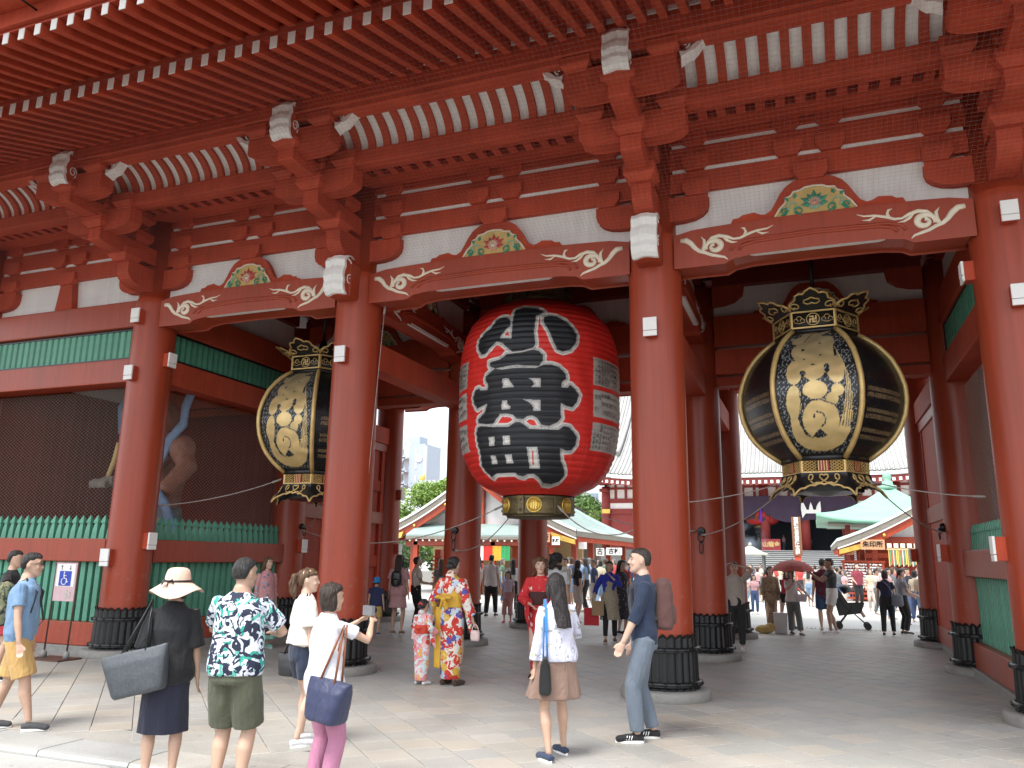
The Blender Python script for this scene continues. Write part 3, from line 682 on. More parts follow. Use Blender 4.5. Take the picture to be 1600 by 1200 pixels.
for a,b_ in bays:
    x0,x1=XS[a]+.33,XS[b_]-.33; xm=(x0+x1)/2
    bm('tie_beam',x0,x1,4.02,4.38,4.90,5.36); bm('lintel',x0,x1,4.06,4.34,4.70,4.86)
    bm('tie_beam',x0,x1,4.0,4.4,5.42,5.99)
    b=MB(); b.box(x0,x1,4.16,4.24,5.99,6.56); b.build('plaster_panel',M['plaster'],gate)
    bm('tie_beam',x0,x1,4.0,4.4,6.565,6.9,'redw')
    frog(xm,4.15,5.99,gate,'lotus',1.0)
    for s,xx in ((1,x0),(-1,x1)):
        b=MB(); b.prism([(xx,6.56),(xx+s*.55,6.56),(xx+s*.52,6.38),(xx+s*.38,6.27),(xx+s*.2,6.22),(xx,6.2)],'y',4.03,4.155); b.build('wall_arm',M['redb'],gate,bevel=.01)
    bm('tie_beam',x0,x1,8.2,8.6,4.55,4.95) if a in 'FD' else rainbow_beam(x0,x1,8.4,5.5,mat='redb')
    bm('tie_beam',x0,x1,8.25,8.55,6.0,6.6,'redw')
# lotus boss on column neck inside
# coffered ceiling
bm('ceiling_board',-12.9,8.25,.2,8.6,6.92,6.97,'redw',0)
for i in range(13):
    y=.5+i*.66; bm('ceiling_bar',-8.8,4.2,y-.04,y+.04,6.84,6.92,'redw',0)
for i in range(26):
    x=-8.6+i*.5; bm('ceiling_bar',x-.04,x+.04,.3,8.5,6.845,6.915,'redw',0)
# ------------------------------------------------ niche walls (side bays)
def lattice(x0,x1,y,z0,z1,n,axis='x',sd=1):
    T=Matrix.Translation((0,y,0)) if axis=='x' else Matrix.Translation((y,0,0))@Matrix.Rotation(PI/2,4,'Z')
    if axis=='y': T=Matrix.Translation((y,0,0))@Matrix(((0,1,0,0),(1,0,0,0),(0,0,1,0),(0,0,0,1)))
    b=MB(); 
    for a,c in ((z0,z0+.035),(z1-.035,z1)): b.box(x0,x1,-.06,.06,a,c,T)
    b.box(x0,x0+.04,-.06,.06,z0,z1,T); b.box(x1-.04,x1,-.06,.06,z0,z1,T)
    fr=b.build('lattice_frame',M['black'],gate)
    b=MB(); b.box(x0,x1,min(.05*sd,.07*sd),max(.05*sd,.07*sd),z0,z1,T); b.build('lattice_backing',M['black'],gate)
    p=(x1-x0-.1)/n; bb=MB(); hw=p*.38
    bb.prism([(-hw,-.05*sd),(hw*.55,-.05*sd),(hw,-.02*sd),(hw,.03*sd),(-hw,.03*sd)],'z',z0+.037,z1-.037,Matrix(((0,1,0,0),(1,0,0,0),(0,0,1,0),(0,0,0,1))) if axis=='y' else None); me=bb.mesh('baluster',M['green'])
    for i in range(n):
        u=x0+.05+p*(i+.5); inst(me,'baluster',gate,(u,y,0) if axis=='x' else (y,u,0))
lattice(XS['F']+.33,XS['A']-.33,-.06,4.90,5.45,23)
lattice(.33,3.87,XS['A']+.06,4.94,5.45,24,'y',-1)
lattice(.33,3.87,XS['D']-.06,4.94,5.45,24,'y')
def niche_fence(u0,u1,at,axis,label):
    """rail, pickets with pointed heads above, flat slats below, sill"""
    S=Matrix(((0,1,0,0),(1,0,0,0),(0,0,1,0),(0,0,0,1)))
    T=Matrix.Translation((0,at,0)) if axis=='x' else Matrix.Translation((at,0,0))@S
    TS=None if axis=='x' else S
    root=empty('picket_fence',((u0+u1)/2,at,0) if axis=='x' else (at,(u0+u1)/2,0),label,'fence','green picket fences round the guardian niches')
    b=MB(); b.box(u0,u1,-.17,.17,1.455,1.83,T); b.build('rail',M['red'],root,bevel=.012)
    b=MB(); b.box(u0,u1,-.15,.15,.13,.495,T); b.build('sill_beam',M['red'],root,bevel=.012)
    b=MB(); b.box(u0,u1,-.2,.2,-.02,.128,T); b.build('stone_curb',M['stone'],root,bevel=.01)
    n=int((u1-u0)/.163); p=(u1-u0)/n
    bb=MB(); w=.048
    rs=[]
    for z,k in ((1.83,1.25),(1.98,1.0),(2.06,.72),(2.085,.62),(2.09,.95),(2.115,1.0),(2.15,.78),(2.19,.4),(2.225,.05)):
        rs.append([(-w*k,-w*k*.8,z),(w*k,-w*k*.8,z),(w*k,w*k*.8,z),(-w*k,w*k*.8,z)])
    if TS: rs=[[tuple(TS@Vector(q)) for q in r] for r in rs]
    bb.rings(rs,True,False); me=bb.mesh('picket',M['green'])
    b2=MB(); b2.box(-.052,.052,-.03,.03,.495,1.455,TS); me2=b2.mesh('slat',M['green'])
    for i in range(n):
        u=u0+p*(i+.5)
        inst(me,'picket',root,(u,at,0) if axis=='x' else (at,u,0)); inst(me2,'slat',root,(u,at,0) if axis=='x' else (at,u,0),bevel=.006)
    return root
niche_fence(XS['F']+.34,XS['A']-.34,-.02,'x','green picket fence on red rail closing the front of the left niche')
niche_fence(.34,3.86,XS['A']+.02,'y','green picket fence on red rail along the passage side of the left niche')
niche_fence(.34,3.86,XS['D']-.02,'y','green picket fence on red rail at the right edge of the passage')
# hexagonal wire mesh screens
def hexmesh(u0,u1,z0,z1,at,axis,pw=.046):
    b=MB(); S=(lambda u,v,z:(u,v,z)) if axis=='x' else (lambda u,v,z:(v,u,z))
    n=int((u1-u0)/pw); ph=pw*1.35; m=int((z1-z0)/ph); r=.0024
    for i in range(n):
        u=u0+pw*(i+.5); pts=[]
        sgn=1 if i%2 else -1
        for k in range(m*2):
            zz=z0+ph*k/2; off=sgn*(1 if k%2 else -1)*pw*.40
            pts.append((u+off,zz)); pts.append((u+off,zz+ph*.22))
        vs=[]; fs=[]
        for (a,z) in pts: vs+= [S(a-r,at-r,z),S(a+r,at-r,z),S(a,at+r,z)]
        for k in range(len(pts)-1):
            q=3*k; fs+=[(q,q+1,q+4,q+3),(q+1,q+2,q+5,q+4),(q+2,q,q+3,q+5)]
        b.add(vs,fs)
    o=b.build('wire_mesh',M['wire'],gate,kind='stuff'); return o
hexmesh(XS['F']+.33,XS['A']-.33,1.83,4.47,.08,'x')
hexmesh(.33,3.87,1.83,4.5,XS['A']-.08,'y')
hexmesh(.33,3.87,1.83,4.5,XS['D']+.08,'y')
# niche back walls: red boards, pale plaster above
def board_wall(u0,u1,at,axis,z0,z1,n,s=1):
    S=Matrix(((0,1,0,0),(1,0,0,0),(0,0,1,0),(0,0,0,1)))
    T=None if axis=='x' else S
    p=(u1-u0)/n; bb=MB(); bb.box(-p/2+.006,p/2-.006,-.02,.02,z0,z1,T); me=bb.mesh('wall_board',M['redw'])
    for i in range(n): inst(me,'wall_board',gate,(u0+p*(i+.5),at,0) if axis=='x' else (at,u0+p*(i+.5),0),bevel=.005)
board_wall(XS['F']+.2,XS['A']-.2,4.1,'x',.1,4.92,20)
b=MB(); b.box(XS['F'],XS['A'],4.13,4.15,.1,5.5); b.cur=0; b.build('plaster_wall',M['plaster'],gate)
board_wall(.3,4.0,XS['F']+.1,'y',.1,4.92,18)
b=MB(); b.box(XS['F']-.1,XS['F']+.05,0,8.4,.1,6.6); b.build('plaster_wall',M['plaster'],gate)
b=MB(); b.box(XS['F'],XS['A'],.1,4.1,5.47,5.5); b.build('niche_ceiling',M['plaster'],gate)
board_wall(.3,4.0,XS['D']+2.2,'y',.1,5.5,18)
b=MB(); b.box(XS['D']+.3,XS['E'],4.1,4.15,.1,5.5); b.build('plaster_wall',M['redw'],gate)
# closed panelled walls between middle and back columns, left and right passages
def panel_wall(x,face):
    root=gate
    bm('panel_frame',x-.1,x+.1,4.53,8.07,.0,.14,'stone'); 
    for z0,z1 in ((.14,.46),(2.42,2.72),(4.3,4.5)): bm('panel_rail',x-.13,x+.13,4.53,8.07,z0,z1,'red')
    for y in ((4.66,5.55,5.82,6.9,7.95) if face>0 else (4.66,7.95)): bm('panel_stile',x-.11,x+.11,y-.08,y+.08,.46,4.3,'redb')
    b=MB(); b.box(x-(.04 if face>0 else .09),x+(.04 if face>0 else .09),4.55,8.05,.4,4.4); b.build('panel_boards',M['redd'],gate)
    for z in ((1.35,3.25) if face>0 else ()): bm('panel_rail',x-.09,x+.09,5.9,7.9,z,z+.28,'redb')
panel_wall(XS['A'],1); panel_wall(XS['D'],-1)
# ================================================================ THE GREAT RED PAPER LANTERN
LETTERS={"black":[[[-90.8,5.452],[-85.1,5.486],[-72.9,5.461],[-68.1,5.385],[-74.3,5.325],[-74.7,5.197],[-75.4,5.036],[-74.6,4.897],[-74.4,4.821],[-75.9,4.776],[-82.2,4.734],[-89.4,4.727],[-93.2,4.799],[-97.3,4.889],[-101.9,4.924],[-104.8,4.877],[-110.9,4.751],[-114.5,4.748],[-118.6,4.872],[-118.6,4.995],[-115.6,5.071],[-108.0,5.183],[-105.9,5.289],[-101.3,5.33],[-97.0,5.319],[-93.4,5.266],[-92.4,5.177],[-98.0,5.039],[-99.8,4.961],[-90.4,4.928],[-90.5,5.091],[-90.9,5.298]],[[-68.2,5.286],[-63.5,5.32],[-58.8,5.307],[-52.9,5.241],[-48.0,5.125],[-45.3,5.026],[-46.5,4.884],[-50.5,4.772],[-55.7,4.728],[-59.2,4.756],[-62.0,4.886],[-64.7,5.057],[-68.3,5.198]],[[-93.8,4.686],[-82.1,4.701],[-75.2,4.735],[-71.7,4.713],[-69.0,4.647],[-69.3,4.564],[-71.7,4.489],[-81.9,4.501],[-85.8,4.517],[-102.2,4.489],[-105.7,4.525],[-106.3,4.586],[-104.1,4.596],[-98.4,4.613],[-95.3,4.648]],[[-102.2,4.473],[-96.5,4.442],[-85.4,4.453],[-73.7,4.44],[-68.3,4.498],[-63.5,4.502],[-58.6,4.466],[-54.4,4.384],[-53.6,4.303],[-56.5,4.25],[-57.2,4.152],[-52.2,4.152],[-50.7,4.203],[-47.0,4.138],[-44.7,4.062],[-46.2,3.946],[-49.1,3.869],[-53.5,3.885],[-57.5,3.935],[-57.3,3.77],[-56.9,3.695],[-59.0,3.63],[-64.5,3.571],[-69.6,3.584],[-72.1,3.677],[-75.5,3.724],[-78.9,3.717],[-81.7,3.671],[-85.9,3.681],[-88.8,3.747],[-93.2,3.768],[-98.2,3.768],[-100.7,3.692],[-103.6,3.626],[-109.0,3.629],[-115.9,3.661],[-116.4,3.711],[-110.7,3.794],[-108.2,3.901],[-108.2,3.949],[-112.0,3.932],[-117.2,3.889],[-120.5,3.982],[-121.8,4.086],[-119.0,4.185],[-116.3,4.201],[-114.6,4.162],[-107.7,4.149],[-107.5,4.256],[-109.9,4.313],[-109.1,4.377]],[[-117.2,3.584],[-113.9,3.6],[-103.0,3.561],[-91.8,3.553],[-86.6,3.619],[-83.8,3.617],[-80.3,3.561],[-77.6,3.514],[-67.9,3.503],[-58.1,3.507],[-54.6,3.565],[-50.9,3.554],[-47.7,3.489],[-45.1,3.431],[-45.4,3.306],[-48.0,3.227],[-51.8,3.215],[-56.3,3.247],[-56.1,3.158],[-54.6,3.055],[-51.6,2.969],[-49.0,2.868],[-51.4,2.778],[-58.3,2.74],[-66.9,2.75],[-71.0,2.827],[-75.4,2.877],[-80.7,2.87],[-84.6,2.841],[-89.1,2.857],[-91.3,2.895],[-108.5,2.899],[-116.8,2.847],[-121.2,2.96],[-122.0,3.023],[-120.0,3.113],[-118.1,3.234],[-119.2,3.379],[-119.3,3.525]]],"holes":[[[-96.4,4.31],[-91.8,4.302],[-90.3,4.251],[-87.7,4.158],[-95.9,4.162]],[[-78.7,4.296],[-70.2,4.294],[-70.3,4.149],[-76.3,4.149],[-74.6,4.197],[-75.6,4.254]],[[-96.5,3.961],[-92.4,3.962],[-93.1,3.916],[-90.2,3.864],[-90.9,3.825],[-97.0,3.826]],[[-81.7,3.967],[-70.5,3.949],[-70.4,3.791],[-74.8,3.791],[-75.5,3.87],[-78.2,3.926]],[[-108.4,3.429],[-103.0,3.428],[-103.5,3.295],[-108.1,3.295]],[[-96.2,3.426],[-91.0,3.421],[-91.0,3.292],[-96.2,3.294]],[[-109.0,3.15],[-104.2,3.144],[-104.6,3.023],[-109.8,3.021]],[[-96.5,3.151],[-91.2,3.147],[-90.9,3.027],[-96.6,3.023]],[[-79.7,3.253],[-72.3,3.253],[-70.1,2.944],[-78.2,2.943]]],"red":[[[-76.2,3.201],[-75.2,3.201],[-74.8,3.001],[-75.9,3.001]],[[-96.3,3.717],[-90.2,3.701],[-92.1,3.64],[-98.3,3.633]],[[-78.9,3.638],[-74.4,3.645],[-72.7,3.575],[-75.5,3.567]],[[-93.7,5.072],[-92.1,4.988],[-95.7,4.997]]]}
def pip(px,py,poly):
    """points in polygon + distance to its outline"""
    poly=np.array(poly,float); n=len(poly); ins=np.zeros(px.shape,bool); dm=np.full(px.shape,1e9)
    for i in range(n):
        x1,y1=poly[i]; x2,y2=poly[(i+1)%n]
        c=((y1>py)!=(y2>py)); xi=(x2-x1)*(py-y1)/((y2-y1) if abs(y2-y1)>1e-12 else 1e-12)+x1
        ins^=c&(px<xi)
        dx,dy=x2-x1,y2-y1; t=np.clip(((px-x1)*dx+(py-y1)*dy)/(dx*dx+dy*dy+1e-12),0,1)
        dm=np.minimum(dm,np.hypot(px-x1-t*dx,py-y1-t*dy))
    return ins,dm
LX,LY=-2.37,2.1
PZ=np.array([2.60,2.68,2.76,2.85,3.0,3.28,3.6,4.0,4.5,4.95,5.2,5.42,5.6,5.70,5.78,5.82])
PR=np.array([.56,.72,.93,1.02,1.13,1.26,1.31,1.335,1.335,1.315,1.26,1.16,1.0,.85,.65,.56])
def smooth_interp(x,X,Y):
    k=np.interp(x,X,Y); k2=np.interp(x-.04,X,Y); k3=np.interp(x+.04,X,Y); return (k+k2+k3)/3
NRIB=34
def lrad(z):
    ph=(z-2.60)/(5.82-2.60)*NRIB; fr=ph-np.floor(ph)
    return smooth_interp(z,PZ,PR)+.016*np.sin(PI*fr)**.7-.006
lant=empty('paper_lantern',(LX,LY,2.26),'giant red paper lantern with three black painted characters hanging in the centre bay','lantern')
NT,NZ=760,NRIB*12
th=np.linspace(0,2*PI,NT,endpoint=False); zz=np.linspace(2.602,5.818,NZ+1)
TH,ZZ=np.meshgrid(th,zz); RR=lrad(ZZ)
wob=1+.0035*np.sin(9*TH)*np.sin(ZZ*7)+.003*np.sin(23*TH+ZZ*3); RRw=RR*wob
V=np.stack([RRw*np.cos(TH),RRw*np.sin(TH),ZZ-2.26],-1).reshape(-1,3)
idx=np.arange((NZ+1)*NT).reshape(NZ+1,NT); a=idx[:-1,:]; b_=np.roll(idx,-1,1)[:-1,:]; c=np.roll(idx,-1,1)[1:,:]; d=idx[1:,:]
F=np.stack([a,b_,c,d],-1).reshape(-1,4)
me=bpy.data.meshes.new('lantern_body'); me.from_pydata(V.tolist(),[],F.tolist()); me.polygons.foreach_set('use_smooth',[True]*len(F))
K=23.3   # metres per radian at the belly -> scale degrees to metres
deg=np.degrees(TH); deg=np.where(deg>100,deg-360,deg); mdeg=1.335*PI/180
px,py=deg*mdeg,ZZ
def sc_(p): return [(q[0]*mdeg,q[1]) for q in p]
blk=np.zeros(TH.shape,bool); dmin=np.full(TH.shape,9.)
for p in LETTERS['black']:
    i,dd=pip(px,py,sc_(p)); blk|=i; dmin=np.minimum(dmin,dd)
hole=np.zeros(TH.shape,bool); dh=np.full(TH.shape,9.)
for p in LETTERS['holes']:
    i,dd=pip(px,py,sc_(p)); hole|=i; dh=np.minimum(dh,dd)
rd=np.zeros(TH.shape,bool)
for p in LETTERS['red']:
    i,dd=pip(px,py,sc_(p)); rd|=i
dist=np.where(blk,-dmin,dmin)
RED=np.array([.74,.03,.022]); BLK=np.array([.016,.018,.022]); WHT=np.array([.74,.72,.68]); GRY=np.array([.36,.36,.35])
def band(d,a,b,s=.006): return np.clip((d-a)/s+.5,0,1)*np.clip((b-d)/s+.5,0,1)
col=np.broadcast_to(RED,TH.shape+(3,)).copy()
def over(col,mask,c): return col*(1-mask[...,None])+np.array(c)*mask[...,None]
col=over(col,np.clip((.062-dist)/.007+.5,0,1),WHT)
sp=(np.sin(px*160+py*90)*np.sin(py*170-px*60)>.1)
col=over(col,band(dist,.010,.040)*np.where(sp,.95,.45),GRY)
col=over(col,band(dist,-.004,.008),BLK*2.2)
dots=((np.floor(px/.055)+np.floor(py/.055))%2==0)&(np.hypot(px/.055-np.floor(px/.055)-.5,py/.055-np.floor(py/.055)-.5)<.16)
col=over(col,band(dist,.016,.036)*dots,BLK)
col=over(col,np.clip((-dist)/.007+.5,0,1)*(~hole),BLK)
col=over(col,hole*1.0,WHT); col=over(col,band(dh,.0,.028)*hole*np.where(sp,.9,.4),GRY); col=over(col,rd*1.0,RED)
# side name panels: pale strips with rows of brush characters
dirt=.5+.5*np.sin(px*3.1+np.sin(py*5)); 
for s0 in (0,1):
    for z0,z1,sk in ((4.259,4.704,0),(3.762,4.188,0),(3.25,3.675,0)):
        cen=(deg+32.4) if s0==0 else (-130.9-deg)
        dd=np.minimum(np.minimum(cen*mdeg,(60-cen)*mdeg),np.minimum(ZZ-z0,z1-ZZ)); col=over(col,np.clip(dd/.008+.5,0,1)*(cen>-2)*(cen<62),[.50,.48,.44])
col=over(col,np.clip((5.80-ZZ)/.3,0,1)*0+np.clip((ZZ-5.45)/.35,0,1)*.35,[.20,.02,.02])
seam=(np.abs(((deg+90)%12.0)-6)<.22)&(ZZ<3.4)&(dist>.06); col=over(col,seam*.35,[.75,.20,.15])
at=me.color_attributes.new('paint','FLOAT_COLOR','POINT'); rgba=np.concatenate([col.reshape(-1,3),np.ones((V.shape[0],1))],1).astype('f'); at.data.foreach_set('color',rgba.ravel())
def attr_mat(name,rough=.5,nv=.12,metal=False,bump=.05):
    m=P(name,(.5,.5,.5),rough=rough,var=nv,scale=5,bump=bump,bscale=50); N=m.node_tree.nodes; L=m.node_tree.links
    at=N.new('ShaderNodeAttribute'); at.attribute_name='paint'; h=[n for n in N if n.type=='HUE_SAT'][0]; L.new(at.outputs['Color'],h.inputs['Color'])
    if metal:
        mm=N.new('ShaderNodeMath'); mm.operation='MULTIPLY'; mm.inputs[1].default_value=.35; L.new(at.outputs['Alpha'],mm.inputs[0]); L.new(mm.outputs[0],N['Principled BSDF'].inputs['Metallic'])
    return m
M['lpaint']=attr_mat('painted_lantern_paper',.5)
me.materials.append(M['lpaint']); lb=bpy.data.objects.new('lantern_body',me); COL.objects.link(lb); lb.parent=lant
# brush lettering of the name panels, wrapped round the paper
def wrap_text(txt,size,ang,z,bold=.0,parent=lant,mat=None,name='small_lettering',squash=.9):
    m=text_mesh(txt,size,0,bold); vs=[]
    for v in m.vertices:
        a=R(ang)+v.co.x*squash/1.335; zc=z+v.co.y; r=float(lrad(np.array([zc]))[0])+.006; vs.append((r*math.cos(a),r*math.sin(a),zc-2.26))
    return vs,[tuple(p.vertices) for p in m.polygons],m
colsA=[('ノーベルファーマ',),('日本橋倉庫',),('日本橋はな屋',),('日本橋日月堂',),('日本西川産業',),('小舟町会有志',),('日本橋本町',),('日本橋室町',),('小網町有志',)]
colsB=[('志村',''),('塩村',''),('佐藤安',''),('伏木京',''),('関口英',''),('小田正',''),('黒川三',''),('大木弘',''),('大石仁','')]
b=MB()
def column(txt,ang,ztop,zbot,size):
    n=len(txt); st=(ztop-zbot)/n
    for i,ch in enumerate(txt):
        vs,fs,m=wrap_text(ch,size,ang,ztop-st*(i+.5),.0); b.add(vs,fs); bpy.data.meshes.remove(m)
for s0,base,dr in ((0,-32.4,1),(1,-130.9,-1)):
    for k in range(9 if s0==0 else 6):
        ang=base+dr*(2.3+k*3.2)
        column(colsA[k][0],ang,4.69,4.275,.076)
        t=colsB[k][0]; column(t,ang,4.17,3.78,.082)
        if s0==0 and k>2: column(colsA[(k*2)%9][0],ang,3.66,3.27,.06)
        elif s0==1: column(t,ang,3.66,3.27,.075)
    if s0==0:
        for k,t in enumerate(('行徳馬村','標和田','京花内堀')): column(t,base+2.0+k*3.1,3.52,3.27,.06)
        column('浅龍',base+8.4,3.66,3.54,.07)
b.build('small_lettering',M['black'],lant,local=True,kind='stuff')
# metal end caps
def cap(z0,z1,r,name,top=False):
    b=MB(); b.lathe([(r-.05,z0-2.26),(r,z0-2.26+.02),(r,z0-2.26+.05),(r-.012,z0-2.26+.07),(r-.012,z1-2.26-.07),(r,z1-2.26-.05),(r+.005,z1-2.26-.01),(r-.05,z1-2.26)],64)
    if not top:
        b.lathe([(r-.16,z0-2.26-.035),(r-.06,z0-2.26-.03),(r-.04,z0-2.26+.01)],64)
    c=b.build(name,M['brass'],lant,local=True)
    for k in range(6):
        a=R(-70+60*k-30); T=Matrix.Rotation(a,4,'Z')
        bb=MB(); bb.box(r-.03,r+.022,-.055,.055,z0-2.26+.01,z1-2.26-.01,T)
        for zc in (.25,.75):
            bb.ball(T@Vector((r+.022,0,z0-2.26+(z1-z0)*zc)),(.02,.02,.02),8,6)
        bb.build('clasp',M['brass'],c,local=True,bevel=.006)
        a=R(-70+60*k-60+45); T=Matrix.Rotation(R(-78+60*k),4,'Z')
        bb=MB(); n=28; zc=(z0+z1)/2-2.26; rr_=.125
        ring=lambda q,off:[T@Vector((math.sqrt(max(0,(r-.01+off)**2-(q*rr_*math.cos(2*PI*j/n))**2)),q*rr_*math.cos(2*PI*j/n),zc+q*rr_*math.sin(2*PI*j/n))) for j in range(n)]
        bb.rings([ring(1,0),ring(1,.022),ring(.86,.026),ring(.84,.014),ring(.3,.014)],True,True)
        for w_ in range(5):
            xx=-.075+.0375*w_; hh=.09*math.sqrt(max(.05,1-(xx/.105)**2)); bb.tube([T@Vector((r+.008,xx,zc-hh)),T@Vector((r+.012,xx+.012,zc)),T@Vector((r+.008,xx,zc+hh*.8))],.007,5)
        bb.build('crest_medallion',M['goldp'] if not top else M['brass'],c,local=True)
    return c
cap(2.285,2.60,.565,'lower_cap'); cap(5.82,6.14,.565,'upper_cap',True)
b=MB(); b.tube([(0,0,3.86),(0,0,4.62)],.05,10); b.build('hanging_chain',M['bronze'],lant,local=True)
# ================================================================ COPPER LANTERNS
def hexprof():  # widest just above the middle
    z=np.array([3.06,3.10,3.2,3.35,3.5,3.7,3.9,4.1,4.3,4.5,4.65,4.78,4.86,4.91]); r=np.array([.58,.64,.78,.93,1.03,1.11,1.145,1.14,1.09,1.0,.89,.76,.65,.57]); return z,r*.98
HZ,HR=hexprof(); ZB=2.54
def make_copper(loc,label,rz):
    root=empty('copper_lantern',(loc[0],loc[1],ZB),label,'lantern','black and gold copper lanterns in the side bays',rz)
    NU,NV=110,150
    u=np.linspace(0,1,NU+1); z=np.linspace(3.06,4.91,NV+1); U,Z=np.meshgrid(u,z)
    Rz=(np.interp(Z,HZ,HR)+np.interp(Z-.03,HZ,HR)+np.interp(Z+.03,HZ,HR))/3
    # crop coordinates of the painted figure
    v=(4.91-Z)/(4.91-3.06); cy=60+v*1040
    yk=np.array([60,90,200,300,450,600,700,800,900,1000,1090,1110]); xl=np.array([260,190,150,125,115,120,135,160,200,260,350,360]); xr=np.array([700,790,850,885,910,910,900,880,840,790,735,730])
    cxl=np.interp(cy,yk,xl); cxr=np.interp(cy,yk,xr); cx=cxl+((U-.03)/.94)*(cxr-cxl)
    ins=np.zeros(U.shape,bool); dn=np.full(U.shape,1e9)
    def E(cx0,cy0,rx,ry): return ((cx-cx0)/rx)**2+((cy-cy0)/ry)**2<1
    polyA=[(230,130),(260,155),(330,130),(350,110),(300,100),(480,85),(560,98),(705,78),(690,100),(600,115),(580,140),(700,145),(730,185),(708,240),(708,330),(700,470),(600,480),(560,520),(470,545),(400,500),(330,480),(270,380),(310,370),(255,300),(262,250),(310,215),(250,200)]
    polyT=[(250,780),(265,900),(300,980),(380,1030),(500,1058),(620,1050),(720,1010),(790,930),(840,780),(850,650),(830,500),(790,380),(710,230),(750,340),(785,450),(795,560),(780,680),(750,790),(700,890),(620,950),(540,970),(450,965),(390,940),(350,880),(320,800)]
    for p in (polyA,polyT): ins|=pip(cx,cy,p)[0]
    for e in ((300,460,80,100),(712,455,85,112),(500,610,118,75),(295,690,75,125),(540,830,170,148),(715,620,60,48),(660,685,58,48),(640,200,90,58)): ins|=E(*e)
    cut=np.zeros(U.shape,bool)
    cut|=pip(cx,cy,[(455,955),(520,895),(590,950),(520,968)])[0]
    for e in ((380,268,22,10),(565,213,13,9),(568,325,14,8),(398,352,11,8),(490,405,22,6),(385,475,30,26),(628,440,30,38),(480,808,9,18)): cut|=E(*e)
    def seg(p,wd):
        m=np.zeros(U.shape,bool)
        for (x1,y1),(x2,y2) in zip(p[:-1],p[1:]):
            dx,dy=x2-x1,y2-y1; t=np.clip(((cx-x1)*dx+(cy-y1)*dy)/(dx*dx+dy*dy),0,1); m|=np.hypot(cx-x1-t*dx,cy-y1-t*dy)<wd
        return m
    cut|=seg([(800,470),(790,700),(730,885)],4)|seg([(815,480),(808,720),(757,890)],4)|seg([(830,520),(822,740),(778,895)],4)|seg([(842,600),(838,760),(797,900)],4)
    cut|=seg([(485,90),(390,185)],5)|seg([(505,775),(560,790),(585,825),(575,865),(540,885)],6)|seg([(370,560),(372,780),(335,800)],5)|seg([(345,570),(360,700),(340,800)],4)|seg([(380,640),(470,690),(540,685),(690,735)],5)
    gold=ins&~cut
    # speckled ground: small pale flakes on black
    rs=np.random.RandomState(5); h=rs.rand(*U.shape); 
    flake=((np.sin(cx*.55+np.sin(cy*.33)*2)*np.sin(cy*.52+np.cos(cx*.41)*2)>.56))&(cy>110)&(cy<1070)
    edge=np.minimum(U,1-U); inner=edge>.04
    G=np.array([.74,.54,.24]); K_=np.array([.008,.009,.010]); FL=np.array([.34,.35,.36])
    colr=np.broadcast_to(K_,U.shape+(3,)).copy(); colr[flake&inner]=FL
    goldramp=np.clip((v-.05)/.35,0,1)[...,None]; gc=np.array([.42,.33,.20])*(1-goldramp)+G*goldramp  # figure gold grades from brown at the top to brighter gold below
    wear=(.5+.5*np.sin(cx*.02+np.sin(cy*.03)*2)*np.sin(cy*.025)); gc=gc*(.85+.25*wear[...,None]); colr=np.where(gold[...,None],gc,colr)
    al=np.where(gold,1.,0.)
    # plain text panels for the other faces
    colt=np.broadcast_to(K_,U.shape+(3,)).copy(); colt[(h>.90)&inner]=K_*6
    for z0 in (3.95,3.86,3.66,3.58,3.40,3.31):
        rowm=(np.abs(Z-z0)<.028)&(U>.12)&(U<.88)&((U*34+Z*9)%1>.3)&(h>.2); colt[rowm]=[.30,.21,.11]
    def mesh_panel(nm,cl,al):
        vs=[]
        X=(U-.5)*Rz; Y=-(Rz*math.sqrt(3)/2)-.035*np.sin(PI*U)*np.sin(PI*(Z-3.06)/1.85)
        V=np.stack([X,Y,Z-ZB],-1).reshape(-1,3); ix=np.arange(V.shape[0]).reshape(U.shape)
        F=np.stack([ix[:-1,:-1],ix[:-1,1:],ix[1:,1:],ix[1:,:-1]],-1).reshape(-1,4)
        me=bpy.data.meshes.new(nm); me.from_pydata(V.tolist(),[],F.tolist()); me.polygons.foreach_set('use_smooth',[True]*len(F))
        a=me.color_attributes.new('paint','FLOAT_COLOR','POINT'); a.data.foreach_set('color',np.concatenate([cl.reshape(-1,3),al.reshape(-1,1)],1).astype('f').ravel()); me.materials.append(M['cpaint']); return me
    pA=mesh_panel('figured_panel',colr,al); pB=mesh_panel('name_panel',colt,np.zeros(U.shape))
    def put(me,name,k,parent=root):
        o=bpy.data.objects.new(name,me); COL.objects.link(o); o.parent=parent; o.rotation_euler=(0,0,R(60*k)); return o
    for k in range(6): put(pA if k%3==0 else pB,'body_panel',k)
    rib=MB(); rib.tube([( -.5*float(np.interp(z_,HZ,HR))-.012, -float(np.interp(z_,HZ,HR))*math.sqrt(3)/2-.02, z_-ZB) for z_ in np.linspace(3.06,4.91,24)],.038,8)
    rm=rib.mesh('gold_rib',M['gold'])
    for k in range(6): put(rm,'gold_rib',k)
    b=MB(); b.lathe([(.60,3.02-ZB),(.62,3.08-ZB),(.56,3.12-ZB)],6,ph=0); b.build('body_rim',M['black'],root,local=True); b=MB(); b.lathe([(.54,4.86-ZB),(.60,4.90-ZB),(.585,4.95-ZB)],6); b.build('body_rim',M['black'],root,local=True)
    # upper collar faces with the emblem
    r=.60; s=r; yf=-r*math.sqrt(3)/2
    b=MB(); b.lathe([(r-.01,4.94-ZB),(r-.01,5.21-ZB)],6); uc=b.build('upper_collar',M['black'],root,local=True)
    f=MB(); z0,z1=4.945-ZB,5.205-ZB; w=.022
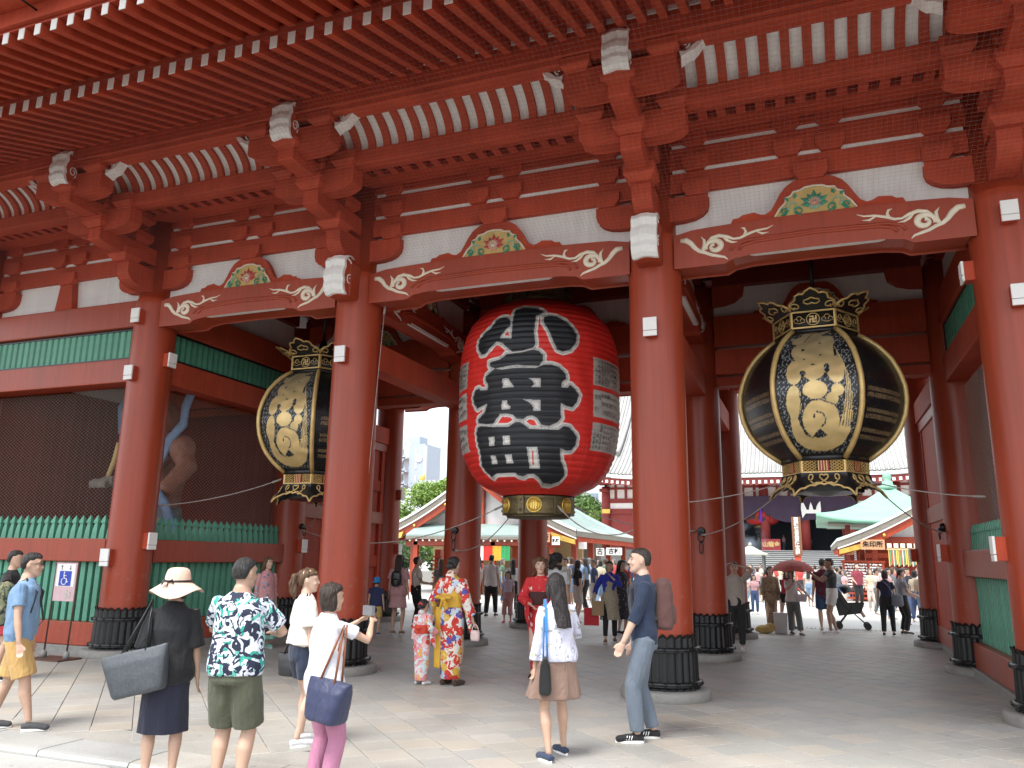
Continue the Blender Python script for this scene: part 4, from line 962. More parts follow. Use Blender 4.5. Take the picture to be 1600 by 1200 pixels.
    for x0,x1,a,c in ((-s/2,s/2,z0,z0+w),(-s/2,s/2,z1-w,z1),(-s/2,-s/2+w,z0+w,z1-w),(s/2-w,s/2,z0+w,z1-w)): f.box(x0,x1,yf-.012,yf+.01,a,c)
    n=24; zc=(z0+z1)/2; f.tube([(.088*math.cos(2*PI*j/n),yf-.006,zc+.088*math.sin(2*PI*j/n)) for j in range(n+1)],.009,6)
    k_=.052; q=.011
    # hooked cross emblem, arms turning counter-clockwise
    f.box(-q,q,yf-.010,yf,zc-k_,zc+k_); f.box(-k_,-q,yf-.010,yf,zc-q,zc+q); f.box(q,k_,yf-.010,yf,zc-q,zc+q)
    f.box(-k_,-q,yf-.010,yf,zc+k_-2*q,zc+k_); f.box(q,k_,yf-.010,yf,zc-k_,zc-k_+2*q); f.box(k_-2*q,k_,yf-.010,yf,zc+q,zc+k_); f.box(-k_,-k_+2*q,yf-.010,yf,zc-k_,zc-q)
    for sx in (-1,1):
        cx0=sx*.19
        for dx,dz,rr_ in ((-.045,-.01,.028),(0,.02,.036),(.045,-.01,.028)): f.tube([(cx0+dx+rr_*math.cos(R(a)),yf-.006,zc+dz+rr_*math.sin(R(a))) for a in range(-20,201,20)],.0055,5)
        f.tube([(cx0-.075,yf-.006,zc-.03),(cx0,yf-.006,zc-.055),(cx0+.08,yf-.006,zc-.035)],.006,5)
    fm=f.mesh('collar_frame',M['gold'])
    for k in range(6): put(fm,'collar_frame',k,uc)
    # lower collar: gold lattice
    r=.58; s=r; yf=-r*math.sqrt(3)/2; z0,z1=2.845-ZB,3.05-ZB
    b=MB(); b.lathe([(r-.03,z0),(r-.03,z1)],6); lc=b.build('lower_collar',M['black'],root,local=True)
    f=MB()
    for x0,x1,a,c in ((-s/2,s/2,z0,z0+w),(-s/2,s/2,z1-w,z1),(-s/2,-s/2+w,z0+w,z1-w),(s/2-w,s/2,z0+w,z1-w)): f.box(x0,x1,yf-.014,yf+.012,a,c)
    nn=9; p=(s-2*w)/nn
    for i in range(nn):
        for row in range(5):
            x0=-s/2+w+p*i; zr=z0+w+(z1-z0-2*w)*row/4
            if 3<=i<=5 and 0<=row<=4: continue
            pts=[(x0,zr+(.018 if row<4 else -.0)),(x0+p*.5,zr+.0),(x0+p,zr+.018 if row<4 else zr)]
            f.tube([(a,yf-.002,c) for a,c in pts],.0075,4)
            pts=[(x0,zr+.018),(x0+p*.5,zr+.036),(x0+p,zr+.018)]
            if row<4: f.tube([(a,yf-.002,c) for a,c in pts],.0075,4)
    f.cur=1; f.box(-.078,.078,yf-.008,yf+.008,z0+w,z1-w)
    f.cur=0
    for i in range(4):
        f.box(-.066+.036*i,-.056+.036*i,yf-.012,yf-.004,z0+w+.01,z1-w-.01)
    fm=f.mesh('lattice_frame',[M['gold'],P('red_seal',(.30,.03,.02),rough=.5) if 'seal' not in M else M['seal']]); 
    for k in range(6): put(fm,'lattice_frame',k,lc)
    # scalloped crown and skirt, six cloud-edged faces each
    def cloud(up):
        out=[(-.5,.0),(-.49,.10),(-.47,.26),(-.40,.40),(-.29,.50),(-.25,.66),(-.18,.72),(-.12,.70),(-.08,.80),(0,.90),(.08,.80),(.12,.70),(.18,.72),(.25,.66),(.29,.50),(.40,.40),(.47,.26),(.49,.10),(.5,.0)]
        return out
    def cloud_face(zb,zt,rb,rt,nm,flip):
        bb=MB(); H=zt-zb
        def pos(x,t,off=0):   # t 0 at collar, 1 at outer edge
            r_=rb+(rt-rb)*t**1.3+off; z_=zb+H*t
            return (x*(r_)*1.0,-r_*math.sqrt(3)/2,z_-ZB)
        out=cloud(True); rs=[]
        # sheet as strip from base to cloud outline
        top=[(x,y) for x,y in out[1:-1]]; nseg=6; rows=[]
        for i in range(nseg+1):
            rows.append([pos(x,(y/.90)*i/nseg) for x,y in top])
        bb.rings(rows,False,True,closed=False)
        bb.rings([[(p[0],p[1]+.02,p[2]) for p in reversed(r_)] for r_ in rows],False,True,closed=False)
        bb.cur=1
        bb.tube([pos(x,y/.90,.004) for x,y in top],.017,6)
        for sx in (-1,1):
            bb.tube([pos(sx*(.34+.10*(1-.5*t)*math.cos(R(-60+400*t))),.27+.16*(1-.5*t)*math.sin(R(-60+400*t)),.012) for t in np.linspace(0,1,14)],.011,5)
        hp=[(0,.62),(.05,.56),(.13,.52),(.15,.42),(.09,.34),(.03,.36),(0,.40),(-.03,.36),(-.09,.34),(-.15,.42),(-.13,.52),(-.05,.56),(0,.62)]
        bb.tube([pos(x,y,.012) for x,y in hp],.012,5)
        return bb.mesh(nm,[M['black'],M['gold']])
    cm=cloud_face(5.20,5.44,.585,1.0,'cloud_crown_leaf',False)
    for k in range(6): put(cm,'crown_leaf',k)
    b=MB(); b.lathe([(.58,5.20-ZB),(.60,5.24-ZB),(.45,5.30-ZB),(.12,5.36-ZB),(.06,5.6-ZB)],6,smooth=False); b.build('roof_plate',M['black'],root,local=True)
    # skirt flares down and out, scalloped lower edge
    def skirt():
        bb=MB(); zt,zb=2.85,2.60
        def pos(x,t,off=0):
            r_=.60+.20*t**1.6+off; dz=(zt-zb)*t+ (.10*(abs(x)/.5)**6)*t
            return (x*r_,-r_*math.sqrt(3)/2,zt-dz-ZB)
        xs=np.linspace(-.5,.5,25); edge=[.86-.20*math.cos(2*PI*x)*(1)*.6-.09*abs(math.sin(6*PI*x)) for x in xs]
        rows=[[pos(x,e*i/6) for x,e in zip(xs,edge)] for i in range(7)]
        bb.rings(rows,False,True,closed=False); bb.rings([[(p[0],p[1]+.02,p[2]) for p in reversed(r_)] for r_ in rows],False,True,closed=False)
        bb.cur=1; bb.tube([pos(x,e-.03,.006) for x,e in zip(xs,edge)],.015,6)
        hp=[(0,.10),(.035,.03),(.08,.06),(.09,.18),(.05,.30),(0,.42),(-.05,.30),(-.09,.18),(-.08,.06),(-.035,.03),(0,.10)]
        bb.tube([pos(x,y+.08,.010) for x,y in hp],.012,5)
        for sx in (-1,1):
            bb.tube([pos(sx*(.27+.045*math.cos(R(a))),.26+.16*math.sin(R(a)),.010) for a in range(110,470,30)],.011,5)
            bb.tube([pos(sx*.27,.42,.010),pos(sx*.24,.55,.010),pos(sx*.20,.62,.010)],.011,5)
            bb.tube([pos(0,.45,.010),pos(sx*.05,.60,.010),pos(sx*.13,.58,.010),pos(sx*.2,.68,.010)],.011,5)
        return bb.mesh('skirt_leaf',[M['black'],M['gold']])
    sm=skirt()
    for k in range(6): put(sm,'skirt_leaf',k)
    b=MB(); b.lathe([(.55,2.86-ZB),(.5,2.60-ZB),(.1,2.56-ZB)],6,smooth=False); b.build('base_plate',M['black'],root,local=True)
    b=MB(); b.tube([(0,0,5.5-ZB),(0,0,6.88-ZB)],.03,8); b.build('hanging_chain',M['bronze'],root,local=True)
    return root
M['cpaint']=attr_mat('gold_on_black_lacquer',.34,.10,True,.03)
cl1=make_copper((2.02,2.1),'black and gold copper lantern hanging in the right bay, fully in view',R(-3))
def copy_root(o,loc,rz,label):
    c=copy_tree(o,None,loc,rz); c['label']=label; ORG[c.name]=loc; return c
cl2=copy_root(cl1,(-6.72,2.1,ZB),R(0),'black and gold copper lantern in the left bay, half hidden behind a column')
# ================================================================ STAY ROPES of the lanterns
def rope(p,q,sag,label,r=.009,mat='rope',n=18,group='stay ropes of the lanterns'):
    p,q=Vector(p),Vector(q); pts=[]
    for i in range(n+1):
        t=i/n; v=p.lerp(q,t); v.z-=sag*4*t*(1-t); pts.append(v)
    b=MB(); b.tube(pts,r,6)
    d=(pts[1]-pts[0]).normalized(); b.tube([pts[0]-d*.02,pts[0]+d*.16],.019,8); b.tube([pts[-1]+d*0,pts[-1]-(pts[-1]-pts[-2]).normalized()*.16],.017,8)
    mid=(p+q)/2
    return tag(b.build('stay_rope',M[mat],None,loc=tuple(mid)),label,'rope',group)
lr=lambda a,z,r=.60:(LX+r*math.cos(R(a)),LY+r*math.sin(R(a)),z)
rope(lr(-159,2.44),(-8.36,4.12,2.14),.42,'stay rope from the left of the red lantern cap sagging to the left wall')
rope(lr(17.5,2.44),(-.1,3.83,2.12),.10,'stay rope from the right of the red lantern cap to the middle column')
rope((-4.65,3.83,1.75),lr(150,2.42),.22,'thin stay rope from the hook loop of the column left of the red lantern')
rope(lr(-40,2.42),(-.3,.2,2.05),.25,'dark stay rope running from the red lantern cap towards the near column')
rope((1.52,1.85,2.72),(.0,3.8,2.05),.14,'lower stay rope from the right copper lantern to the hook of the left column')
rope((1.50,2.3,2.80),(-.32,1.9,2.45),.06,'upper stay rope from the right copper lantern towards the left column')
rope((2.6,1.9,2.74),(3.72,4.2,2.12),.10,'lower stay rope from the right copper lantern to the hook of the far right column')
rope((2.55,2.3,2.80),(4.0,2.0,2.52),.05,'upper stay rope from the right copper lantern to the mesh screen at right')
rope((-7.2,1.75,2.95),(-8.84,.62,2.42),.08,'stay rope from the left copper lantern to the wire mesh of the niche')
rope((-6.7,2.4,2.58),(-8.2,4.2,2.2),.05,'short dark rope below the left copper lantern')
rope((-4.22,.05,5.45),(-4.36,-.1,.9),0,'thin vertical wire hanging along the right side of the second column',.006,'rope',4)
# ================================================================ BEYOND THE GATE
M['roofc']=P('verdigris_copper_roof',(.20,.37,.28),rough=.5,var=.10,scale=1.2,stretch=(.4,.4,3),bump=.15,bscale=8)
M['roofg']=P('pale_green_grey_roof',(.26,.33,.31),rough=.55,var=.10,scale=1.5,bump=.15,bscale=10)
M['roofw']=P('roof_edge_white',(.72,.74,.70),rough=.6,var=.06)
M['edge']=P('weathered_eave_band',(.20,.18,.15),rough=.7,var=.15,scale=6)
M['tile']=P('grey_titanium_tiles',(.30,.295,.285),rough=.5,var=.12,scale=.8,rnd=.10)
M['tile2']=P('distant_grey_tiles',(.42,.43,.44),rough=.6,var=.1)
M['hred']=P('hall_red',(.26,.035,.03),rough=.6,var=.12)
M['purple']=P('purple_curtain_cloth',(.045,.028,.055),rough=.85,var=.2,scale=1.5)
M['purpleb']=P('violet_tassel',(.12,.03,.45),rough=.7)
M['dark']=P('painted_hall_gloom',(.03,.034,.045),rough=.9)  # near-black blue paints in the gloom and smoke haze inside the hall
M['towerl']=P('pale_concrete',(.42,.43,.43),rough=.7,var=.05); M['steps']=P('stone_steps',(.13,.13,.125),rough=.85,var=.15,scale=2,bump=.15)
M['wood']=P('signboard_wood',(.50,.27,.14),rough=.65,var=.15,scale=4,stretch=(1,1,8))
M['woodl']=P('pale_wood',(.60,.42,.22),rough=.65,var=.12,scale=4)
def M_(name,col,**k):
    if name not in M: M[name]=P(name,col,**k)
    return M[name]
def proj_px(p):
    d=Vector(p)-CAM; f=d.dot(Fv); return (800+F_PX*d.dot(Rv)/f,600-F_PX*d.dot(Uv)/f)
# ---- main hall
HX,HY=-2.3,66.0
hall=empty('main_hall',(HX,HY+8,0),'large temple hall with grey tiled roof, red walls and purple curtain at the far end','hall')
def part(name,x0,x1,y0,y1,z0,z1,mat,parent=hall,bv=0):
    b=MB(); b.box(x0,x1,y0,y1,z0,z1); return b.build(name,M[mat] if isinstance(mat,str) else mat,parent,bevel=bv)
part('podium',HX-16,HX+16,HY-1.2,HY+22,0,2.58,'steps')
for i in range(15):
    zt=2.58-.172*i; part('stone_step',HX-7.5,HX+8.5,HY-1.2-.36*(i+1),HY-1.2-.36*i,0,zt-.0,'steps'); part('lit_tread_strip',HX-7.5,HX+8.5,HY-1.2-.36*(i+1)-.03,HY-1.2-.36*i-.01,zt+.002,zt+.05,'towerl')  # pale strips paint treads lighter than risers, since the light leaves them flat
for x in (-14.8,-11,-7.2,-3.4,-.0,3.4,7.2,11,14.8):
    b=MB(); b.lathe([(.42,2.58),(.42,7.6),(.40,8.6)],20,c=(HX+x,HY,0)); b.build('hall_column',M['hred'],hall)
part('interior',HX-7,HX+11,HY+6,HY+6.2,2.58,8.6,'dark')
part('interior',HX-7.1,HX-6.9,HY+.4,HY+6,2.58,8.6,'dark'); part('interior',HX+10.9,HX+11.1,HY+.4,HY+6,2.58,8.6,'dark'); part('interior',HX-7,HX+11,HY+.3,HY+6,8.3,8.5,'dark')
part('red_wall',HX-14.8,HX-7.2,HY+.1,HY+.4,2.6,6.0,'hred')
for z0,z1,m in ((5.95,6.45,'hred'),(6.45,7.0,'plaster'),(7.0,7.42,'hred'),(7.42,8.3,'plaster'),(8.3,8.5,'hred'),(8.5,9.25,'plaster')):
    part('wall_band',HX-14.8,HX+14.8,HY-(.12 if m=='hred' else 0),HY+.2,z0,z1,m)
for i in range(30):
    x=HX-14.8+i*1.0; part('wall_strut',x-.12,x+.12,HY-.1,HY+.15,7.42,9.2,'hred')
for x in (-14.8,-11,-7.2):
    for z,w_ in ((8.05,.7),(8.75,1.1),(9.15,1.4)): part('bracket',HX+x-w_/2,HX+x+w_/2,HY-1.2,HY+.1,z,z+.28,'hred')
    part('gilt_fitting',HX+x-.3,HX+x+.5,HY-.5,HY-.3,6.0,6.4,'goldp')
part('eave_beam',HX-17.5,HX+17.5,HY-2.6,HY-2.2,8.7,9.0,'hred')
# eaves: white fascia, rafter ends, tiled roof with round tile rolls
def eave_z(x): 
    t=max(0,(abs(x-HX)-8)/10.5); return 9.15+1.25*t**2.2
def roofpt(x,t):   # t 0 eave ..1 ridge
    e=eave_z(x)*(1-t)+9.15*t if t<.5 else 9.15
    z=e*(1-min(1,t*1.5))+9.15*min(1,t*1.5)+16.5*(.55*t+.45*t*t); y=HY-4.8+16.8*t; return (x,y,z)
b=MB(); xs=np.linspace(HX-18.3,HX+18.3,40)
rows=[[roofpt(x,t) for x in xs] for t in np.linspace(0,1,12)]
b.rings(rows,False,True,closed=False); b.rings([[(p[0],p[1],p[2]-.3) for p in reversed(r_)] for r_ in rows],False,True,closed=False); b.build('roof',M['tile'],hall)
tb=None
for i in range(100):
    x=HX-18+i*.364
    px_=proj_px(roofpt(x,.1))
    if not (900<px_[0]<1480): continue
    b=MB(); b.tube([Vector(roofpt(x,t))+Vector((0,0,.03)) for t in np.linspace(-.005,1,12)],.105,6); b.build('tile_roll',M['tile'],hall)
b=MB(); b.rings([[(x,HY-4.95,eave_z(x)-.38) for x in xs],[(x,HY-4.95,eave_z(x)-.10) for x in xs],[(x,HY-4.7,eave_z(x)-.08) for x in xs],[(x,HY-4.7,eave_z(x)-.38) for x in xs]],False,False,closed=False); b.build('white_fascia',M['roofw'],hall)
b=MB(); b.rings([[(x,HY-4.7,eave_z(x)-1.0) for x in xs],[(x,HY-4.72,eave_z(x)-.42) for x in xs]],False,False,closed=False)
b.rings([[(x,HY-4.7,eave_z(x)-1.0) for x in xs],[(x,HY,9.1) for x in xs]],False,False,closed=False); b.build('eave_soffit',M['hred'],hall)
tm=MB(); tm.box(-.11,.11,-.05,.05,-.13,.13); tm=tm.mesh('rafter_tip',M['white'])
for i in range(72):
    x=HX-18+i*.5; px_=proj_px((x,HY-4.8,9))
    if 930<px_[0]<1450: inst(tm,'rafter_tip',hall,(x,HY-4.82,eave_z(x)-.78))
b=MB(); b.tube([roofpt(HX-13.2,t)[:2]+(roofpt(HX-13.2,t)[2]+.45,) for t in np.linspace(.18,1,9)],.24,8); b.build('descending_ridge',M['tile'],hall)
b=MB(); b.tube([(HX-14,HY+12,26.1),(HX+14,HY+12,26.1)],.7,8); b.build('main_ridge',M['tile'],hall)
# curtain with scalloped foot
b=MB(); n=60; pts=[]
rows=[]
for k in range(9):
    t=k/8; row=[]
    for i in range(n+1):
        x=-7.0+12.5*i/n; ph=(x+2.6)/4.0; low=5.35+.75*math.exp(-((x+2.55)/.9)**2)-.25*math.exp(-((x+.1)/1.2)**2)
        row.append((x,HY-1.0-.08*math.sin(x*5)*t,7.45+(low-7.45)*t))
    rows.append(row)
b.rings(rows,False,True,closed=False); cur=b.build('curtain',M['purple'],None,loc=(-1,HY-1,7.4)); tag(cur,'deep purple curtain with a white crest hung across the hall front','curtain')
poly=[(.92,6.92),(1.12,6.75),(1.28,6.35),(1.33,6.18),(1.52,6.18),(1.58,6.5),(1.70,6.85),(1.82,6.5),(1.88,6.18),(2.10,6.18),(2.16,6.45),(2.32,6.75),(2.5,6.92),(2.52,6.2),(2.44,5.5),(2.28,5.72),(2.2,5.86),(1.25,5.86),(1.12,5.7),(.95,5.45),(.86,6.2)]
b=MB(); b.prism(poly,'y',HY-1.16,HY-1.14); b.build('white_crest',M['white'],cur)
b=MB(); b.tube([(-2.55,HY-1.12,6.3),(-2.55,HY-1.14,5.1)],.09,8); b.build('tassel',M['purpleb'],cur)
t2=empty('red_lantern',(-2.6,HY+1,4.6),'wide red lantern with black characters half hidden behind the purple curtain','lantern')
b=MB(); b.lathe([(.9,4.95),(1.35,5.15),(1.6,5.6),(1.65,6.2),(1.5,6.8)],32,c=(-2.6,HY+1,0)); b.build('lantern_body',M_('lantern_red',(.55,.03,.03),rough=.6),t2)
b=MB(); b.lathe([(.75,4.6),(.8,4.95)],24,c=(-2.6,HY+1,0)); b.build('lower_cap',M['brass'],t2)
put_text('lettering','志ん橋',.85,M['black'],t2,(-2.6,HY-.68,5.55),(PI/2,0,0),.01,.04)
# name box on the stairs
sb=empty('offering_sign',(-1.75,HY-1.0,2.58),'dark red box with gold characters at the top of the hall steps','sign')
part('panel',-2.62,-1.02,HY-1.3,HY-1.0,2.6,3.62,M_('sign_red',(.30,.03,.035),rough=.6),sb)
put_text('lettering','山龍金',.5,M['gold'],sb,(-1.82,HY-1.32,3.13),(PI/2,0,0),.005,.012)
# signpost
sp_=empty('signpost',(.87,40,0),'red square post carrying a tall brown board with white characters','signpost')
part('post',.66,1.02,39.85,40.2,0,4.2,M_('post_red',(.50,.07,.035),rough=.5),sp_)
part('board',.60,1.12,39.78,39.85,2.0,4.25,M_('board_brown',(.20,.085,.04),rough=.6),sp_)
for i,ch in enumerate('聖観世音菩薩宝前'): put_text('lettering',ch,.27,M['white'],sp_,(.86,39.77,4.08-.27*i),(PI/2,0,0),.003,.006)
# incense burner pavilion
ib=empty('incense_burner',(-2.55,50,0),'small incense pavilion with pale hipped roof and grey posts in the courtyard','burner')
b=MB(); b.rings([[(-2.55+sx*r_,50+sy*r_,z) for sx,sy in ((-1,-1),(1,-1),(1,1),(-1,1))] for r_,z in ((1.25,2.08),(1.27,2.16),(.9,2.28),(.5,2.5),(.2,2.68),(.05,2.72))],True,False); b.build('roof',M_('burner_roof',(.45,.45,.36),rough=.5),ib)
b=MB(); b.ball((-2.55,50,2.82),(.13,.13,.15)); b.build('finial',M_('burner_roof',(.45,.45,.36)),ib)
for sx in (-1,1):
    for sy in (-1,1): part('post',-2.55+sx*.9-.07,-2.55+sx*.9+.07,50+sy*.9-.07,50+sy*.9+.07,0,2.1,M_('grey_metal',(.12,.13,.13),rough=.5),ib)
b=MB(); b.lathe([(.3,.3),(.75,.5),(.85,.9),(.8,1.15)],20,c=(-2.55,50,0)); b.build('basin',M_('grey_metal',(.12,.13,.13)),ib)
# incense smoke
sm=MB(); sm.ball((-3.0,54,3.1),(2.0,2.2,1.7),16,10); smo=sm.build('smoke',M['white']); smo['kind']='stuff'; smo['label']='thin bluish incense smoke drifting in front of the hall steps'
ms=bpy.data.materials.new('incense_smoke'); ms.use_nodes=True; n_=ms.node_tree.nodes; l_=ms.node_tree.links; n_.remove(n_['Principled BSDF'])
pv=n_.new('ShaderNodeVolumePrincipled'); pv.inputs['Color'].default_value=(.75,.85,1,1); pv.inputs['Density'].default_value=.10
nz_=n_.new('ShaderNodeTexNoise'); nz_.inputs['Scale'].default_value=.7; nz_.inputs['Detail'].default_value=4
tc_=n_.new('ShaderNodeTexCoord'); l_.new(tc_.outputs['Object'],nz_.inputs['Vector']); mr_=n_.new('ShaderNodeMapRange'); mr_.inputs[1].default_value=.42; mr_.inputs[2].default_value=.7; mr_.inputs[3].default_value=.0; mr_.inputs[4].default_value=.5; l_.new(nz_.outputs['Fac'],mr_.inputs[0]); vl_=n_.new('ShaderNodeVectorMath'); vl_.operation='SUBTRACT'; vl_.inputs[1].default_value=(-3.0,54,3.1); l_.new(tc_.outputs['Object'],vl_.inputs[0]); ln_=n_.new('ShaderNodeVectorMath'); ln_.operation='LENGTH'; l_.new(vl_.outputs[0],ln_.inputs[0]); m2_=n_.new('ShaderNodeMapRange'); m2_.inputs[1].default_value=.3; m2_.inputs[2].default_value=1.6; m2_.inputs[3].default_value=1; m2_.inputs[4].default_value=0; l_.new(ln_.outputs['Value'],m2_.inputs[0]); m3_=n_.new('ShaderNodeMath'); m3_.operation='MULTIPLY'; l_.new(mr_.outputs[0],m3_.inputs[0]); l_.new(m2_.outputs[0],m3_.inputs[1]); l_.new(m3_.outputs[0],pv.inputs['Density'])
l_.new(pv.outputs[0],n_['Material Output'].inputs['Volume']); smo.data.materials.clear(); smo.data.materials.append(ms)
# ---- gabled temple shops
def gable_shop(name,label,xc,hw,yf,yb,ze,zr,roofmat,hipback=4.0,cat='building'):
    root=empty(name,(xc,(yf+yb)/2,0),label,cat)
    def prof(t): # 0 eave 1 ridge, concave
        return (1-t), ze+(zr-ze)*(.62*t+.38*t*t)
    T=np.linspace(0,1,12)
    def ln(y,s,dz=0,grow=0): return [(xc+s*(hw+grow)*prof(t)[0],y,prof(t)[1]+dz) for t in T]
    for s in (-1,1):
        b=MB()
        rows=[ln(yf,s),ln(yf+.3,s,.04),ln(yb-hipback,s,.04)]
        top=[(xc+s*hw*prof(t)[0],yb-hipback+(hipback)*(1-t)*.999,prof(t)[1]) for t in T]; rows.append(top)
        b.rings(rows,False,True,closed=False); b.build('roof_slope',roofmat,root)
        # seams on the copper slope
        for k in range(int((yb-hipback-yf)/.45)):
            y=yf+.5+.45*k; m=MB(); m.tube([(p[0],y,p[2]+.05) for p in ln(y,s)],.022,4); m.build('roof_seam',roofmat,root)
        # thick verge: white lip, grey band, white line, red bargeboard
        for a,c,mt,yo in ((0.05,-.06,'roofw',-.02),(-.06,-.34,'edge',.02),(-.34,-.40,'roofw',.0),(-.40,-.74,'red',.10)):
            m=MB(); u=ln(yf+yo,s,a); v=ln(yf+yo,s,c); m.rings([u,v,[(p[0],p[1]+.12,p[2]) for p in v],[(p[0],p[1]+.12,p[2]) for p in u]],False,False,closed=False); m.build('verge_band',M[mt] if mt!='roofw' else M['roofw'],root)
        # eave band along the side
        for a,c,mt,xo in ((.04,-.05,'roofw',.02),(-.05,-.28,'edge',0),(-.28,-.5,'redb',-.12)):
            m=MB(); x=xc+s*(hw+xo); m.box(min(x,x-s*.1),max(x,x-s*.1),yf+.1,yb,ze+c,ze+a); m.build('eave_band',M[mt],root)
        tmm=MB(); tmm.box(-.03,.03,-.035,.035,-.045,.045); tmm=tmm.mesh('rafter_tip',M['white'])
        for k in range(int((yb-yf)/.28)): inst(tmm,'rafter_tip',root,(xc+s*(hw-.16),yf+.35+.28*k,ze-.40))
        m=MB(); zz_=ze-.45; 
        m.prism([(xc+s*(hw-.05),ze-.42),(xc+s*(hw-1.15),ze-.10),(xc+s*(hw-1.05),ze-.36),(xc+s*(hw-.05),ze-.62)],'y',yf-.05,yf+.09); m.build('gilt_verge_plate',M['goldp'],root)
        for f_ in (.35,.68):
            t_=f_; p=(xc+s*hw*prof(t_)[0],yf+.05,prof(t_)[1]-.57); m=MB(); m.ball(p,(.07,.05,.07),8,6); m.build('gilt_boss',M['goldp'],root)
    # ridge
    m=MB(); m.box(xc-.22,xc+.22,yf-.05,yb-hipback,zr-.05,zr+.38); m.build('ridge',roofmat,root,bevel=.05)
    # gable wall and tie beams
    m=MB(); m.prism([(xc-hw*.86,ze+.0),(xc-hw*.55,ze+.35),(xc,zr-.75),(xc+hw*.55,ze+.35),(xc+hw*.86,ze)],'y',yf+.9,yf+.95); m.build('gable_plaster',M['plaster'],root)
    m=MB(); m.box(xc-hw*.86,xc+hw*.86,yf+.55,yf+.85,ze-.12,ze+.16); m.build('gable_beam',M['red'],root,bevel=.02)
    m=MB(); m.box(xc-.15,xc+.15,yf+.6,yf+.85,ze+.16,zr-.9); m.build('gable_post',M['red'],root)
    for x in np.linspace(xc-hw*.72,xc+hw*.72,5):
        m=MB(); m.box(x-.11,x+.11,yf+.6,yf+.82,0,ze-.1); m.build('post',M['red'],root,bevel=.01)
        m=MB(); m.box(x-.10,x+.10,yf+.40,yf+.56,ze-.16,ze+.10); m.build('beam_end',M['white'],root)
    m=MB(); m.box(xc-hw*.8,xc+hw*.8,yf+.62,yf+.8,ze-.75,ze-.55); m.build('lintel',M['red'],root)
    return root
# left: fortune-paper office
lo=gable_shop('fortune_office','red timber office with pale curved roof and five-colour curtain, left of centre',-12.5,4.75,23,36,2.85,5.7,M['roofg'])
def lp(name,x0,x1,y0,y1,z0,z1,mat,root=lo): return part(name,x0,x1,y0,y1,z0,z1,mat,root)
lp('back_wall',-16.5,-8.6,27,27.2,0,3,'woodl'); lp('counter',-15,-9,24.8,25.6,0,1.0,'wood')
# lower pent roof in front of the gable
b=MB(); b.prism([(22.3,2.52),(22.3,2.60),(23.6,3.12),(23.6,3.02)],'x',-15.6,-9.6); b.build('pent_roof',M['roofg'],lo)
lp('pent_fascia',-15.6,-9.6,22.28,22.36,2.40,2.52,'edge'); lp('pent_beam',-15.4,-9.8,22.5,22.7,2.14,2.34,'red')
for i in range(18): lp('rafter_tip',-15.4+.33*i-.03,-15.4+.33*i+.03,22.3,22.36,2.31,2.38,'white')
for x in (-15.2,-13.35,-11.4,-9.9): lp('post',x-.1,x+.1,22.5,22.7,0,2.3,'red')
cr_=['green','cviolet','cwhite','cred','corange','green','cviolet']
M['cviolet']=P('violet_cloth',(.06,.02,.14),rough=.8); M['cwhite']=P('offwhite_cloth',(.62,.58,.56),rough=.8); M['cred']=P('scarlet_cloth',(.55,.03,.02),rough=.8); M['corange']=P('orange_cloth',(.70,.32,.03),rough=.8); M['green2']=P('green_cloth',(.03,.28,.09),rough=.8)
cr_=['corange','green2','cviolet','cwhite','cred','corange','green2']
cw=[.12,.38,.34,.38,.42,.42,.40]; x=-12.85+.0
fc=empty('striped_curtain',(-11.7,22.4,2.0),'five-colour striped temple curtain hung under the fortune office eaves','curtain')
x=-13.02
for m_,w_ in zip(cr_,cw):
    b=MB(); b.rings([[(x+w_*i/6,22.42+.02*math.sin(i*1.7),z) for i in range(7)] for z in (1.50,1.8,2.12)],False,True,closed=False); b.build('curtain_stripe',M[m_],fc); x+=w_
sg=empty('hiragana_sign',(-12.55,22.3,2.1),'white board with black brush characters hanging on the fortune office','sign')
part('board',-13.0,-12.1,22.26,22.31,1.97,2.36,'white',sg); part('frame',-13.04,-12.06,22.29,22.33,1.93,2.40,'black',sg)
put_text('lettering','くじ',.40,M['black'],sg,(-12.55,22.25,2.17),(PI/2,0,0),.004,.012)
def small_sign(cx,y,z,w,h,txt,mat,tm,label,size):
    r_=empty('hanging_sign',(cx,y,z),label,'sign'); part('board',cx-w/2,cx+w/2,y,y+.04,z-h/2,z+h/2,mat,r_)
    if txt: put_text('lettering',txt,size,M[tm],r_,(cx,y-.006,z),(PI/2,0,0),.003,.008)
small_sign(-9.12,22.2,2.50,.86,.40,'朱印所','wood','black','orange wooden sign with black characters right of the lantern','.26' and .26)
small_sign(-8.45,22.3,2.36,.34,.34,'札所','white','black','small white square sign beside the orange one',.15)
small_sign(-7.75,24,2.2,.36,.30,'','white','black','plain white notice hanging in the middle of the office side',.2)
small_sign(-7.35,25.5,1.95,.36,.34,'古','white','black','white sign with one bold black character near the office post',.30)
small_sign(-6.7,25.5,1.98,.72,.32,'古札','white','black','wide white sign with two black characters at the office end',.26)
for x,y in ((-8.3,24.6),(-8.3,27.5),(-8.3,31),(-8.3,34.5)): lp('post',x-.12,x+.12,y-.12,y+.12,0,2.5,'red')
lp('side_wall',-8.9,-8.8,25,36,0,1.0,'wood'); lp('side_interior',-10.2,-10.0,25.5,36,.9,2.6,M_('shop_interior',(.14,.10,.08),rough=.8,var=.5,scale=3))
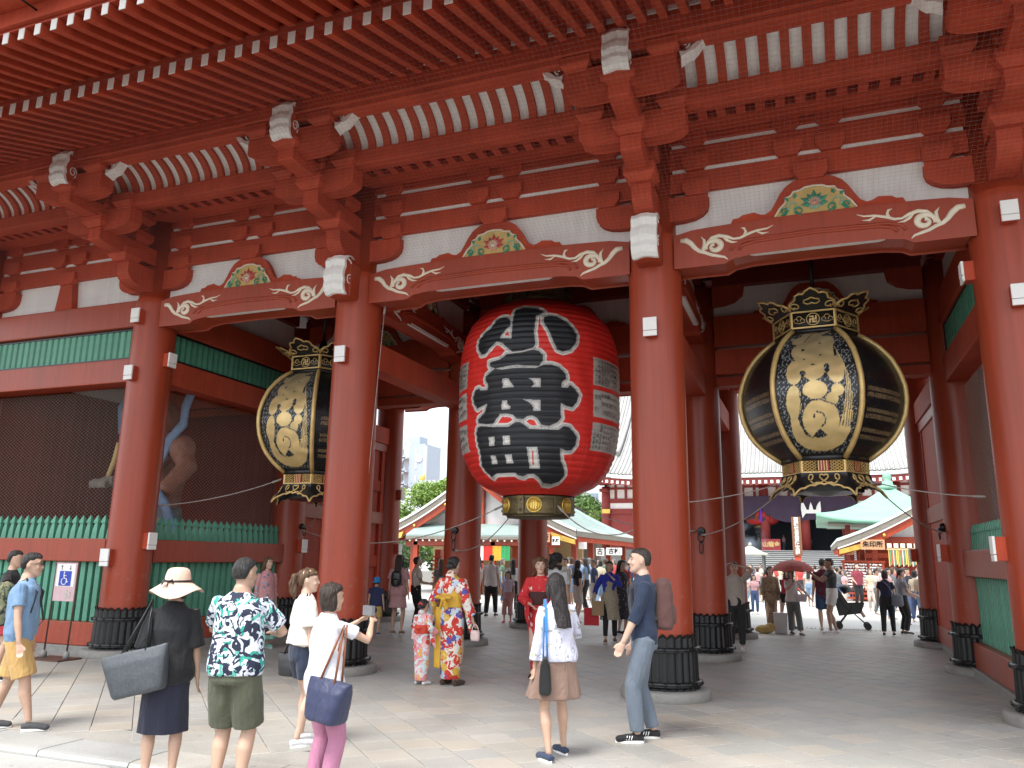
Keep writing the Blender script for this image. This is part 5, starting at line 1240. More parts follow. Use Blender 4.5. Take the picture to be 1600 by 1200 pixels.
# right: stamp office
ro=gable_shop('stamp_office','red stamp office with bright verdigris roof and wooden sign at right',8.2,5.45,28,44,2.62,5.6,M['roofc'])
small_sign(4.15,27.7,2.42,.95,.42,'朱印所','wood','black','wooden sign with black characters under the green roof at right',.27)
small_sign(3.15,28.4,2.1,.55,.22,'','wood','black','small plain wooden plaque left of the stamp office sign',.2)
part('back_wall',3.6,12.8,30.5,30.7,0,2.8,'redd',ro)
for x in (3.35,3.75,4.9,6.2): part('post',x-.09,x+.09,29.0,29.2,0,2.6,'red',ro)
for i in range(3): part('hanging_cord',3.45+i*.42,3.48+i*.42,28.9,28.93,1.3+.1*i,2.4,'white',ro)
# fortune-paper rack
rk=empty('paper_rack',(3.75,28.6,0),'red rack tied full of white fortune papers below the wooden sign','rack')
for x in (2.95,3.45,3.95,4.55): part('rack_post',x-.05,x+.05,28.5,28.6,0,1.72,'red',rk)
for z in (.14,.34,1.70): part('rack_rail',2.85,4.65,28.48,28.62,z-.04,z+.04,'red',rk)
part('rack_back',2.95,4.55,28.62,28.65,.45,1.66,'red',rk)
pm=MB(); pm.box(-.035,.035,-.02,.02,-.012,.018); pm.box(-.012,.012,-.02,.02,-.05,.0); pm=pm.mesh('tied_paper',M['white'])
b=MB()
for r_ in range(9):
    z=.62+.12*r_; part('rack_wire',2.95,4.55,28.54,28.55,z,z+.01,'white',rk)
    for i in range(30):
        if random.random()<.88: inst(pm,'tied_paper',rk,(3.0+.052*i+rv(-.01,.01),28.52,z+rv(-.012,.012)),rot=(0,rv(-.5,.5),0)) if r_<9 else None
# ribbon rack
rb_=empty('ribbon_rack',(5.4,27.9,2.2),'wooden rail hung with coloured ribbons and plaques at the right edge','rack')
part('rail',4.7,6.3,27.9,27.96,2.20,2.28,'woodl',rb_)
rc=[(.6,.45,.12),(.12,.35,.15),(.6,.12,.05),(.65,.6,.5),(.1,.25,.2),(.7,.55,.1)]
for i in range(26):
    x=4.75+.06*i; part('ribbon',x,x+.04,27.91,27.93,1.52+.04*(i%3),2.2,M_('ribbon_%s'%('gold green orange cream teal lemon'.split()[i%6]),rc[i%6],rough=.6),rb_)
for i in range(6): part('plaque',4.72+.26*i,4.9+.26*i,27.88,27.9,2.30,2.48,'cream',rb_)
# purification fountain roof behind
def hip_roof(name,label,cx,cy,h,ze,za,mat,cat):
    root=empty(name,(cx,cy,0),label,cat); b=MB(); rs=[]
    for t in np.linspace(0,1,9):
        r_=h*(1-t)+.35*t; z=ze+(za-ze)*(.45*t+.55*t*t); up=.45*(1-t)**2; ring=[]
        for k in range(4):
            a,c=[((-1,-1),(1,-1)),((1,-1),(1,1)),((1,1),(-1,1)),((-1,1),(-1,-1))][k]
            for q in range(8):
                f=q/8; x=a[0]+(c[0]-a[0])*f; y=a[1]+(c[1]-a[1])*f; cor=abs(2*f-1)**3; ring.append((cx+x*r_,cy+y*r_,z+up*cor))
        rs.append(ring)
    b.rings([[(p[0],p[1],p[2]-.28) for p in rs[0]]]+rs,True,True); b.build('roof',mat,root)
    b=MB(); b.lathe([(.55,za-.05),(.55,za+.2),(.35,za+.25),(.32,za+.5),(.2,za+.55),(.3,za+.75),(.22,za+1.0),(.05,za+1.2)],12,c=(cx,cy,0)); b.build('finial',mat,root)
    for sx in (-1,1):
        for sy in (-1,1): part('post',cx+sx*h*.6-.15,cx+sx*h*.6+.15,cy+sy*h*.6-.15,cy+sy*h*.6+.15,0,ze-.1,'hred',root)
    part('rafters',cx-h*.85,cx+h*.85,cy-h*.85,cy+h*.85,ze-.25,ze-.1,'edge',root)
    return root
hip_roof('fountain_pavilion','open pavilion with bright verdigris hipped roof and finial behind the stamp office',6.6,48,4.6,4.25,6.5,M['roofc'],'pavilion')
# ---- far buildings on the left
M['glass']=P('window_glass',(.20,.26,.32),rough=.15,var=.1); M['tower']=P('haze_tinted_cladding',(.34,.39,.46),rough=.6,var=.06); M['towerl']=P('pale_concrete',(.50,.52,.54),rough=.7,var=.05)  # tower colours raised towards blue grey to paint in distance haze
tw=empty('apartment_tower',(-83,152,0),'hazy blue grey apartment tower with zigzag outside stairs in the far distance','building')
part('tower_block',-83,-79,148,156,0,26.5,'tower',tw); part('tower_block',-92,-83,149,157,0,26.9,'towerl',tw); part('roof_box',-84.5,-81.5,150,154,26.5,28.6,'tower',tw); part('edge_pier',-79.2,-78.6,147.8,148.4,0,26,'towerl',tw)
for i in range(8):
    z=2.2+3.0*i; part('landing',-86.8,-83.1,147.0,149,z,z+.25,'towerl',tw)
    b=MB(); b.prism([(-86.6,z+.3),(-86.6,z+1.3),(-83.4,z+4.1),(-83.4,z+3.1)],'y',147.0,147.2); b.build('stair_flight',M['tower'],tw)
    part('window',-86.2,-85.0,148.9,149,z+1.0,z+2.4,'glass',tw); part('window',-81.4,-81.0,147.9,148,z+.6,z+2.2,'towerl',tw)
b=MB(); b.lathe([(.8,0),(.8,.15)],20); cl_=b.build('clock_face',M['white'],tw,local=True); cl_.location=(83-80.4,148-152.1,23.2); cl_.rotation_euler=(PI/2,0,0)
rbld=empty('brick_building',(-86,135,0),'low orange brick building in front of the distant tower','building'); part('wall',-92,-78.2,132,140,0,15.4,M_('orange_brick',(.48,.14,.08),rough=.8),rbld)
for i in range(3): part('window',-80.5-2.2*i,-79.5-2.2*i,131.9,132,11.5,13.2,'glass',rbld)
lw=empty('low_block',(-66,150,0),'pale low building on the skyline right of the tower','building'); part('wall',-77,-55,150,158,0,14.0,M_('beige_render',(.55,.42,.36),rough=.8),lw)
for i in range(7): part('window',-75+2.8*i,-73.6+2.8*i,149.9,150,10.8,12.4,'glass',lw)
gr=empty('tiled_pavilion',(-35.5,66,0),'grey tiled pyramid roof with gold ridge ornaments beyond the trees','pavilion')
b=MB(); b.rings([[(-35.5+x*rx,66+y*ry,z) for x,y in ((-1,-1),(1,-1),(1,1),(-1,1))] for rx,ry,z in ((6.8,6.5,5.2),(6.0,5.6,5.7),(4.2,3.6,7.0),(2.6,1.4,8.6),(1.9,.5,9.3))],True,False); b.build('roof',M['tile2'],gr)
part('walls',-40.5,-30.5,62,70,0,5.3,'plaster',gr); part('ridge',-37.5,-33.5,65.6,66.4,9.2,9.6,'tile2',gr)
for x in (-37.4,-33.6): b=MB(); b.tube([(x,66,9.5),(x+.1,66,10.0),(x-.3*np.sign(x+35.5),66,10.3)],[.3,.3,.08],6); b.build('ridge_ornament',M['goldp'],gr)
for i in range(34):
    x=-42+.4*i; a=(x+35.5)/6.6
    b=MB(); b.tube([(x,59.4,5.3),(-35.5+(x+35.5)*.88,60.4,5.75),(-35.5+(x+35.5)*.62,62.4,7.05),(-35.5+(x+35.5)*.38,64.6,8.65)],.09,4); b.build('tile_roll',M['tile2'],gr)
wb2=empty('white_block',(-27,95,0),'pale modern building behind the trees right of the red lantern','building'); part('wall',-38,-22,95,100,0,11.5,'towerl',wb2)
for i in range(6):
    for j in range(3): part('window',-36+2.3*i,-34.6+2.3*i,94.9,95,3+2.8*j,4.8+2.8*j,'glass',wb2)
# ---- trees
M['bark']=P('tree_bark',(.12,.09,.06),rough=.9,var=.3,scale=6,bump=.5)
def leafmat(name,c): 
    m=P(name,c,rough=.55,var=.35,scale=1.2); b=m.node_tree.nodes['Principled BSDF']; b.inputs['Subsurface Weight'].default_value=0; return m
M['leafa']=leafmat('light_green_leaves',(.20,.31,.06)); M['leafb']=leafmat('dark_green_leaves',(.07,.12,.04)); M['leafc']=leafmat('mid_green_leaves',(.12,.21,.05))
def tree(x,y,h,rad,mat,label,n=9000,seed=1,low=.25,leaf=.16):
    rr=random.Random(seed); root=empty('tree',(x,y,0),label,'tree','trees beyond the courtyard')
    b=MB(); b.tube([(x,y,-.1),(x+.1,y,h*.3),(x-.1,y+.1,h*.6)],[.26,.2,.1],8); clumps=[]
    for k in range(16):
        a=rr.uniform(0,2*PI); zz=h*(low+rr.random()*(.95-low)); q=rad*rr.uniform(.25,.85)*math.sin(PI*min(.98,max(.1,(zz/h-low*.6)/(1.05-low*.6))))**.6
        c=(x+q*math.cos(a),y+q*math.sin(a),zz); clumps.append((c,rad*rr.uniform(.22,.42))); b.tube([(x,y,zz*.55),((x+c[0])/2,(y+c[1])/2,zz*.8),c],[.08,.05,.02],5)
    b.build('trunk',M['bark'],root)
    vs=[];fs=[]
    for i in range(n):
        c,r_=clumps[i%len(clumps)]; u,v,w_=[rr.gauss(0,1) for _ in range(3)]; L_=math.sqrt(u*u+v*v+w_*w_)+1e-6; q=r_*rr.uniform(.55,1.15)
        p=Vector((c[0]+u/L_*q,c[1]+v/L_*q,c[2]+w_/L_*q*.75)); s=leaf*rr.uniform(.6,1.3)
        d=Vector((rr.gauss(0,1),rr.gauss(0,1),rr.gauss(0,.6))).normalized(); e=d.orthogonal().normalized(); e=(Matrix.Rotation(rr.uniform(0,6),3,d)@e)
        k=len(vs); vs+=[p-d*s,p+e*s*.45,p+d*s,p-e*s*.45+Vector((0,0,.02))]; fs.append((k,k+1,k+2,k+3))
    m=MB(); m.add(vs,fs); m.build('crown',mat,root,kind='stuff')
tree(-28.5,43,6.8,3.4,M['leafa'],'light green leafy tree in front of the tiled roof, far left',seed=2,n=15000,leaf=.13)
tree(-25.2,46,7.2,3.2,M['leafa'],'light green tree directly left of the dark middle column',seed=3,n=15000,leaf=.13)
tree(-24.5,36,3.6,2.6,M['leafb'],'low dark shrubby tree under the office eaves at left',seed=4,low=.1,n=9000,leaf=.11)
tree(-20.5,38,3.4,2.3,M['leafc'],'low bushy tree beside the office post at left',seed=5,low=.1,n=5000)
tree(-28.5,34,3.4,2.6,M['leafb'],'dark bushy tree behind the people at the far left gap',seed=8,low=.1,n=4000)
tree(-22.5,80,9.2,4.4,M['leafc'],'round green tree seen just right of the red lantern foot',seed=6,n=12000,leaf=.19)
tree(-18.8,72,6.6,2.6,M['leafa'],'small bright tree beside the hall corner',seed=7,n=3500,leaf=.2)
b=MB(); 
hd=empty('stone_wall',(-24,32,0),'low grey stone wall along the left of the courtyard','wall'); part('wall',-34,-17.2,32,32.3,0,.8,'stone',hd)
rp=empty('notice_post',(-9.5,13.2,0),'slim red lattice stand on a dark foot near the left passage','stand')
part('foot',-9.85,-9.15,12.9,13.5,-.01,.14,M_('dark_foot',(.03,.02,.02)),rp); part('post',-9.6,-9.4,13.1,13.3,.14,1.85,'red',rp)
for i in range(6): part('slat',-9.66,-9.34,13.05,13.1,.95+.13*i,1.0+.13*i,'redb',rp)
# ================================================================ ACCESS SIGN by the left niche
ws=empty('access_sign',(-8.95,-1.35,0),'upright wheelchair access sign on two thin posts beside the left column','sign')
WX,WY=-9.18,-.78
M['signpink']=P('pink_notice_print',(.62,.42,.44),rough=.4,var=.1,scale=8); M['signblue']=P('sign_blue',(.012,.05,.42),rough=.4)
part('panel',WX-.22,WX+.22,WY-.012,WY+.012,.86,1.44,'signpink',ws); part('panel_face',WX-.19,WX+.19,WY-.018,WY-.012,1.08,1.42,'white',ws)
part('blue_field',WX-.125,WX+.125,WY-.022,WY-.018,1.09,1.315,'signblue',ws)
b=MB(); yy=WY-.026
b.ball((WX-.02,yy,1.29),(.016,.004,.016),10,6)
b.tube([(WX-.02,yy,1.27),(WX-.014,yy,1.205),(WX+.035,yy,1.20),(WX+.055,yy,1.145),(WX+.075,yy,1.155)],.010,6)
b.tube([(WX-.015,yy,1.245),(WX+.03,yy,1.243)],.007,6)
b.tube([(WX-.012+.052*math.cos(R(a)),yy,1.16+.052*math.sin(R(a))) for a in range(130,375,15)],.008,6); b.build('wheelchair_symbol',M['white'],ws)
b=MB()
for s_,xx in ((1,-.09),(-1,.09)):
    b.prism([(WX+xx-.005,1.335),(WX+xx+.005,1.335),(WX+xx+.005,1.40),(WX+xx-.005,1.40)],'y',WY-.022,WY-.019)
    z0=1.405 if s_>0 else 1.33
    b.prism([(WX+xx-.022,z0-s_*.028),(WX+xx,z0),(WX+xx+.022,z0-s_*.028),(WX+xx,z0-s_*.012)],'y',WY-.022,WY-.019)
b.build('arrows',M['black'],ws)
part('small_notice',WX+.02,WX+.15,WY-.016,WY-.012,.89,1.03,M_('notice_grey',(.5,.42,.4),rough=.5,var=.5,scale=40),ws)
M['pole']=P('brown_metal_pole',(.09,.04,.03),rough=.45)
for s in (-1,1):
    b=MB(); b.tube([(WX+s*.235,WY,1.46),(WX+s*.235,WY-.02,.03)],.013,8); b.build('post',M['pole'],ws)
part('cross_bar',WX-.235,WX+.235,WY-.01,WY+.01,1.445,1.46,'pole',ws); part('base_plate',WX-.34,WX+.34,WY-.25,WY+.18,.0,.022,'pole',ws)
for s in (-1,1):
    b=MB(); b.lathe([(.045,0.02),(.045,.09),(.02,.13)],14,c=(WX+s*.235,WY-.02,0)); b.build('post_foot',M_('grey_rubber',(.25,.25,.24),rough=.7),ws)
# guardian statue in the left niche
gs=empty('guardian_statue',(-10.2,2.3,.6),'brown muscular guardian statue with blue scarf behind the wire mesh of the left niche','statue')
M['skin_st']=P('painted_statue_skin',(.30,.12,.08),rough=.55,var=.25,scale=5); M['scarf']=P('blue_statue_scarf',(.16,.24,.38),rough=.55,var=.2,scale=6); M['robe']=P('statue_robe_grey_blue',(.16,.19,.22),rough=.6,var=.35,scale=7,col2=(.28,.2,.1),thr=(.55,.6))
# ================================================================ PEOPLE
def smoothstep(a,b,x): t=min(1,max(0,(x-a)/(b-a))); return t*t*(3-2*t)
def fuse(mb,name,mat,parent,voxel=.012,smooth=3,wrinkle=0,wscale=7.0,wz=.5,fn=None,seed=0):
    me=mb.mesh('tmp',mat); o=bpy.data.objects.new('tmp',me)
    r=o.modifiers.new('r','REMESH'); r.mode='VOXEL'; r.voxel_size=voxel; r.use_smooth_shade=True
    s=o.modifiers.new('s','SMOOTH'); s.factor=.6; s.iterations=smooth
    m2=evald(o); bpy.data.objects.remove(o); bpy.data.meshes.remove(me); m2.name=name
    n=len(m2.vertices)
    if wrinkle or fn:
        co=np.empty(n*3); m2.vertices.foreach_get('co',co); co=co.reshape(-1,3); no=np.empty(n*3); m2.vertices.foreach_get('normal',no); no=no.reshape(-1,3)
        if wrinkle:
            x,y,z=co[:,0]*wscale+seed,co[:,1]*wscale+seed*1.7,co[:,2]*wscale*wz
            d=np.sin(x*2.1+1.3*np.sin(z*1.9+y))*.5+np.sin(y*2.7-z*1.6+1.7*np.sin(x*1.3))*.4+np.sin((x+y)*4.3+2.2*np.sin(z*3.1))*.25
            co=co+no*(d*wrinkle)[:,None]
        if fn: co=fn(co,no)
        m2.vertices.foreach_set('co',co.ravel()); m2.update()
    m2.materials.clear(); m2.materials.append(mat)
    m2.polygons.foreach_set('use_smooth',[True]*len(m2.polygons))
    o=bpy.data.objects.new(name,m2); COL.objects.link(o); o.parent=parent; ORG[o.name]=ORG[parent.name]; return o
def ell(c,rx,ry,n=16,ax=None):
    return [(c[0]+rx*math.cos(2*PI*j/n),c[1]+ry*math.sin(2*PI*j/n),c[2]) for j in range(n)]
def ik(S,W,a,b,pole):
    S,W=Vector(S),Vector(W); d=W-S; L_=min(d.length,(a+b)*.998); 
    if d.length>1e-6: W=S+d.normalized()*L_
    t=(a*a-b*b+L_*L_)/(2*L_); h=math.sqrt(max(0,a*a-t*t)); u=(W-S).normalized(); p=Vector(pole); p=(p-u*p.dot(u))
    p=p.normalized() if p.length>1e-4 else u.orthogonal().normalized()
    return S+u*t+p*h,W
SK={}
def skin(tone):
    if tone not in SK:
        c={'asian':(.50,.315,.225),'light':(.58,.38,.285),'tan':(.38,.225,.15),'stone':(.30,.12,.08)}[tone]
        m=P('skin_'+tone,c,rough=.5,var=.07,scale=9); SK[tone]=m
        b=m.node_tree.nodes['Principled BSDF']; b.inputs['Subsurface Weight'].default_value=.0
    return SK[tone]
HC={}
def hairmat(c):
    if c not in HC: HC[c]=P('hair_%d'%(len(HC)+1),c,rough=.45,var=.55,scale=42,stretch=(1,1,.10),bump=.9,bscale=110)
    return HC[c]
CL={}
def cloth(name,col,**k):
    if name not in CL: 
        k.setdefault('rough',.85); k.setdefault('var',.08); k.setdefault('scale',6); k.setdefault('bump',.12); k.setdefault('bscale',120); k.setdefault('sheen',.1); k.setdefault('fold',.38); CL[name]=P(name,col,**k)
    return CL[name]
def print_cloth(name,base,layers):
    """layers: (kind, scale, threshold, colours) kind flower|leaf"""
    if name in CL: return CL[name]
    m=P(name,base,rough=.8,var=.05,bump=.08,bscale=100,fold=.32); nt=m.node_tree; N=nt.nodes; L=nt.links; h=[n for n in N if n.type=='HUE_SAT'][0]
    tc=N.new('ShaderNodeTexCoord'); prev=None
    rgb=N.new('ShaderNodeRGB'); rgb.outputs[0].default_value=(*base,1); prev=rgb.outputs[0]
    for i,(kind,sc,thr,cols) in enumerate(layers):
        mp=N.new('ShaderNodeMapping'); mp.inputs['Location'].default_value=(i*3.7,i*1.9,i*5.1); L.new(tc.outputs['Object'],mp.inputs[0])
        if kind=='flower':
            nz=N.new('ShaderNodeTexNoise'); nz.inputs['Scale'].default_value=sc*1.6; L.new(mp.outputs[0],nz.inputs['Vector'])
            mxv=N.new('ShaderNodeVectorMath'); mxv.operation='MULTIPLY_ADD'; L.new(nz.outputs['Color'],mxv.inputs[0]); mxv.inputs[1].default_value=(.9/sc,)*3; L.new(mp.outputs[0],mxv.inputs[2])
            v=N.new('ShaderNodeTexVoronoi'); v.inputs['Scale'].default_value=sc; L.new(mxv.outputs[0],v.inputs['Vector'])
            lt=N.new('ShaderNodeMath'); lt.operation='LESS_THAN'; lt.inputs[1].default_value=thr; L.new(v.outputs['Distance'],lt.inputs[0])
            fac=lt.outputs[0]; src=v.outputs['Color']
            sx=N.new('ShaderNodeSeparateColor'); L.new(src,sx.inputs[0]); val=sx.outputs[0]
        else:
            nz=N.new('ShaderNodeTexNoise'); nz.inputs['Scale'].default_value=sc; nz.inputs['Detail'].default_value=2; nz.inputs['Distortion'].default_value=2.6; L.new(mp.outputs[0],nz.inputs['Vector'])
            lt=N.new('ShaderNodeMath'); lt.operation='GREATER_THAN'; lt.inputs[1].default_value=thr; L.new(nz.outputs['Fac'],lt.inputs[0]); fac=lt.outputs[0]
            n2=N.new('ShaderNodeTexNoise'); n2.inputs['Scale'].default_value=sc*.6; L.new(mp.outputs[0],n2.inputs['Vector']); val=n2.outputs['Fac']
        rp=N.new('ShaderNodeValToRGB'); rp.color_ramp.interpolation='CONSTANT'; el=rp.color_ramp.elements
        k=len(cols)
        for q,c in enumerate(cols):
            pos=(q/k if kind=='flower' else (0 if q==0 else .42+.16*q/k))
            e=el[q] if q<2 else el.new(pos); e.position=pos; e.color=(*c,1)
        if k==1: el[1].position=1; el[1].color=(*cols[0],1)
        L.new(val,rp.inputs[0]); mx=N.new('ShaderNodeMix'); mx.data_type='RGBA'; L.new(fac,mx.inputs[0]); L.new(prev,mx.inputs[6]); L.new(rp.outputs[0],mx.inputs[7]); prev=mx.outputs[2]
        if kind=='flower':
            l2=N.new('ShaderNodeMath'); l2.operation='LESS_THAN'; l2.inputs[1].default_value=thr*.28; L.new(v.outputs['Distance'],l2.inputs[0])
            mx=N.new('ShaderNodeMix'); mx.data_type='RGBA'; L.new(l2.outputs[0],mx.inputs[0]); L.new(prev,mx.inputs[6]); mx.inputs[7].default_value=(.75,.62,.30,1); prev=mx.outputs[2]
    L.new(prev,h.inputs['Color']); CL[name]=m; return m
def person(label,loc,H,rz,tone='asian',sex='m',hair=('short',(.012,.010,.009)),top=None,bottom=None,shoe=None,handR=None,handL=None,footR=(0,0),footL=(0,0),head=0,nod=0,lean=0,res=.014,grp=None,dress=None,kimono=None,hat=None,poleR=None,poleL=None,stout=1.0,twist=0,glasses=False,face=None,cat='person',parent_name='person',child=False,heel=0,sitting=False):
    """local frame: faces -y, person's right hand at -x"""
    root=empty(parent_name,loc,label,cat,grp,rz=rz); near=res<=.0105
    if face is None: face=res<=.012
    hs=1.18 if child else 1.0; f_=.92 if sex=='f' else 1.0
    J={}; ln=lean
    def sp(z): # spine offset for leaning
        t=max(0,(z-.52)); return -t*math.sin(R(ln)),-(1-math.cos(R(ln)))*t
    def S(x,y,z): o=sp(z); return Vector((x*H,(y+o[0])*H,(z+o[1])*H))
    shx=(.105 if sex=='m' else .092)*stout**.5
    shR,shL=S(-shx,0,.798),S(shx,0,.798); hpR,hpL=S(-.052,0,.50),S(.052,0,.50)
    if twist:
        Mt=Matrix.Rotation(R(twist),3,'Z'); shR=Mt@shR; shL=Mt@shL
    hR=Vector(handR)*H if handR else S(-shx-.045,-.02,.455); hL=Vector(handL)*H if handL else S(shx+.045,-.02,.455)
    elR,wrR=ik(shR,hR,.168*H,.150*H,poleR or (-.35,1,-.25)); elL,wrL=ik(shL,hL,.168*H,.150*H,poleL or (.35,1,-.25))
    def foot(s,f): return Vector((s*.058*H+f[0]*H,f[1]*H,.042*H+heel))
    aR,aL=foot(-1,footR),foot(1,footL)
    knR,aR=ik(hpR,aR,.235*H,.235*H,(-.1,-1,0)); knL,aL=ik(hpL,aL,.235*H,.235*H,(.1,-1,0))
    J.update(shR=shR,shL=shL,elR=elR,elL=elL,wrR=wrR,wrL=wrL,knR=knR,knL=knL,aR=aR,aL=aL,hpR=hpR,hpL=hpL)
    sk=skin(tone); b=MB(); q=H/1.7
    def ring(z,rx,ry,dy=0,n=16):
        c=S(0,dy,z); r=[(c.x+rx*q*math.cos(2*PI*j/n),c.y+ry*q*math.sin(2*PI*j/n),c.z) for j in range(n)]
        if twist:
            a=R(twist)*smoothstep(.55,.8,z); r=[(x*math.cos(a)-y*math.sin(a),x*math.sin(a)+y*math.cos(a),zz) for x,y,zz in r]
        return r
    st=stout
    if sex=='m': tor=[(.47,.12,.09),(.50,.155,.105),(.54,.158,.11),(.60,.145,.10),(.66,.150,.105),(.72,.165,.115),(.77,.168,.115),(.80,.150,.10),(.82,.118,.08),(.84,.078,.065),(.875,.055,.058)]
    else: tor=[(.47,.13,.09),(.50,.165,.11),(.54,.160,.11),(.60,.125,.09),(.66,.122,.09),(.72,.140,.112),(.77,.142,.10),(.80,.126,.085),(.82,.098,.068),(.84,.062,.055),(.875,.045,.048)]
    tor=[(z,rx*st if z<.81 else rx,ry*st if z<.81 else ry) for z,rx,ry in tor]
    b.rings([ring(*t) for t in tor])
    # head
    neck=S(0,-.004,.855); hc=S(0,-.012,.928); hr=hs
    hM=Matrix.Translation(hc)@Matrix.Rotation(R(head),4,'Z')@Matrix.Rotation(R(-nod),4,'X')@Matrix.Scale(q*hr,4)
    b.tube([S(0,0,.83),S(0,-.003,.86),hM@Vector((0,.012,-.05))],[.056*q*f_,.052*q*f_,.050*q*f_],12)
    hd=MB(); 
    # skull and jaw as stacked rings: z, half width, front y, back y
    for zr in ((-.118,.022,-.078,-.03),(-.108,.036,-.086,-.02),(-.09,.050,-.088,.0),(-.065,.060,-.088,.045),(-.035,.067,-.088,.075),(-.005,.071,-.088,.09),(.025,.074,-.090,.098),(.055,.073,-.086,.096),(.08,.064,-.070,.085),(.10,.046,-.046,.06),(.112,.02,-.018,.03)):
        z,wx,yf,yb=zr; cy=(yf+yb)/2; ry=(yb-yf)/2
        hd.v and None
        rr_=[hM@Vector((wx*math.cos(2*PI*j/20),cy+ry*math.sin(2*PI*j/20),z)) for j in range(20)]
        if zr[0]==-.118: HRG=[rr_]
        else: HRG.append(rr_)
    b.rings(HRG)
    if near or face:
        b.tube([hM@Vector((0,-.084,.022)),hM@Vector((0,-.100,-.008)),hM@Vector((0,-.108,-.028)),hM@Vector((0,-.090,-.036))],[.008*q,.011*q,.0145*q,.008*q],8)
        for s in (-1,1):
            b.ball(hM@Vector((s*.012,-.094,-.030)),(.009*q,)*3,8,6); b.ball(hM@Vector((s*.074,.006,-.008)),(.010*q,.020*q,.032*q),8,8)
            b.ball(hM@Vector((s*.036,-.072,-.03)),(.022*q,.018*q,.022*q),8,6)
            b.tube([hM@Vector((s*.012,-.088,.028)),hM@Vector((s*.032,-.088,.034)),hM@Vector((s*.052,-.076,.028))],[.008*q,.009*q,.006*q],6)
        b.tube([hM@Vector((-.02,-.086,-.060)),hM@Vector((0,-.094,-.060)),hM@Vector((.02,-.086,-.060))],[.006*q,.0085*q,.006*q],6)
        b.ball(hM@Vector((0,-.082,-.098)),(.02*q,.014*q,.014*q),8,6)
    # limbs
    for sh,el,wr,s in ((shR,elR,wrR,-1),(shL,elL,wrL,1)):
        k=q*(1 if sex=='m' else .86); inn=sh+Vector((-s*.05*q,0,-.012*q))
        b.tube([inn,sh,sh.lerp(el,.3),el,el.lerp(wr,.3),wr],[.040*k,.047*k,.044*k,.035*k,.037*k,.024*k],12)
        # hand: palm, four fingers, thumb
        d=(wr-el).normalized(); side=Vector((0,-1,0)) if abs(d.y)<.75 else Vector((0,0,1)); side=(side-d*side.dot(d)).normalized(); nrm=d.cross(side)*s
        pc=wr+d*.045*k; 
        b.tube([wr-d*.01*k,wr+d*.03*k,wr+d*.082*k],[.024*k,.034*k,.030*k],10,flat=.5,up=tuple(nrm))
        if res<=.014:
            fr=.0082*k if not near else .0088*k
            for i,(off,L_) in enumerate(((.030,.072),(.010,.080),(-.010,.074),(-.029,.058))):
                b0=wr+d*.075*k+side*off*k; cu=nrm*(-.4)
                b.tube([b0-d*.02*k,b0+d*L_*.4*k+cu*.004,b0+(d*.72+cu*.5)*L_*k,b0+(d*.85+cu*1.0)*L_*k],[fr*1.1,fr*1.05,fr,fr*.8],6)
            b.tube([wr+d*.02*k+side*.018*k,wr+d*.055*k+side*.048*k,wr+d*.085*k+side*.056*k-nrm*.012*k],[fr*1.3,fr*1.25,fr],6)
    bl=q*(1 if sex=='m' else .93)*st**.5
    for hp,kn,an,s in ((hpR,knR,aR,-1),(hpL,knL,aL,1)):
        calf=kn.lerp(an,.33)+Vector((0,.012*q,0))
        b.tube([hp+Vector((0,0,.03*q)),hp.lerp(kn,.35),hp.lerp(kn,.8),kn,calf,kn.lerp(an,.7),an],[.088*bl,.080*bl,.060*bl,.052*bl,.056*bl,.038*bl,.030*bl],14)
        fy=an.y; b.tube([(an.x,fy+.035*q,.030*q+heel),(an.x,fy-.04*q,.034*q+heel),(an.x+s*.006,fy-.12*q,.022*q+heel),(an.x+s*.008,fy-.165*q,.016*q+heel)],[.030*q,.036*q,.036*q,.020*q],10,flat=.8)
    body=fuse(b,'body',sk,root,res,2)
    if face and not (90<abs(((head+math.degrees(0))%360)-180)<-1):
        eb=MB()
        for s in (-1,1):
            e=MB(); e.ball(hM@Vector((s*.031,-.0845,.008)),(.0125*q,.006*q,.0065*q),10,6); e.build('eye',cloth('eye_white',(.55,.52,.50),rough=.3),root,local=True)
            e=MB(); e.ball(hM@Vector((s*.031,-.0885,.008)),(.0062*q,.004*q,.0062*q),8,6); e.build('iris',cloth('eye_dark',(.02,.012,.01),rough=.2),root,local=True)
            e=MB(); e.tube([hM@Vector((s*.016,-.094,.031)),hM@Vector((s*.034,-.095,.036)),hM@Vector((s*.052,-.082,.028))],[.0035*q,.004*q,.002*q],6); e.build('eyebrow',hairmat(hair[1] if hair[0]!='none' else (.02,.015,.01)),root,local=True)
        e=MB(); e.tube([hM@Vector((-.024,-.086,-.060)),hM@Vector((-.008,-.0985,-.058)),hM@Vector((.008,-.0985,-.058)),hM@Vector((.024,-.086,-.060))],[.003*q,.0055*q,.0055*q,.003*q],6); e.build('lips',cloth('lip_'+tone,(.42,.12,.10),rough=.45),root,local=True)
    # hair
    hk,hcx=hair[0],hair[1]
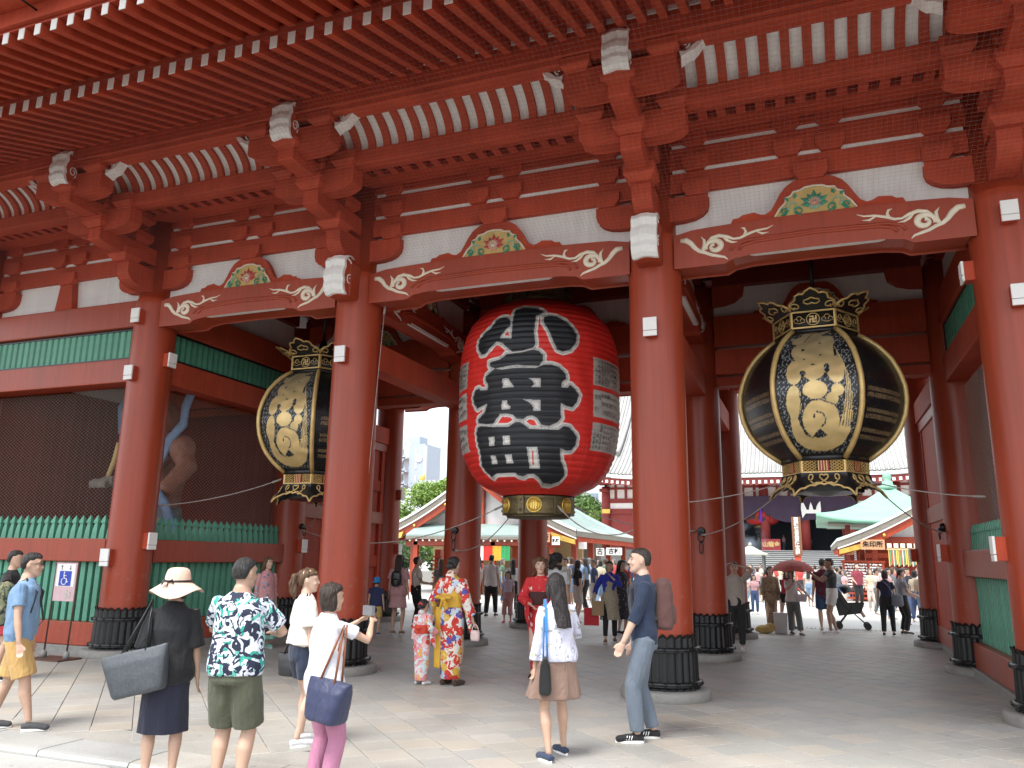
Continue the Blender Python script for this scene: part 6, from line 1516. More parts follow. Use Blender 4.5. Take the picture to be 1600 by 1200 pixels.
    if hk!='none':
        hb=MB(); sh_=dict(short=1.0,buzz=.985,bob=1.06,long=1.05,pony=1.03,bun=1.03,curly=1.12).get(hk,1.0)
        for zr in ((-.045,.060,.030,.090),(-.02,.072,.010,.103),(.005,.0775,-.004,.106),(.03,.080,-.030,.108),(.05,.080,-.072,.106),(.075,.074,-.090,.099),(.098,.060,-.076,.082),(.115,.038,-.045,.055),(.124,.012,-.01,.02)):
            z,wx,yf,yb=zr
            if hk in('short','buzz'): wx*=.975; yb*=.97; z*=.97
            if hk=='short' and z>.03: yf*=1.03; z*=1.05
            cy=(yf+yb)/2; ry=(yb-yf)/2; rr_=[hM@Vector((wx*sh_*math.cos(2*PI*j/18),cy+ry*sh_*math.sin(2*PI*j/18),z)) for j in range(18)]
            if zr[0]==-.045: G=[rr_]
            else: G.append(rr_)
        hb.rings(G)
        if hk=='bob':
            for z0 in (0,):
                g=[[hM@Vector((wx*math.cos(a),.028+ry*math.sin(a),z)) for a in np.linspace(0,2*PI,18,endpoint=False)] for z,wx,ry in ((.02,.080,.078),(-.03,.086,.078),(-.07,.084,.074),(-.10,.074,.062),(-.115,.06,.05))]; hb.rings(g)
        if hk=='long':
            bk=S(0,.06,.78); g=[]
            for t in np.linspace(0,1,8):
                c=(hM@Vector((0,.045,.02))).lerp(S(0,.085,.70),t); wx=(.090-.008*t)*q; ry=(.066-.036*t)*q
                g.append([(c.x+wx*math.cos(a),c.y+ry*math.sin(a),c.z) for a in np.linspace(0,2*PI,16,endpoint=False)])
            hb.rings(g)
            for s in (-1,1): hb.tube([hM@Vector((s*.06,-.045,.05)),hM@Vector((s*.078,-.02,.0)),hM@Vector((s*.080,.0,-.07)),hM@Vector((s*.072,.01,-.15))],[.022*q,.022*q,.024*q,.012*q],8)
        if hk=='pony':
            c0=hM@Vector((0,.10,.05)); hb.tube([hM@Vector((0,.07,.05)),hM@Vector((0,.135,.045)),hM@Vector((.0,.155,-.03)),hM@Vector((0,.145,-.12)),hM@Vector((0,.125,-.19))],[.03*q,.034*q,.050*q,.046*q,.012*q],10)
        if hk=='bun':
            hb.ball(hM@Vector((0,.115,-.01)),(.058*q,.042*q,.048*q),12,8)
        if hk=='curly':
            rr2=random.Random(4)
            for k in range(46):
                a=rr2.uniform(-.35,PI+.35); z=rr2.uniform(-.15,.09); hb.ball(hM@Vector((.092*math.cos(a),.02+.088*math.sin(a),z)),(.026*q,)*3,6,5)
        rs=max(.006,res*.7)
        fuse(hb,'hair',hairmat(hcx),root,rs,2,wrinkle=(.0050 if hk!='buzz' else .0012)*(2.2 if hk in('curly','pony') else 1),wscale=34 if hk not in('curly',) else 48,wz=.22 if hk not in ('curly',) else 1)
    def tint(spec,default): return spec
    # garments --------------------------------------------------
    def sleeves(bb,frac,th,flare=0):
        for sh,el,wr,s in ((shR,elR,wrR,-1),(shL,elL,wrL,1)):
            k=q*(1 if sex=='m' else .88); inn=sh+Vector((-s*.06*q,0,-.01*q)); pts=[inn,sh+Vector((0,0,.004*q))]; rr_=[.040*k+th*.7,.047*k+th*.8]
            if frac<=1: e=sh.lerp(el,frac); pts+= [sh.lerp(el,frac*.5),e]; rr_+=[.050*k+th+flare*.5,.048*k+th+flare]
            else: e=el.lerp(wr,frac-1); pts+=[sh.lerp(el,.5),el,el.lerp(e,.6),e]; rr_+=[.047*k+th,.041*k+th,.040*k+th,.033*k+th+flare]
            bb.tube(pts,rr_,12)
    if top:
        th=top.get('th',.012)*q; b=MB(); z0=top.get('hem',.50); loose=top.get('loose',0)
        rg=[(z,rx,ry) for z,rx,ry in tor if z0+.01<z<.845]; 
        i0=[t for t in tor if t[0]<=z0+.01][-1:] or [tor[0]]
        rg=[(z0,np.interp(z0,[t[0] for t in tor],[t[1] for t in tor]),np.interp(z0,[t[0] for t in tor],[t[2] for t in tor]))]+rg
        R2=[]
        for z,rx,ry in rg:
            lo=loose*smoothstep(.80,.58,z) if z<.8 else 0
            mid=1-abs(z-.62)/.12 if abs(z-.62)<.12 else 0
            R2.append(ring(z,rx+th/q+lo+mid*loose*.6+(.004 if z<.81 else 0),ry+th/q+lo*.8+mid*loose*.5))
        R2.append(ring(.850,.072 if sex=='m' else .064,.068 if sex=='m' else .060))
        b.rings(R2); 
        if top.get('sleeve',.6)>0: sleeves(b,top.get('sleeve',.6),th,top.get('flare',.006)*q)
        if top.get('collar'): b.tube([S(0,0,.835),S(0,-.002,.862)],[.068*q*f_,.064*q*f_],14)
        fuse(b,'shirt',top['mat'],root,max(.008,res*.85),2,wrinkle=top.get('wr',.0045)*1.7*q,wscale=top.get('ws',9),wz=.7,seed=len(label)%7)
    if bottom:
        th=bottom.get('th',.012)*q; b=MB(); kind=bottom['kind']; zw=bottom.get('waist',.60)
        rgs=[(z,rx,ry) for z,rx,ry in tor if z<=zw]
        if kind in('shorts','trousers'):
            fr=bottom.get('frac',.85)
            b.rings([ring(z,rx+th/q+.004,ry+th/q+.004) for z,rx,ry in [(.462,.135*st,.105*st),(.48,.158*st,.115*st)]+[(z_,a_+.006,b_+.006) for z_,a_,b_ in rgs[1:]]])
            for hp,kn,an in ((hpR,knR,aR),(hpL,knL,aL)):
                w_=bottom.get('w',0)*q
                if fr<=1: e=hp.lerp(kn,fr); b.tube([hp+Vector((0,0,.035*q)),hp.lerp(kn,fr*.5),e],[.096*bl+th*.6,.090*bl+th+w_*.6,.076*bl+th+w_],14)
                else: e=kn.lerp(an,fr-1); b.tube([hp+Vector((0,0,.035*q)),hp.lerp(kn,.4),kn,kn.lerp(an,.4),e],[.094*bl+th*.6,.088*bl+th,.066*bl+th+w_*.3,.060*bl+th+w_*.5,.048*bl+th+w_],14)
        elif kind=='skirt':
            ze=bottom.get('hem',.28); fl=bottom.get('flare',.05); pl=bottom.get('pleat',.012)
            mid=((knR+knL)/2-(hpR+hpL)/2); G=[]
            for t in np.linspace(0,1,10):
                z=zw+(ze-zw)*t; rx=np.interp(z,[.3,.47,.50,.54,.60,.66],[.15,.15,.165*st,.16*st,.135*st,.13*st])+fl*t+.012; ry=np.interp(z,[.3,.47,.50,.54,.60,.66],[.11,.11,.115*st,.11*st,.095*st,.09*st])+fl*.8*t+.012
                c=S(0,0,z); c+=Vector((mid.x,mid.y,0))*t*.8
                G.append([(c.x+(rx*q)*(1+pl*4*t*math.sin(9*a))*math.cos(a),c.y+(ry*q)*(1+pl*4*t*math.sin(9*a))*math.sin(a),c.z) for a in np.linspace(0,2*PI,48,endpoint=False)])
            b.rings(G)
        fuse(b,{'shorts':'shorts','trousers':'trousers','skirt':'skirt'}[kind],bottom['mat'],root,max(.008,res*.85),2,wrinkle=bottom.get('wr',.004)*1.5*q,wscale=8,wz=.45,seed=3)
    if kimono:
        km,obim=kimono['mat'],kimono['obi']; b=MB(); fr=kimono.get('sl',.30); ze=kimono.get('hem',.055)
        G=[]
        for z,rx,ry in ((ze,.135,.115),(.15,.145,.12),(.30,.165,.13),(.42,.18,.135),(.50,.182,.135),(.58,.165,.125),(.66,.155,.12),(.74,.160,.125),(.79,.150,.11),(.82,.115,.085),(.842,.075,.075)):
            G.append(ring(z,rx,ry,n=24))
        b.rings(G)
        for sh,el,wr,s in ((shR,elR,wrR,-1),(shL,elL,wrL,1)):
            inn=sh+Vector((-s*.05*q,0,-.01*q)); b.tube([inn,sh,sh.lerp(el,.6),el,el.lerp(wr,.72)],[.07*q,.072*q,.070*q,.070*q,.075*q],12)
            # hanging sleeve bag
            p0=sh.lerp(el,.55); p1=el.lerp(wr,.78); G=[]
            for t in np.linspace(0,1,8):
                dz=-fr*H*t*(1.0); wv=.03*q*(1-.4*t)
                pts=[]
                for a in range(12):
                    an=2*PI*a/12; u=.5+.5*math.cos(an)*(1.0); c=p0.lerp(p1,u); dd=(p1-p0).cross(Vector((0,0,1))); dd=dd.normalized() if dd.length>1e-4 else Vector((0,1,0))
                    pts.append(c+dd*math.sin(an)*wv+Vector((s*.012*t,0,dz)))
                G.append(pts)
            b.rings(G)
        b.tube([S(0,.03,.83),S(0,.028,.85),S(0,.012,.868)],[.078*q,.076*q,.066*q],14)
        fuse(b,'kimono',km,root,max(.009,res*.85),2,wrinkle=.005*q,wscale=6,wz=.35,seed=2)
        ob=MB(); ob.rings([ring(z,rx,ry,n=24) for z,rx,ry in ((.598,.168,.136),(.605,.176,.142),(.70,.172,.140),(.708,.165,.132))]); 
        fuse(ob,'obi_belt',obim,root,max(.008,res*.8),1,wrinkle=.002,wscale=14)
        bw=MB(); c=S(0,.10,.665)
        k=kimono.get('bow',1.0)*q
        if kimono.get('style','bow')=='bow':
            for s in (-1,1):
                bw.tube([c+Vector((s*.01,.02,0)),c+Vector((s*.07*k,.045*k,.03*k)),c+Vector((s*.125*k,.035*k,.015*k))],[.022*k,.055*k,.045*k],10,flat=.6)
                bw.tube([c+Vector((s*.01,.03,-.01)),c+Vector((s*.04*k,.04,-.07*k)),c+Vector((s*.055*k,.04,-.13*k))],[.018*k,.04*k,.034*k],8,flat=.4)
            bw.ball(c+Vector((0,.045,0)),(.035*k,.03*k,.035*k))
        else:
            bw.box(-.085*q,.085*q,c.y,c.y+.07*q,c.z-.05*q,c.z+.075*q); bw.tube([c+Vector((-.1*q,.05,.05*q)),c+Vector((0,.07,.075*q)),c+Vector((.1*q,.05,.05*q))],[.03*q,.042*q,.03*q],10)
        fuse(bw,'obi_bow',obim,root,.008,2,wrinkle=.002,wscale=16)
        if kimono.get('tail'):
            tl=MB(); x0=.10*q; tl.box(x0,x0+.10*q,.085*q,.11*q,.13*H,.60*H); fuse(tl,'obi_tail',obim,root,.010,1,wrinkle=.004,wscale=8)
    if dress:
        b=MB(); G=[]; ze=dress.get('hem',.30); fl=dress.get('flare',.04); z0=dress.get('top',.82)
        T=[t for t in tor if .50<=t[0]<=z0]; 
        zs=list(np.linspace(ze,.50,6))[:-1]
        for z in zs:
            t=(.50-z)/(.50-ze); c=S(0,0,z); rx=(.172*st+fl*t); ry=(.125*st+fl*.8*t); G.append([(c.x+rx*q*(1+.03*t*math.sin(9*a))*math.cos(a),c.y+ry*q*(1+.03*t*math.sin(9*a))*math.sin(a),c.z) for a in np.linspace(0,2*PI,24,endpoint=False)])
        for z,rx,ry in T: G.append(ring(z,rx+.016+(dress.get('loose',.01) if z<.75 else 0),ry+.016+(dress.get('loose',.01) if z<.75 else 0),n=24))
        G.append(ring(.842,.062,.058,n=24)); b.rings(G)
        if dress.get('sleeve',.5)>0: sleeves(b,dress.get('sleeve',.5),.012*q,dress.get('sflare',.012)*q)
        fuse(b,'dress',dress['mat'],root,max(.009,res*.85),2,wrinkle=dress.get('wr',.006)*q,wscale=7,wz=.35,seed=4)
    if shoe:
        for an,s in ((aR,-1),(aL,1)):
            b=MB(); x,y=an.x,an.y; w_=shoe.get('w',1)
            b.tube([(x,y+.055*q,.040*q+heel),(x,y-.02*q,.045*q+heel),(x+s*.004,y-.10*q,.036*q+heel),(x+s*.008,y-.175*q,.028*q+heel),(x+s*.008,y-.195*q,.024*q+heel)],[.034*q*w_,.042*q*w_,.043*q*w_,.036*q*w_,.018*q*w_],12,flat=.85)
            if shoe.get('high'): b.tube([(x,y+.01*q,.04*q),(x,y+.01*q,.085*q)],[.040*q,.036*q],12)
            so_=fuse(b,'shoe',shoe['mat'],root,max(.007,res*.6),1)
            b=MB(); pts=[(x+ (.040*math.sin(t))*q*w_*(1.0 if math.cos(t)<0.2 else .92)+s*.006*q, y-.070*q-.128*q*math.cos(t)) for t in np.linspace(0,2*PI,24,endpoint=False)]
            b.prism(pts,'z',.001+heel,.022*q+heel); b.build('sole',shoe.get('sole',M['white']),so_,local=True)
            if shoe.get('stripes'):
                for k in range(3):
                    for sx in (-1,1):
                        b=MB(); b.tube([(x+sx*.0415*q+s*.002,y-(.060+.022*k)*q,.028*q),(x+sx*.036*q,y-(.048+.022*k)*q,.062*q)],.0045*q,5); b.build('stripe',M['white'],so_,local=True)
    J['hM']=hM; J['S']=S; J['q']=q; J['root']=root; J['H']=H
    Wm=Matrix.Translation(Vector(loc))@Matrix.Rotation(rz,4,'Z'); J['W']=Wm
    if glasses:
        b=MB()
        for s in (-1,1):
            b.tube([hM@Vector((s*.031+.020*math.cos(a),-.102,.006+.015*math.sin(a))) for a in np.linspace(0,2*PI,13)],.0022,5); b.tube([hM@Vector((s*.052,-.100,.012)),hM@Vector((s*.078,.0,.010))],.0022,5)
        b.tube([hM@Vector((-.012,-.104,.008)),hM@Vector((.012,-.104,.008))],.0022,5)
        b.build('glasses',M['black'],root,local=True)
    if hat:
        b=MB(); k=q*hr
        if hat['kind']=='wide':
            n=40; rs=[]
            for z,r_ in ((.140,.02),(.135,.06),(.118,.085),(.08,.098),(.035,.104),(.02,.108)): rs.append([hM@Vector((r_*math.cos(2*PI*j/n),.012+r_*1.08*math.sin(2*PI*j/n),z)) for j in range(n)])
            for u in (.3,.65,1.0):
                rs.append([hM@Vector(((.108+.105*u)*math.cos(2*PI*j/n),.012+(.112+.105*u)*math.sin(2*PI*j/n),.02-.075*u+.026*u*math.sin(3*2*PI*j/n+.8)-.02*u*math.sin(2*PI*j/n)+(hat.get('tilt',0))*u*math.cos(2*PI*j/n))) for j in range(n)])
            b.rings(rs,False); rs2=[[p+Vector((0,0,-.004)) for p in r_] for r_ in rs[::-1]]; b.rings(rs2,False)
            o=b.build('sun_hat',hat['mat'],root,local=True)
            b=MB(); b.tube([hM@Vector((.108*math.cos(a),.012+.114*math.sin(a),.028)) for a in np.linspace(0,2*PI,30)],.010*k,6); b.build('hat_band',M['black'],o,local=True)
            b=MB(); 
            for s in (-1,1): b.tube([hM@Vector((.085,.10,.02)),hM@Vector((.085+s*.03,.125,.04)),hM@Vector((.085+s*.045,.12,.0))],[.004*k,.022*k,.014*k],6,flat=.4)
            b.tube([hM@Vector((.085,.11,.02)),hM@Vector((.09,.14,-.06)),hM@Vector((.085,.14,-.11))],[.010*k,.016*k,.012*k],6,flat=.3); b.build('hat_bow',M['black'],o,local=True)
        elif hat['kind']=='bucket':
            n=24; rs=[[hM@Vector((r_*math.cos(2*PI*j/n),.012+r_*1.1*math.sin(2*PI*j/n),z)) for j in range(n)] for z,r_ in ((.138,.02),(.13,.06),(.11,.078),(.06,.086),(.03,.090),(.0,.115),(-.01,.125))]
            b.rings(rs); b.build('hat',hat['mat'],root,local=True)
        elif hat['kind']=='cap':
            n=24; rs=[[hM@Vector((r_*math.cos(2*PI*j/n),.012+r_*1.1*math.sin(2*PI*j/n),z)) for j in range(n)] for z,r_ in ((.135,.02),(.125,.06),(.10,.078),(.05,.084))]
            b.rings(rs); b.prism([tuple((hM@Vector((x,y,0)))[:2]) for x,y in ((-.07,-.06),(-.06,-.15),(0,-.175),(.06,-.15),(.07,-.06))],'z',(hM@Vector((0,0,.045))).z,(hM@Vector((0,0,.052))).z); b.build('cap',hat['mat'],root,local=True)
        elif hat['kind']=='bow':
            for s in (-1,1): b.tube([hM@Vector((0,0,.13)),hM@Vector((s*.05,0,.165)),hM@Vector((s*.07,0,.13))],[.008*k,.028*k,.012*k],6,flat=.4)
            b.build('hair_bow',M['white'],root,local=True)
    return J
def w2(J,p): return J['W']@Vector(p)
def held(name,J,mbmats,label,cat,at=(0,0,0),voxel=None,grp=None,wr=0):
    """a carried thing: top-level empty at the carrier, parts in the carrier's local frame"""
    W=J['W']; loc=W@Vector(at); root=empty(name,tuple(loc),label,cat,grp,rz=W.to_euler().z)
    for nm,mb,mat,vx in mbmats:
        mb.v=[(v[0]-at[0],v[1]-at[1],v[2]-at[2]) for v in mb.v]
        if vx: fuse(mb,nm,mat,root,vx,2,wrinkle=wr,wscale=9)
        else: mb.build(nm,mat,root,local=True,bevel=0)
    return root
def backpack(J,mat,label,w_=.14,h=.40,d=.13,strap=None,res=.012,off=0):
    q=J['q']; S=J['S']; c=S(off,.060,.70); b=MB(); rs=[]
    for t,k in ((0,.75),(.06,.95),(.3,1.0),(.7,.97),(.9,.85),(1,.5)):
        z=c.z+(t-.5)*h*q; rs.append([(c.x+w_*q*k*math.copysign(abs(math.cos(a))**.6,math.cos(a)),c.y+.5*d*q+.5*d*q*k*math.copysign(abs(math.sin(a))**.7,math.sin(a)),z) for a in np.linspace(0,2*PI,20,endpoint=False)])
    b.rings(rs); p=MB(); p.rings([[(c.x+w_*q*.7*k*math.cos(a),c.y+d*q*.93+.04*q*k*math.sin(a),c.z-.13*q+t) for a in np.linspace(0,2*PI,14,endpoint=False)] for t,k in ((-.05*q,.8),(0,1),(.09*q,1),(.12*q,.6))])
    s_=MB()
    for s in (-1,1):
        s_.tube([c+Vector((s*.07*q,.0,.16*q)),Vector((c.x+s*.085*q,S(0,0,.845).y,.838*J['H'])),Vector((c.x+s*.10*q,S(0,-.075,.78).y,.77*J['H'])),Vector((c.x+s*.12*q,S(0,-.06,.7).y,.66*J['H'])),c+Vector((s*.12*q,.01,-.14*q))],.017*q,8,flat=.45,up=(1,0,0))
    return held('backpack',J,[('pack',b,mat,res),('front_pocket',p,mat,res),('straps',s_,strap or mat,None)],label,'backpack',at=tuple(c),wr=.003)
def tote(J,c,w_,h,d,mat,smat,label,sh,cat='handbag',flare=1.15,tiltz=0,roll=0,name='tote_bag',pocket=False,vx=.010,wr=.003):
    """open bag hanging at c (top centre), handles reach the shoulder point sh"""
    b=MB(); rs=[]; T=Matrix.Translation(Vector(c))@Matrix.Rotation(R(tiltz),4,'Z')@Matrix.Rotation(R(roll),4,'Y')
    for t,k,kd in ((0,1.0,.35),(.25,.95,.8),(.6,.90,1.0),(.92,.86,1.05),(1.0,.80,.9)):
        wx=w_*(k if flare==1 else k*(1+(flare-1)*(1-t))); rs.append([T@Vector((wx*math.copysign(abs(math.cos(a))**.5,math.cos(a)),d*kd*math.copysign(abs(math.sin(a))**.6,math.sin(a)),-h*t)) for a in np.linspace(0,2*PI,24,endpoint=False)])
    b.rings(rs); s_=MB(); sh=Vector(sh)
    for s in (-1,1):
        a0=T@Vector((-w_*.42,s*d*.35,-.02)); a1=T@Vector((w_*.42,s*d*.35,-.02)); top=sh+Vector((0,s*.012,0))
        s_.tube([a0,a0.lerp(top,.6),top,a1.lerp(top,.6),a1],.009,6)
    return held(name,J,[('bag',b,mat,vx),('handles',s_,smat,None)],label,cat,at=tuple(c),wr=wr)
blk=(.012,.010,.009); brn=(.07,.035,.018); lbr=(.16,.085,.04); gry=(.14,.13,.12)
def gp(px,d):   # ground point at image column px, d metres from the camera plane
    dd=Fv+Rv*((px-800)/F_PX)+Uv*(-(871-600)/F_PX); return (CAM.x+dd.x*d,CAM.y+dd.y*d)
def toward(loc): return math.atan2(CAM.x-loc[0],-(CAM.y-loc[1]))  # rz to face the camera
BACK=PI
PX={}
# --- 1 woman with pink sun hat
navy=cloth('navy_crepe',(.018,.020,.040)); blackc=cloth('black_jersey',(.012,.012,.014)); khaki=cloth('olive_cotton',(.075,.080,.050)); 
J=person('woman in black with a wide pale pink sun hat, grey tote on her shoulder',(-2.60,-5.47,0),1.50,R(180+38),'asian','f',('bob',blk),top=dict(mat=blackc,sleeve=1.0,hem=.47,loose=.025,th=.014,flare=.02),bottom=dict(kind='skirt',mat=navy,hem=.245,flare=.035,waist=.60,pleat=.008),shoe=dict(mat=blackc),hat=dict(kind='wide',mat=cloth('pink_straw',(.78,.52,.40),bump=.4,bscale=200),tilt=-.012),head=10,res=.0095,face=False)
PX['hat']=J; q=J['q']
tote(J,(.255*q,.10,.63*J['H']),.215,.30,.075,M_('grey_leather',(.055,.062,.07),rough=.45,var=.25,scale=60),M['black'],'large grey studded tote bag hanging from the hat woman\'s shoulder',J['S'](.10,.01,.855),roll=14,tiltz=-20,name='tote_bag')
# --- 2 man in tropical shirt
trop=print_cloth('tropical_print',(.62,.64,.72),[('leaf',7,.555,[(.03,.30,.24),(.10,.42,.34)]),('leaf',8.5,.525,[(.014,.020,.045),(.014,.020,.045)])])
J=person('man seen from behind in a blue and green tropical leaf shirt and olive shorts',(-2.02,-5.46,0),1.60,R(180+8),'asian','m',('buzz',(.020,.018,.017)),top=dict(mat=trop,sleeve=.72,hem=.50,loose=.022,th=.014,flare=.012,collar=0),bottom=dict(kind='shorts',mat=khaki,frac=.92,w=.022,waist=.58),shoe=dict(mat=blackc),handR=(-.06,-.20,.66),handL=(.08,-.20,.66),poleR=(-1,.2,-.6),poleL=(1,.2,-.6),head=-12,res=.0095,stout=1.08,face=False)
PX['trop']=J
pb=MB(); c=(0,-.235*J['H'],.69*J['H']); pb.box(c[0]-.04,c[0]+.04,c[1]-.006,c[1]+.006,c[2]-.075,c[2]+.075); held('phone',J,[('phone_case',pb,M['black'],None)],'dark phone held up by the man in the tropical shirt','phone',at=c)
# --- 3 woman with navy bag photographing
wt=cloth('white_tshirt',(.72,.72,.78)); pinkt=cloth('mauve_pink_cotton',(.42,.17,.27))
J=person('woman in white T-shirt and mauve trousers taking a photo, navy bag on her arm',(-1.45,-5.21,0),1.43,R(180-22),'asian','f',('bob',(.035,.022,.016)),top=dict(mat=wt,sleeve=.55,hem=.46,loose=.018,th=.012,wr=.006),bottom=dict(kind='trousers',mat=pinkt,frac=1.95,w=.012,waist=.60),shoe=dict(mat=cloth('white_shoe',(.7,.7,.7))),handR=(-.05,-.23,.80),handL=(.06,-.23,.80),poleR=(-1,.1,-1),poleL=(1,.1,-1),head=-8,res=.0095,stout=1.05,face=False)
PX['bag']=J; q=J['q']
tan_=M_('tan_leather',(.25,.085,.035),rough=.45,var=.15)
tote(J,(-.19*q,.06,.555*J['H']),.165,.27,.10,cloth('navy_nylon',(.022,.028,.075),rough=.5),tan_,'navy nylon shopper with brown leather handles on the white T-shirt woman\'s arm',J['S'](-.13,-.01,.80),tiltz=10,roll=-6)
b=MB(); b.box(-.055,.055,-.245*J['H']-.014,-.245*J['H']+.014,.855*J['H']-.035,.855*J['H']+.035); b2=MB(); b2.tube([(0,-.255*J['H'],.855*J['H']),(0,-.285*J['H'],.855*J['H'])],.026,14)
held('camera_compact',J,[('camera_body',b,M_('camera_grey',(.18,.18,.19),rough=.35),None),('lens_barrel',b2,M['black'],None)],'small grey compact camera held up by the white T-shirt woman','camera',at=(0,-.245*J['H'],.855*J['H']))
# --- 4 woman with ponytail
J=person('woman with curly brown ponytail, cream blouse and navy shorts',(-2.53,-3.95,0),1.50,R(180-35),'light','f',('pony',(.095,.048,.022)),top=dict(mat=cloth('cream_silk',(.70,.62,.55),rough=.6),sleeve=.8,hem=.56,loose=.035,th=.014,flare=.02,wr=.007),bottom=dict(kind='shorts',mat=cloth('navy_satin',(.012,.022,.05),rough=.5),frac=.55,w=.02,waist=.61),shoe=dict(mat=cloth('white_sneaker',(.68,.68,.70),rough=.5)),footR=(.0,.02),footL=(.03,-.06),head=-25,res=.0095,face=False)
PX['pony']=J; q=J['q']
tote(J,(.20*q,.05,.50*J['H']),.11,.20,.05,M['black'],M['black'],'small black crossbody bag with tassel at the ponytail woman\'s hip',J['S'](-.05,.0,.85),tiltz=30,name='crossbody_bag')
# --- 5 man at the left edge
J=person('man in light blue shirt and mustard shorts walking in from the left edge',(-5.29,-4.54,0),1.60,R(124),'asian','m',('short',blk),top=dict(mat=cloth('blue_chambray',(.16,.27,.42)),sleeve=.65,hem=.49,loose=.02,th=.013,collar=1,wr=.006),bottom=dict(kind='shorts',mat=cloth('mustard_cotton',(.50,.31,.11)),frac=.93,w=.025),shoe=dict(mat=cloth('charcoal_canvas',(.05,.05,.055))),footR=(.0,-.13),footL=(0,.11),handR=(-.17,-.06,.46),res=.0095,glasses=True,head=0,face=True,stout=1.05)
PX['blue']=J
camo=print_cloth('camo_cloth',(.16,.17,.09),[('leaf',9,.52,[(.05,.06,.03),(.22,.20,.13)]),('leaf',12,.58,[(.02,.022,.018),(.02,.022,.018)])])
backpack(J,camo,'camouflage backpack on the back of the man in the light blue shirt',strap=M['black'],h=.42,d=.20,res=.011)
b=MB(); S=J['S']; b.tube([S(-.06,-.01,.85),S(-.0,-.085,.74),S(.08,-.09,.60),S(.13,-.02,.52)],.018,8,flat=.3,up=(0,1,0)); held('shoulder_strap',J,[('webbing',b,M['black'],None)],'black webbing strap across the light blue shirt','strap',at=tuple(S(0,-.08,.74)))
x,y=gp(22,10.4)
person('dark haired person in black top behind the man in light blue at the left edge',(x,y,0),1.62,R(120),'asian','f',('short',blk),top=dict(mat=blackc,sleeve=.6,hem=.52),bottom=dict(kind='shorts',mat=cloth('red_check',(.35,.03,.04)),frac=.7,w=.02),shoe=dict(mat=blackc),handR=(-.2,-.22,.72),res=.014)
J=person('person in blue jeans cut off by the lower left corner of the view',(-4.33,-5.95,-.07),1.62,R(150),'asian','m',('short',blk),top=dict(mat=cloth('blue_chambray',(.16,.27,.42))),bottom=dict(kind='trousers',mat=cloth('blue_denim',(.045,.085,.19)),frac=1.92),shoe=dict(mat=blackc),res=.014,footR=(.0,-.12)) if False else None
# --- 7 long haired woman
flo=print_cloth('pale_floral_shirt',(.62,.62,.74),[('leaf',9,.60,[(.30,.31,.33),(.34,.34,.35)]),('flower',11,.20,[(.62,.42,.12),(.6,.62,.74),(.62,.62,.74),(.55,.45,.2)])])
brwn=cloth('taupe_linen',(.235,.15,.115))
J=person('woman with long black hair, floral shirt and brown culottes standing in the centre',(-.30,-3.47,0),1.50,R(180+48),'asian','f',('long',(.016,.011,.011)),top=dict(mat=flo,sleeve=1.75,hem=.515,loose=.030,th=.014,flare=.012,wr=.007,collar=1),bottom=dict(kind='skirt',mat=brwn,hem=.315,flare=.12,waist=.60,pleat=.014),shoe=dict(mat=cloth('navy_slipon',(.03,.045,.09))),handR=(-.07,-.15,.62),poleR=(-1,.3,-1),footR=(-.03,-.07),footL=(.02,.05),head=-28,res=.009,face=True)
PX['girl']=J; q=J['q']; S=J['S']
tote(J,(.185*q,.09,.55*J['H']),.095,.30,.05,M['black'],cloth('blue_strap',(.03,.20,.50)),'long black shoulder bag with a blue strap on the floral shirt woman\'s left side',S(.09,.02,.85),tiltz=60,name='shoulder_bag')
b=MB(); b.tube([J['hM']@Vector((-.055,-.052,.075)),J['hM']@Vector((-.075,-.02,.07))],.009,6); o=b.build('hair_clip',M_('pink_clip',(.6,.12,.15),rough=.4),J['root'],local=True)
# --- 8 man facing left
nv=cloth('navy_cotton',(.016,.028,.062)); jn=cloth('grey_blue_denim',(.13,.16,.20)); 
J=person('young man in navy shirt and grey blue jeans facing left beside the front column',(.25,-2.48,0),1.74,R(-72),'light','m',('buzz',(.03,.022,.018)),top=dict(mat=nv,sleeve=1.25,hem=.49,loose=.014,th=.011,collar=1,wr=.006,flare=.006),bottom=dict(kind='trousers',mat=jn,frac=1.93,w=.004,th=.010),shoe=dict(mat=blackc,stripes=True),handR=(-.13,-.05,.475),handL=(.11,-.13,.485),footR=(0,.05),footL=(0,-.05),head=0,nod=4,res=.009,face=True)
PX['man']=J
backpack(J,cloth('maroon_canvas',(.10,.045,.04)),'brown maroon backpack on the man in the navy shirt',strap=cloth('dark_webbing',(.03,.03,.035)),h=.46,d=.17,w_=.15,res=.011)
# --- 9/10 kimono woman and child
kfl=print_cloth('bright_floral_kimono',(.72,.66,.58),[('leaf',5,.50,[(.50,.03,.02),(.55,.04,.03)]),('flower',9,.52,[(.55,.025,.02),(.40,.55,.72),(.70,.68,.62),(.09,.08,.32),(.60,.05,.03),(.45,.58,.70),(.62,.38,.05)]),('flower',17,.22,[(.12,.25,.06),(.62,.03,.02),(.7,.68,.6),(.62,.40,.06)])])
kch=print_cloth('pink_child_kimono',(.55,.70,.70),[('leaf',7,.47,[(.66,.26,.28),(.70,.36,.36)]),('flower',12,.42,[(.72,.62,.60),(.66,.20,.22),(.68,.36,.10),(.60,.05,.03),(.72,.5,.5)])])
J=person('woman in bright red, white and blue floral kimono with yellow obi, seen from behind',(-2.72,-.38,0),1.63,R(180-8),'asian','f',('bun',blk),kimono=dict(mat=kfl,obi=cloth('yellow_obi',(.62,.36,.03),rough=.6),sl=.17,style='bow',tail=1,hem=.05),shoe=dict(mat=cloth('dark_sandal',(.06,.03,.02)),sole=cloth('sandal_sole',(.05,.03,.02))),handL=(.20,-.03,.52),handR=(-.19,-.02,.50),res=.010,face=False)
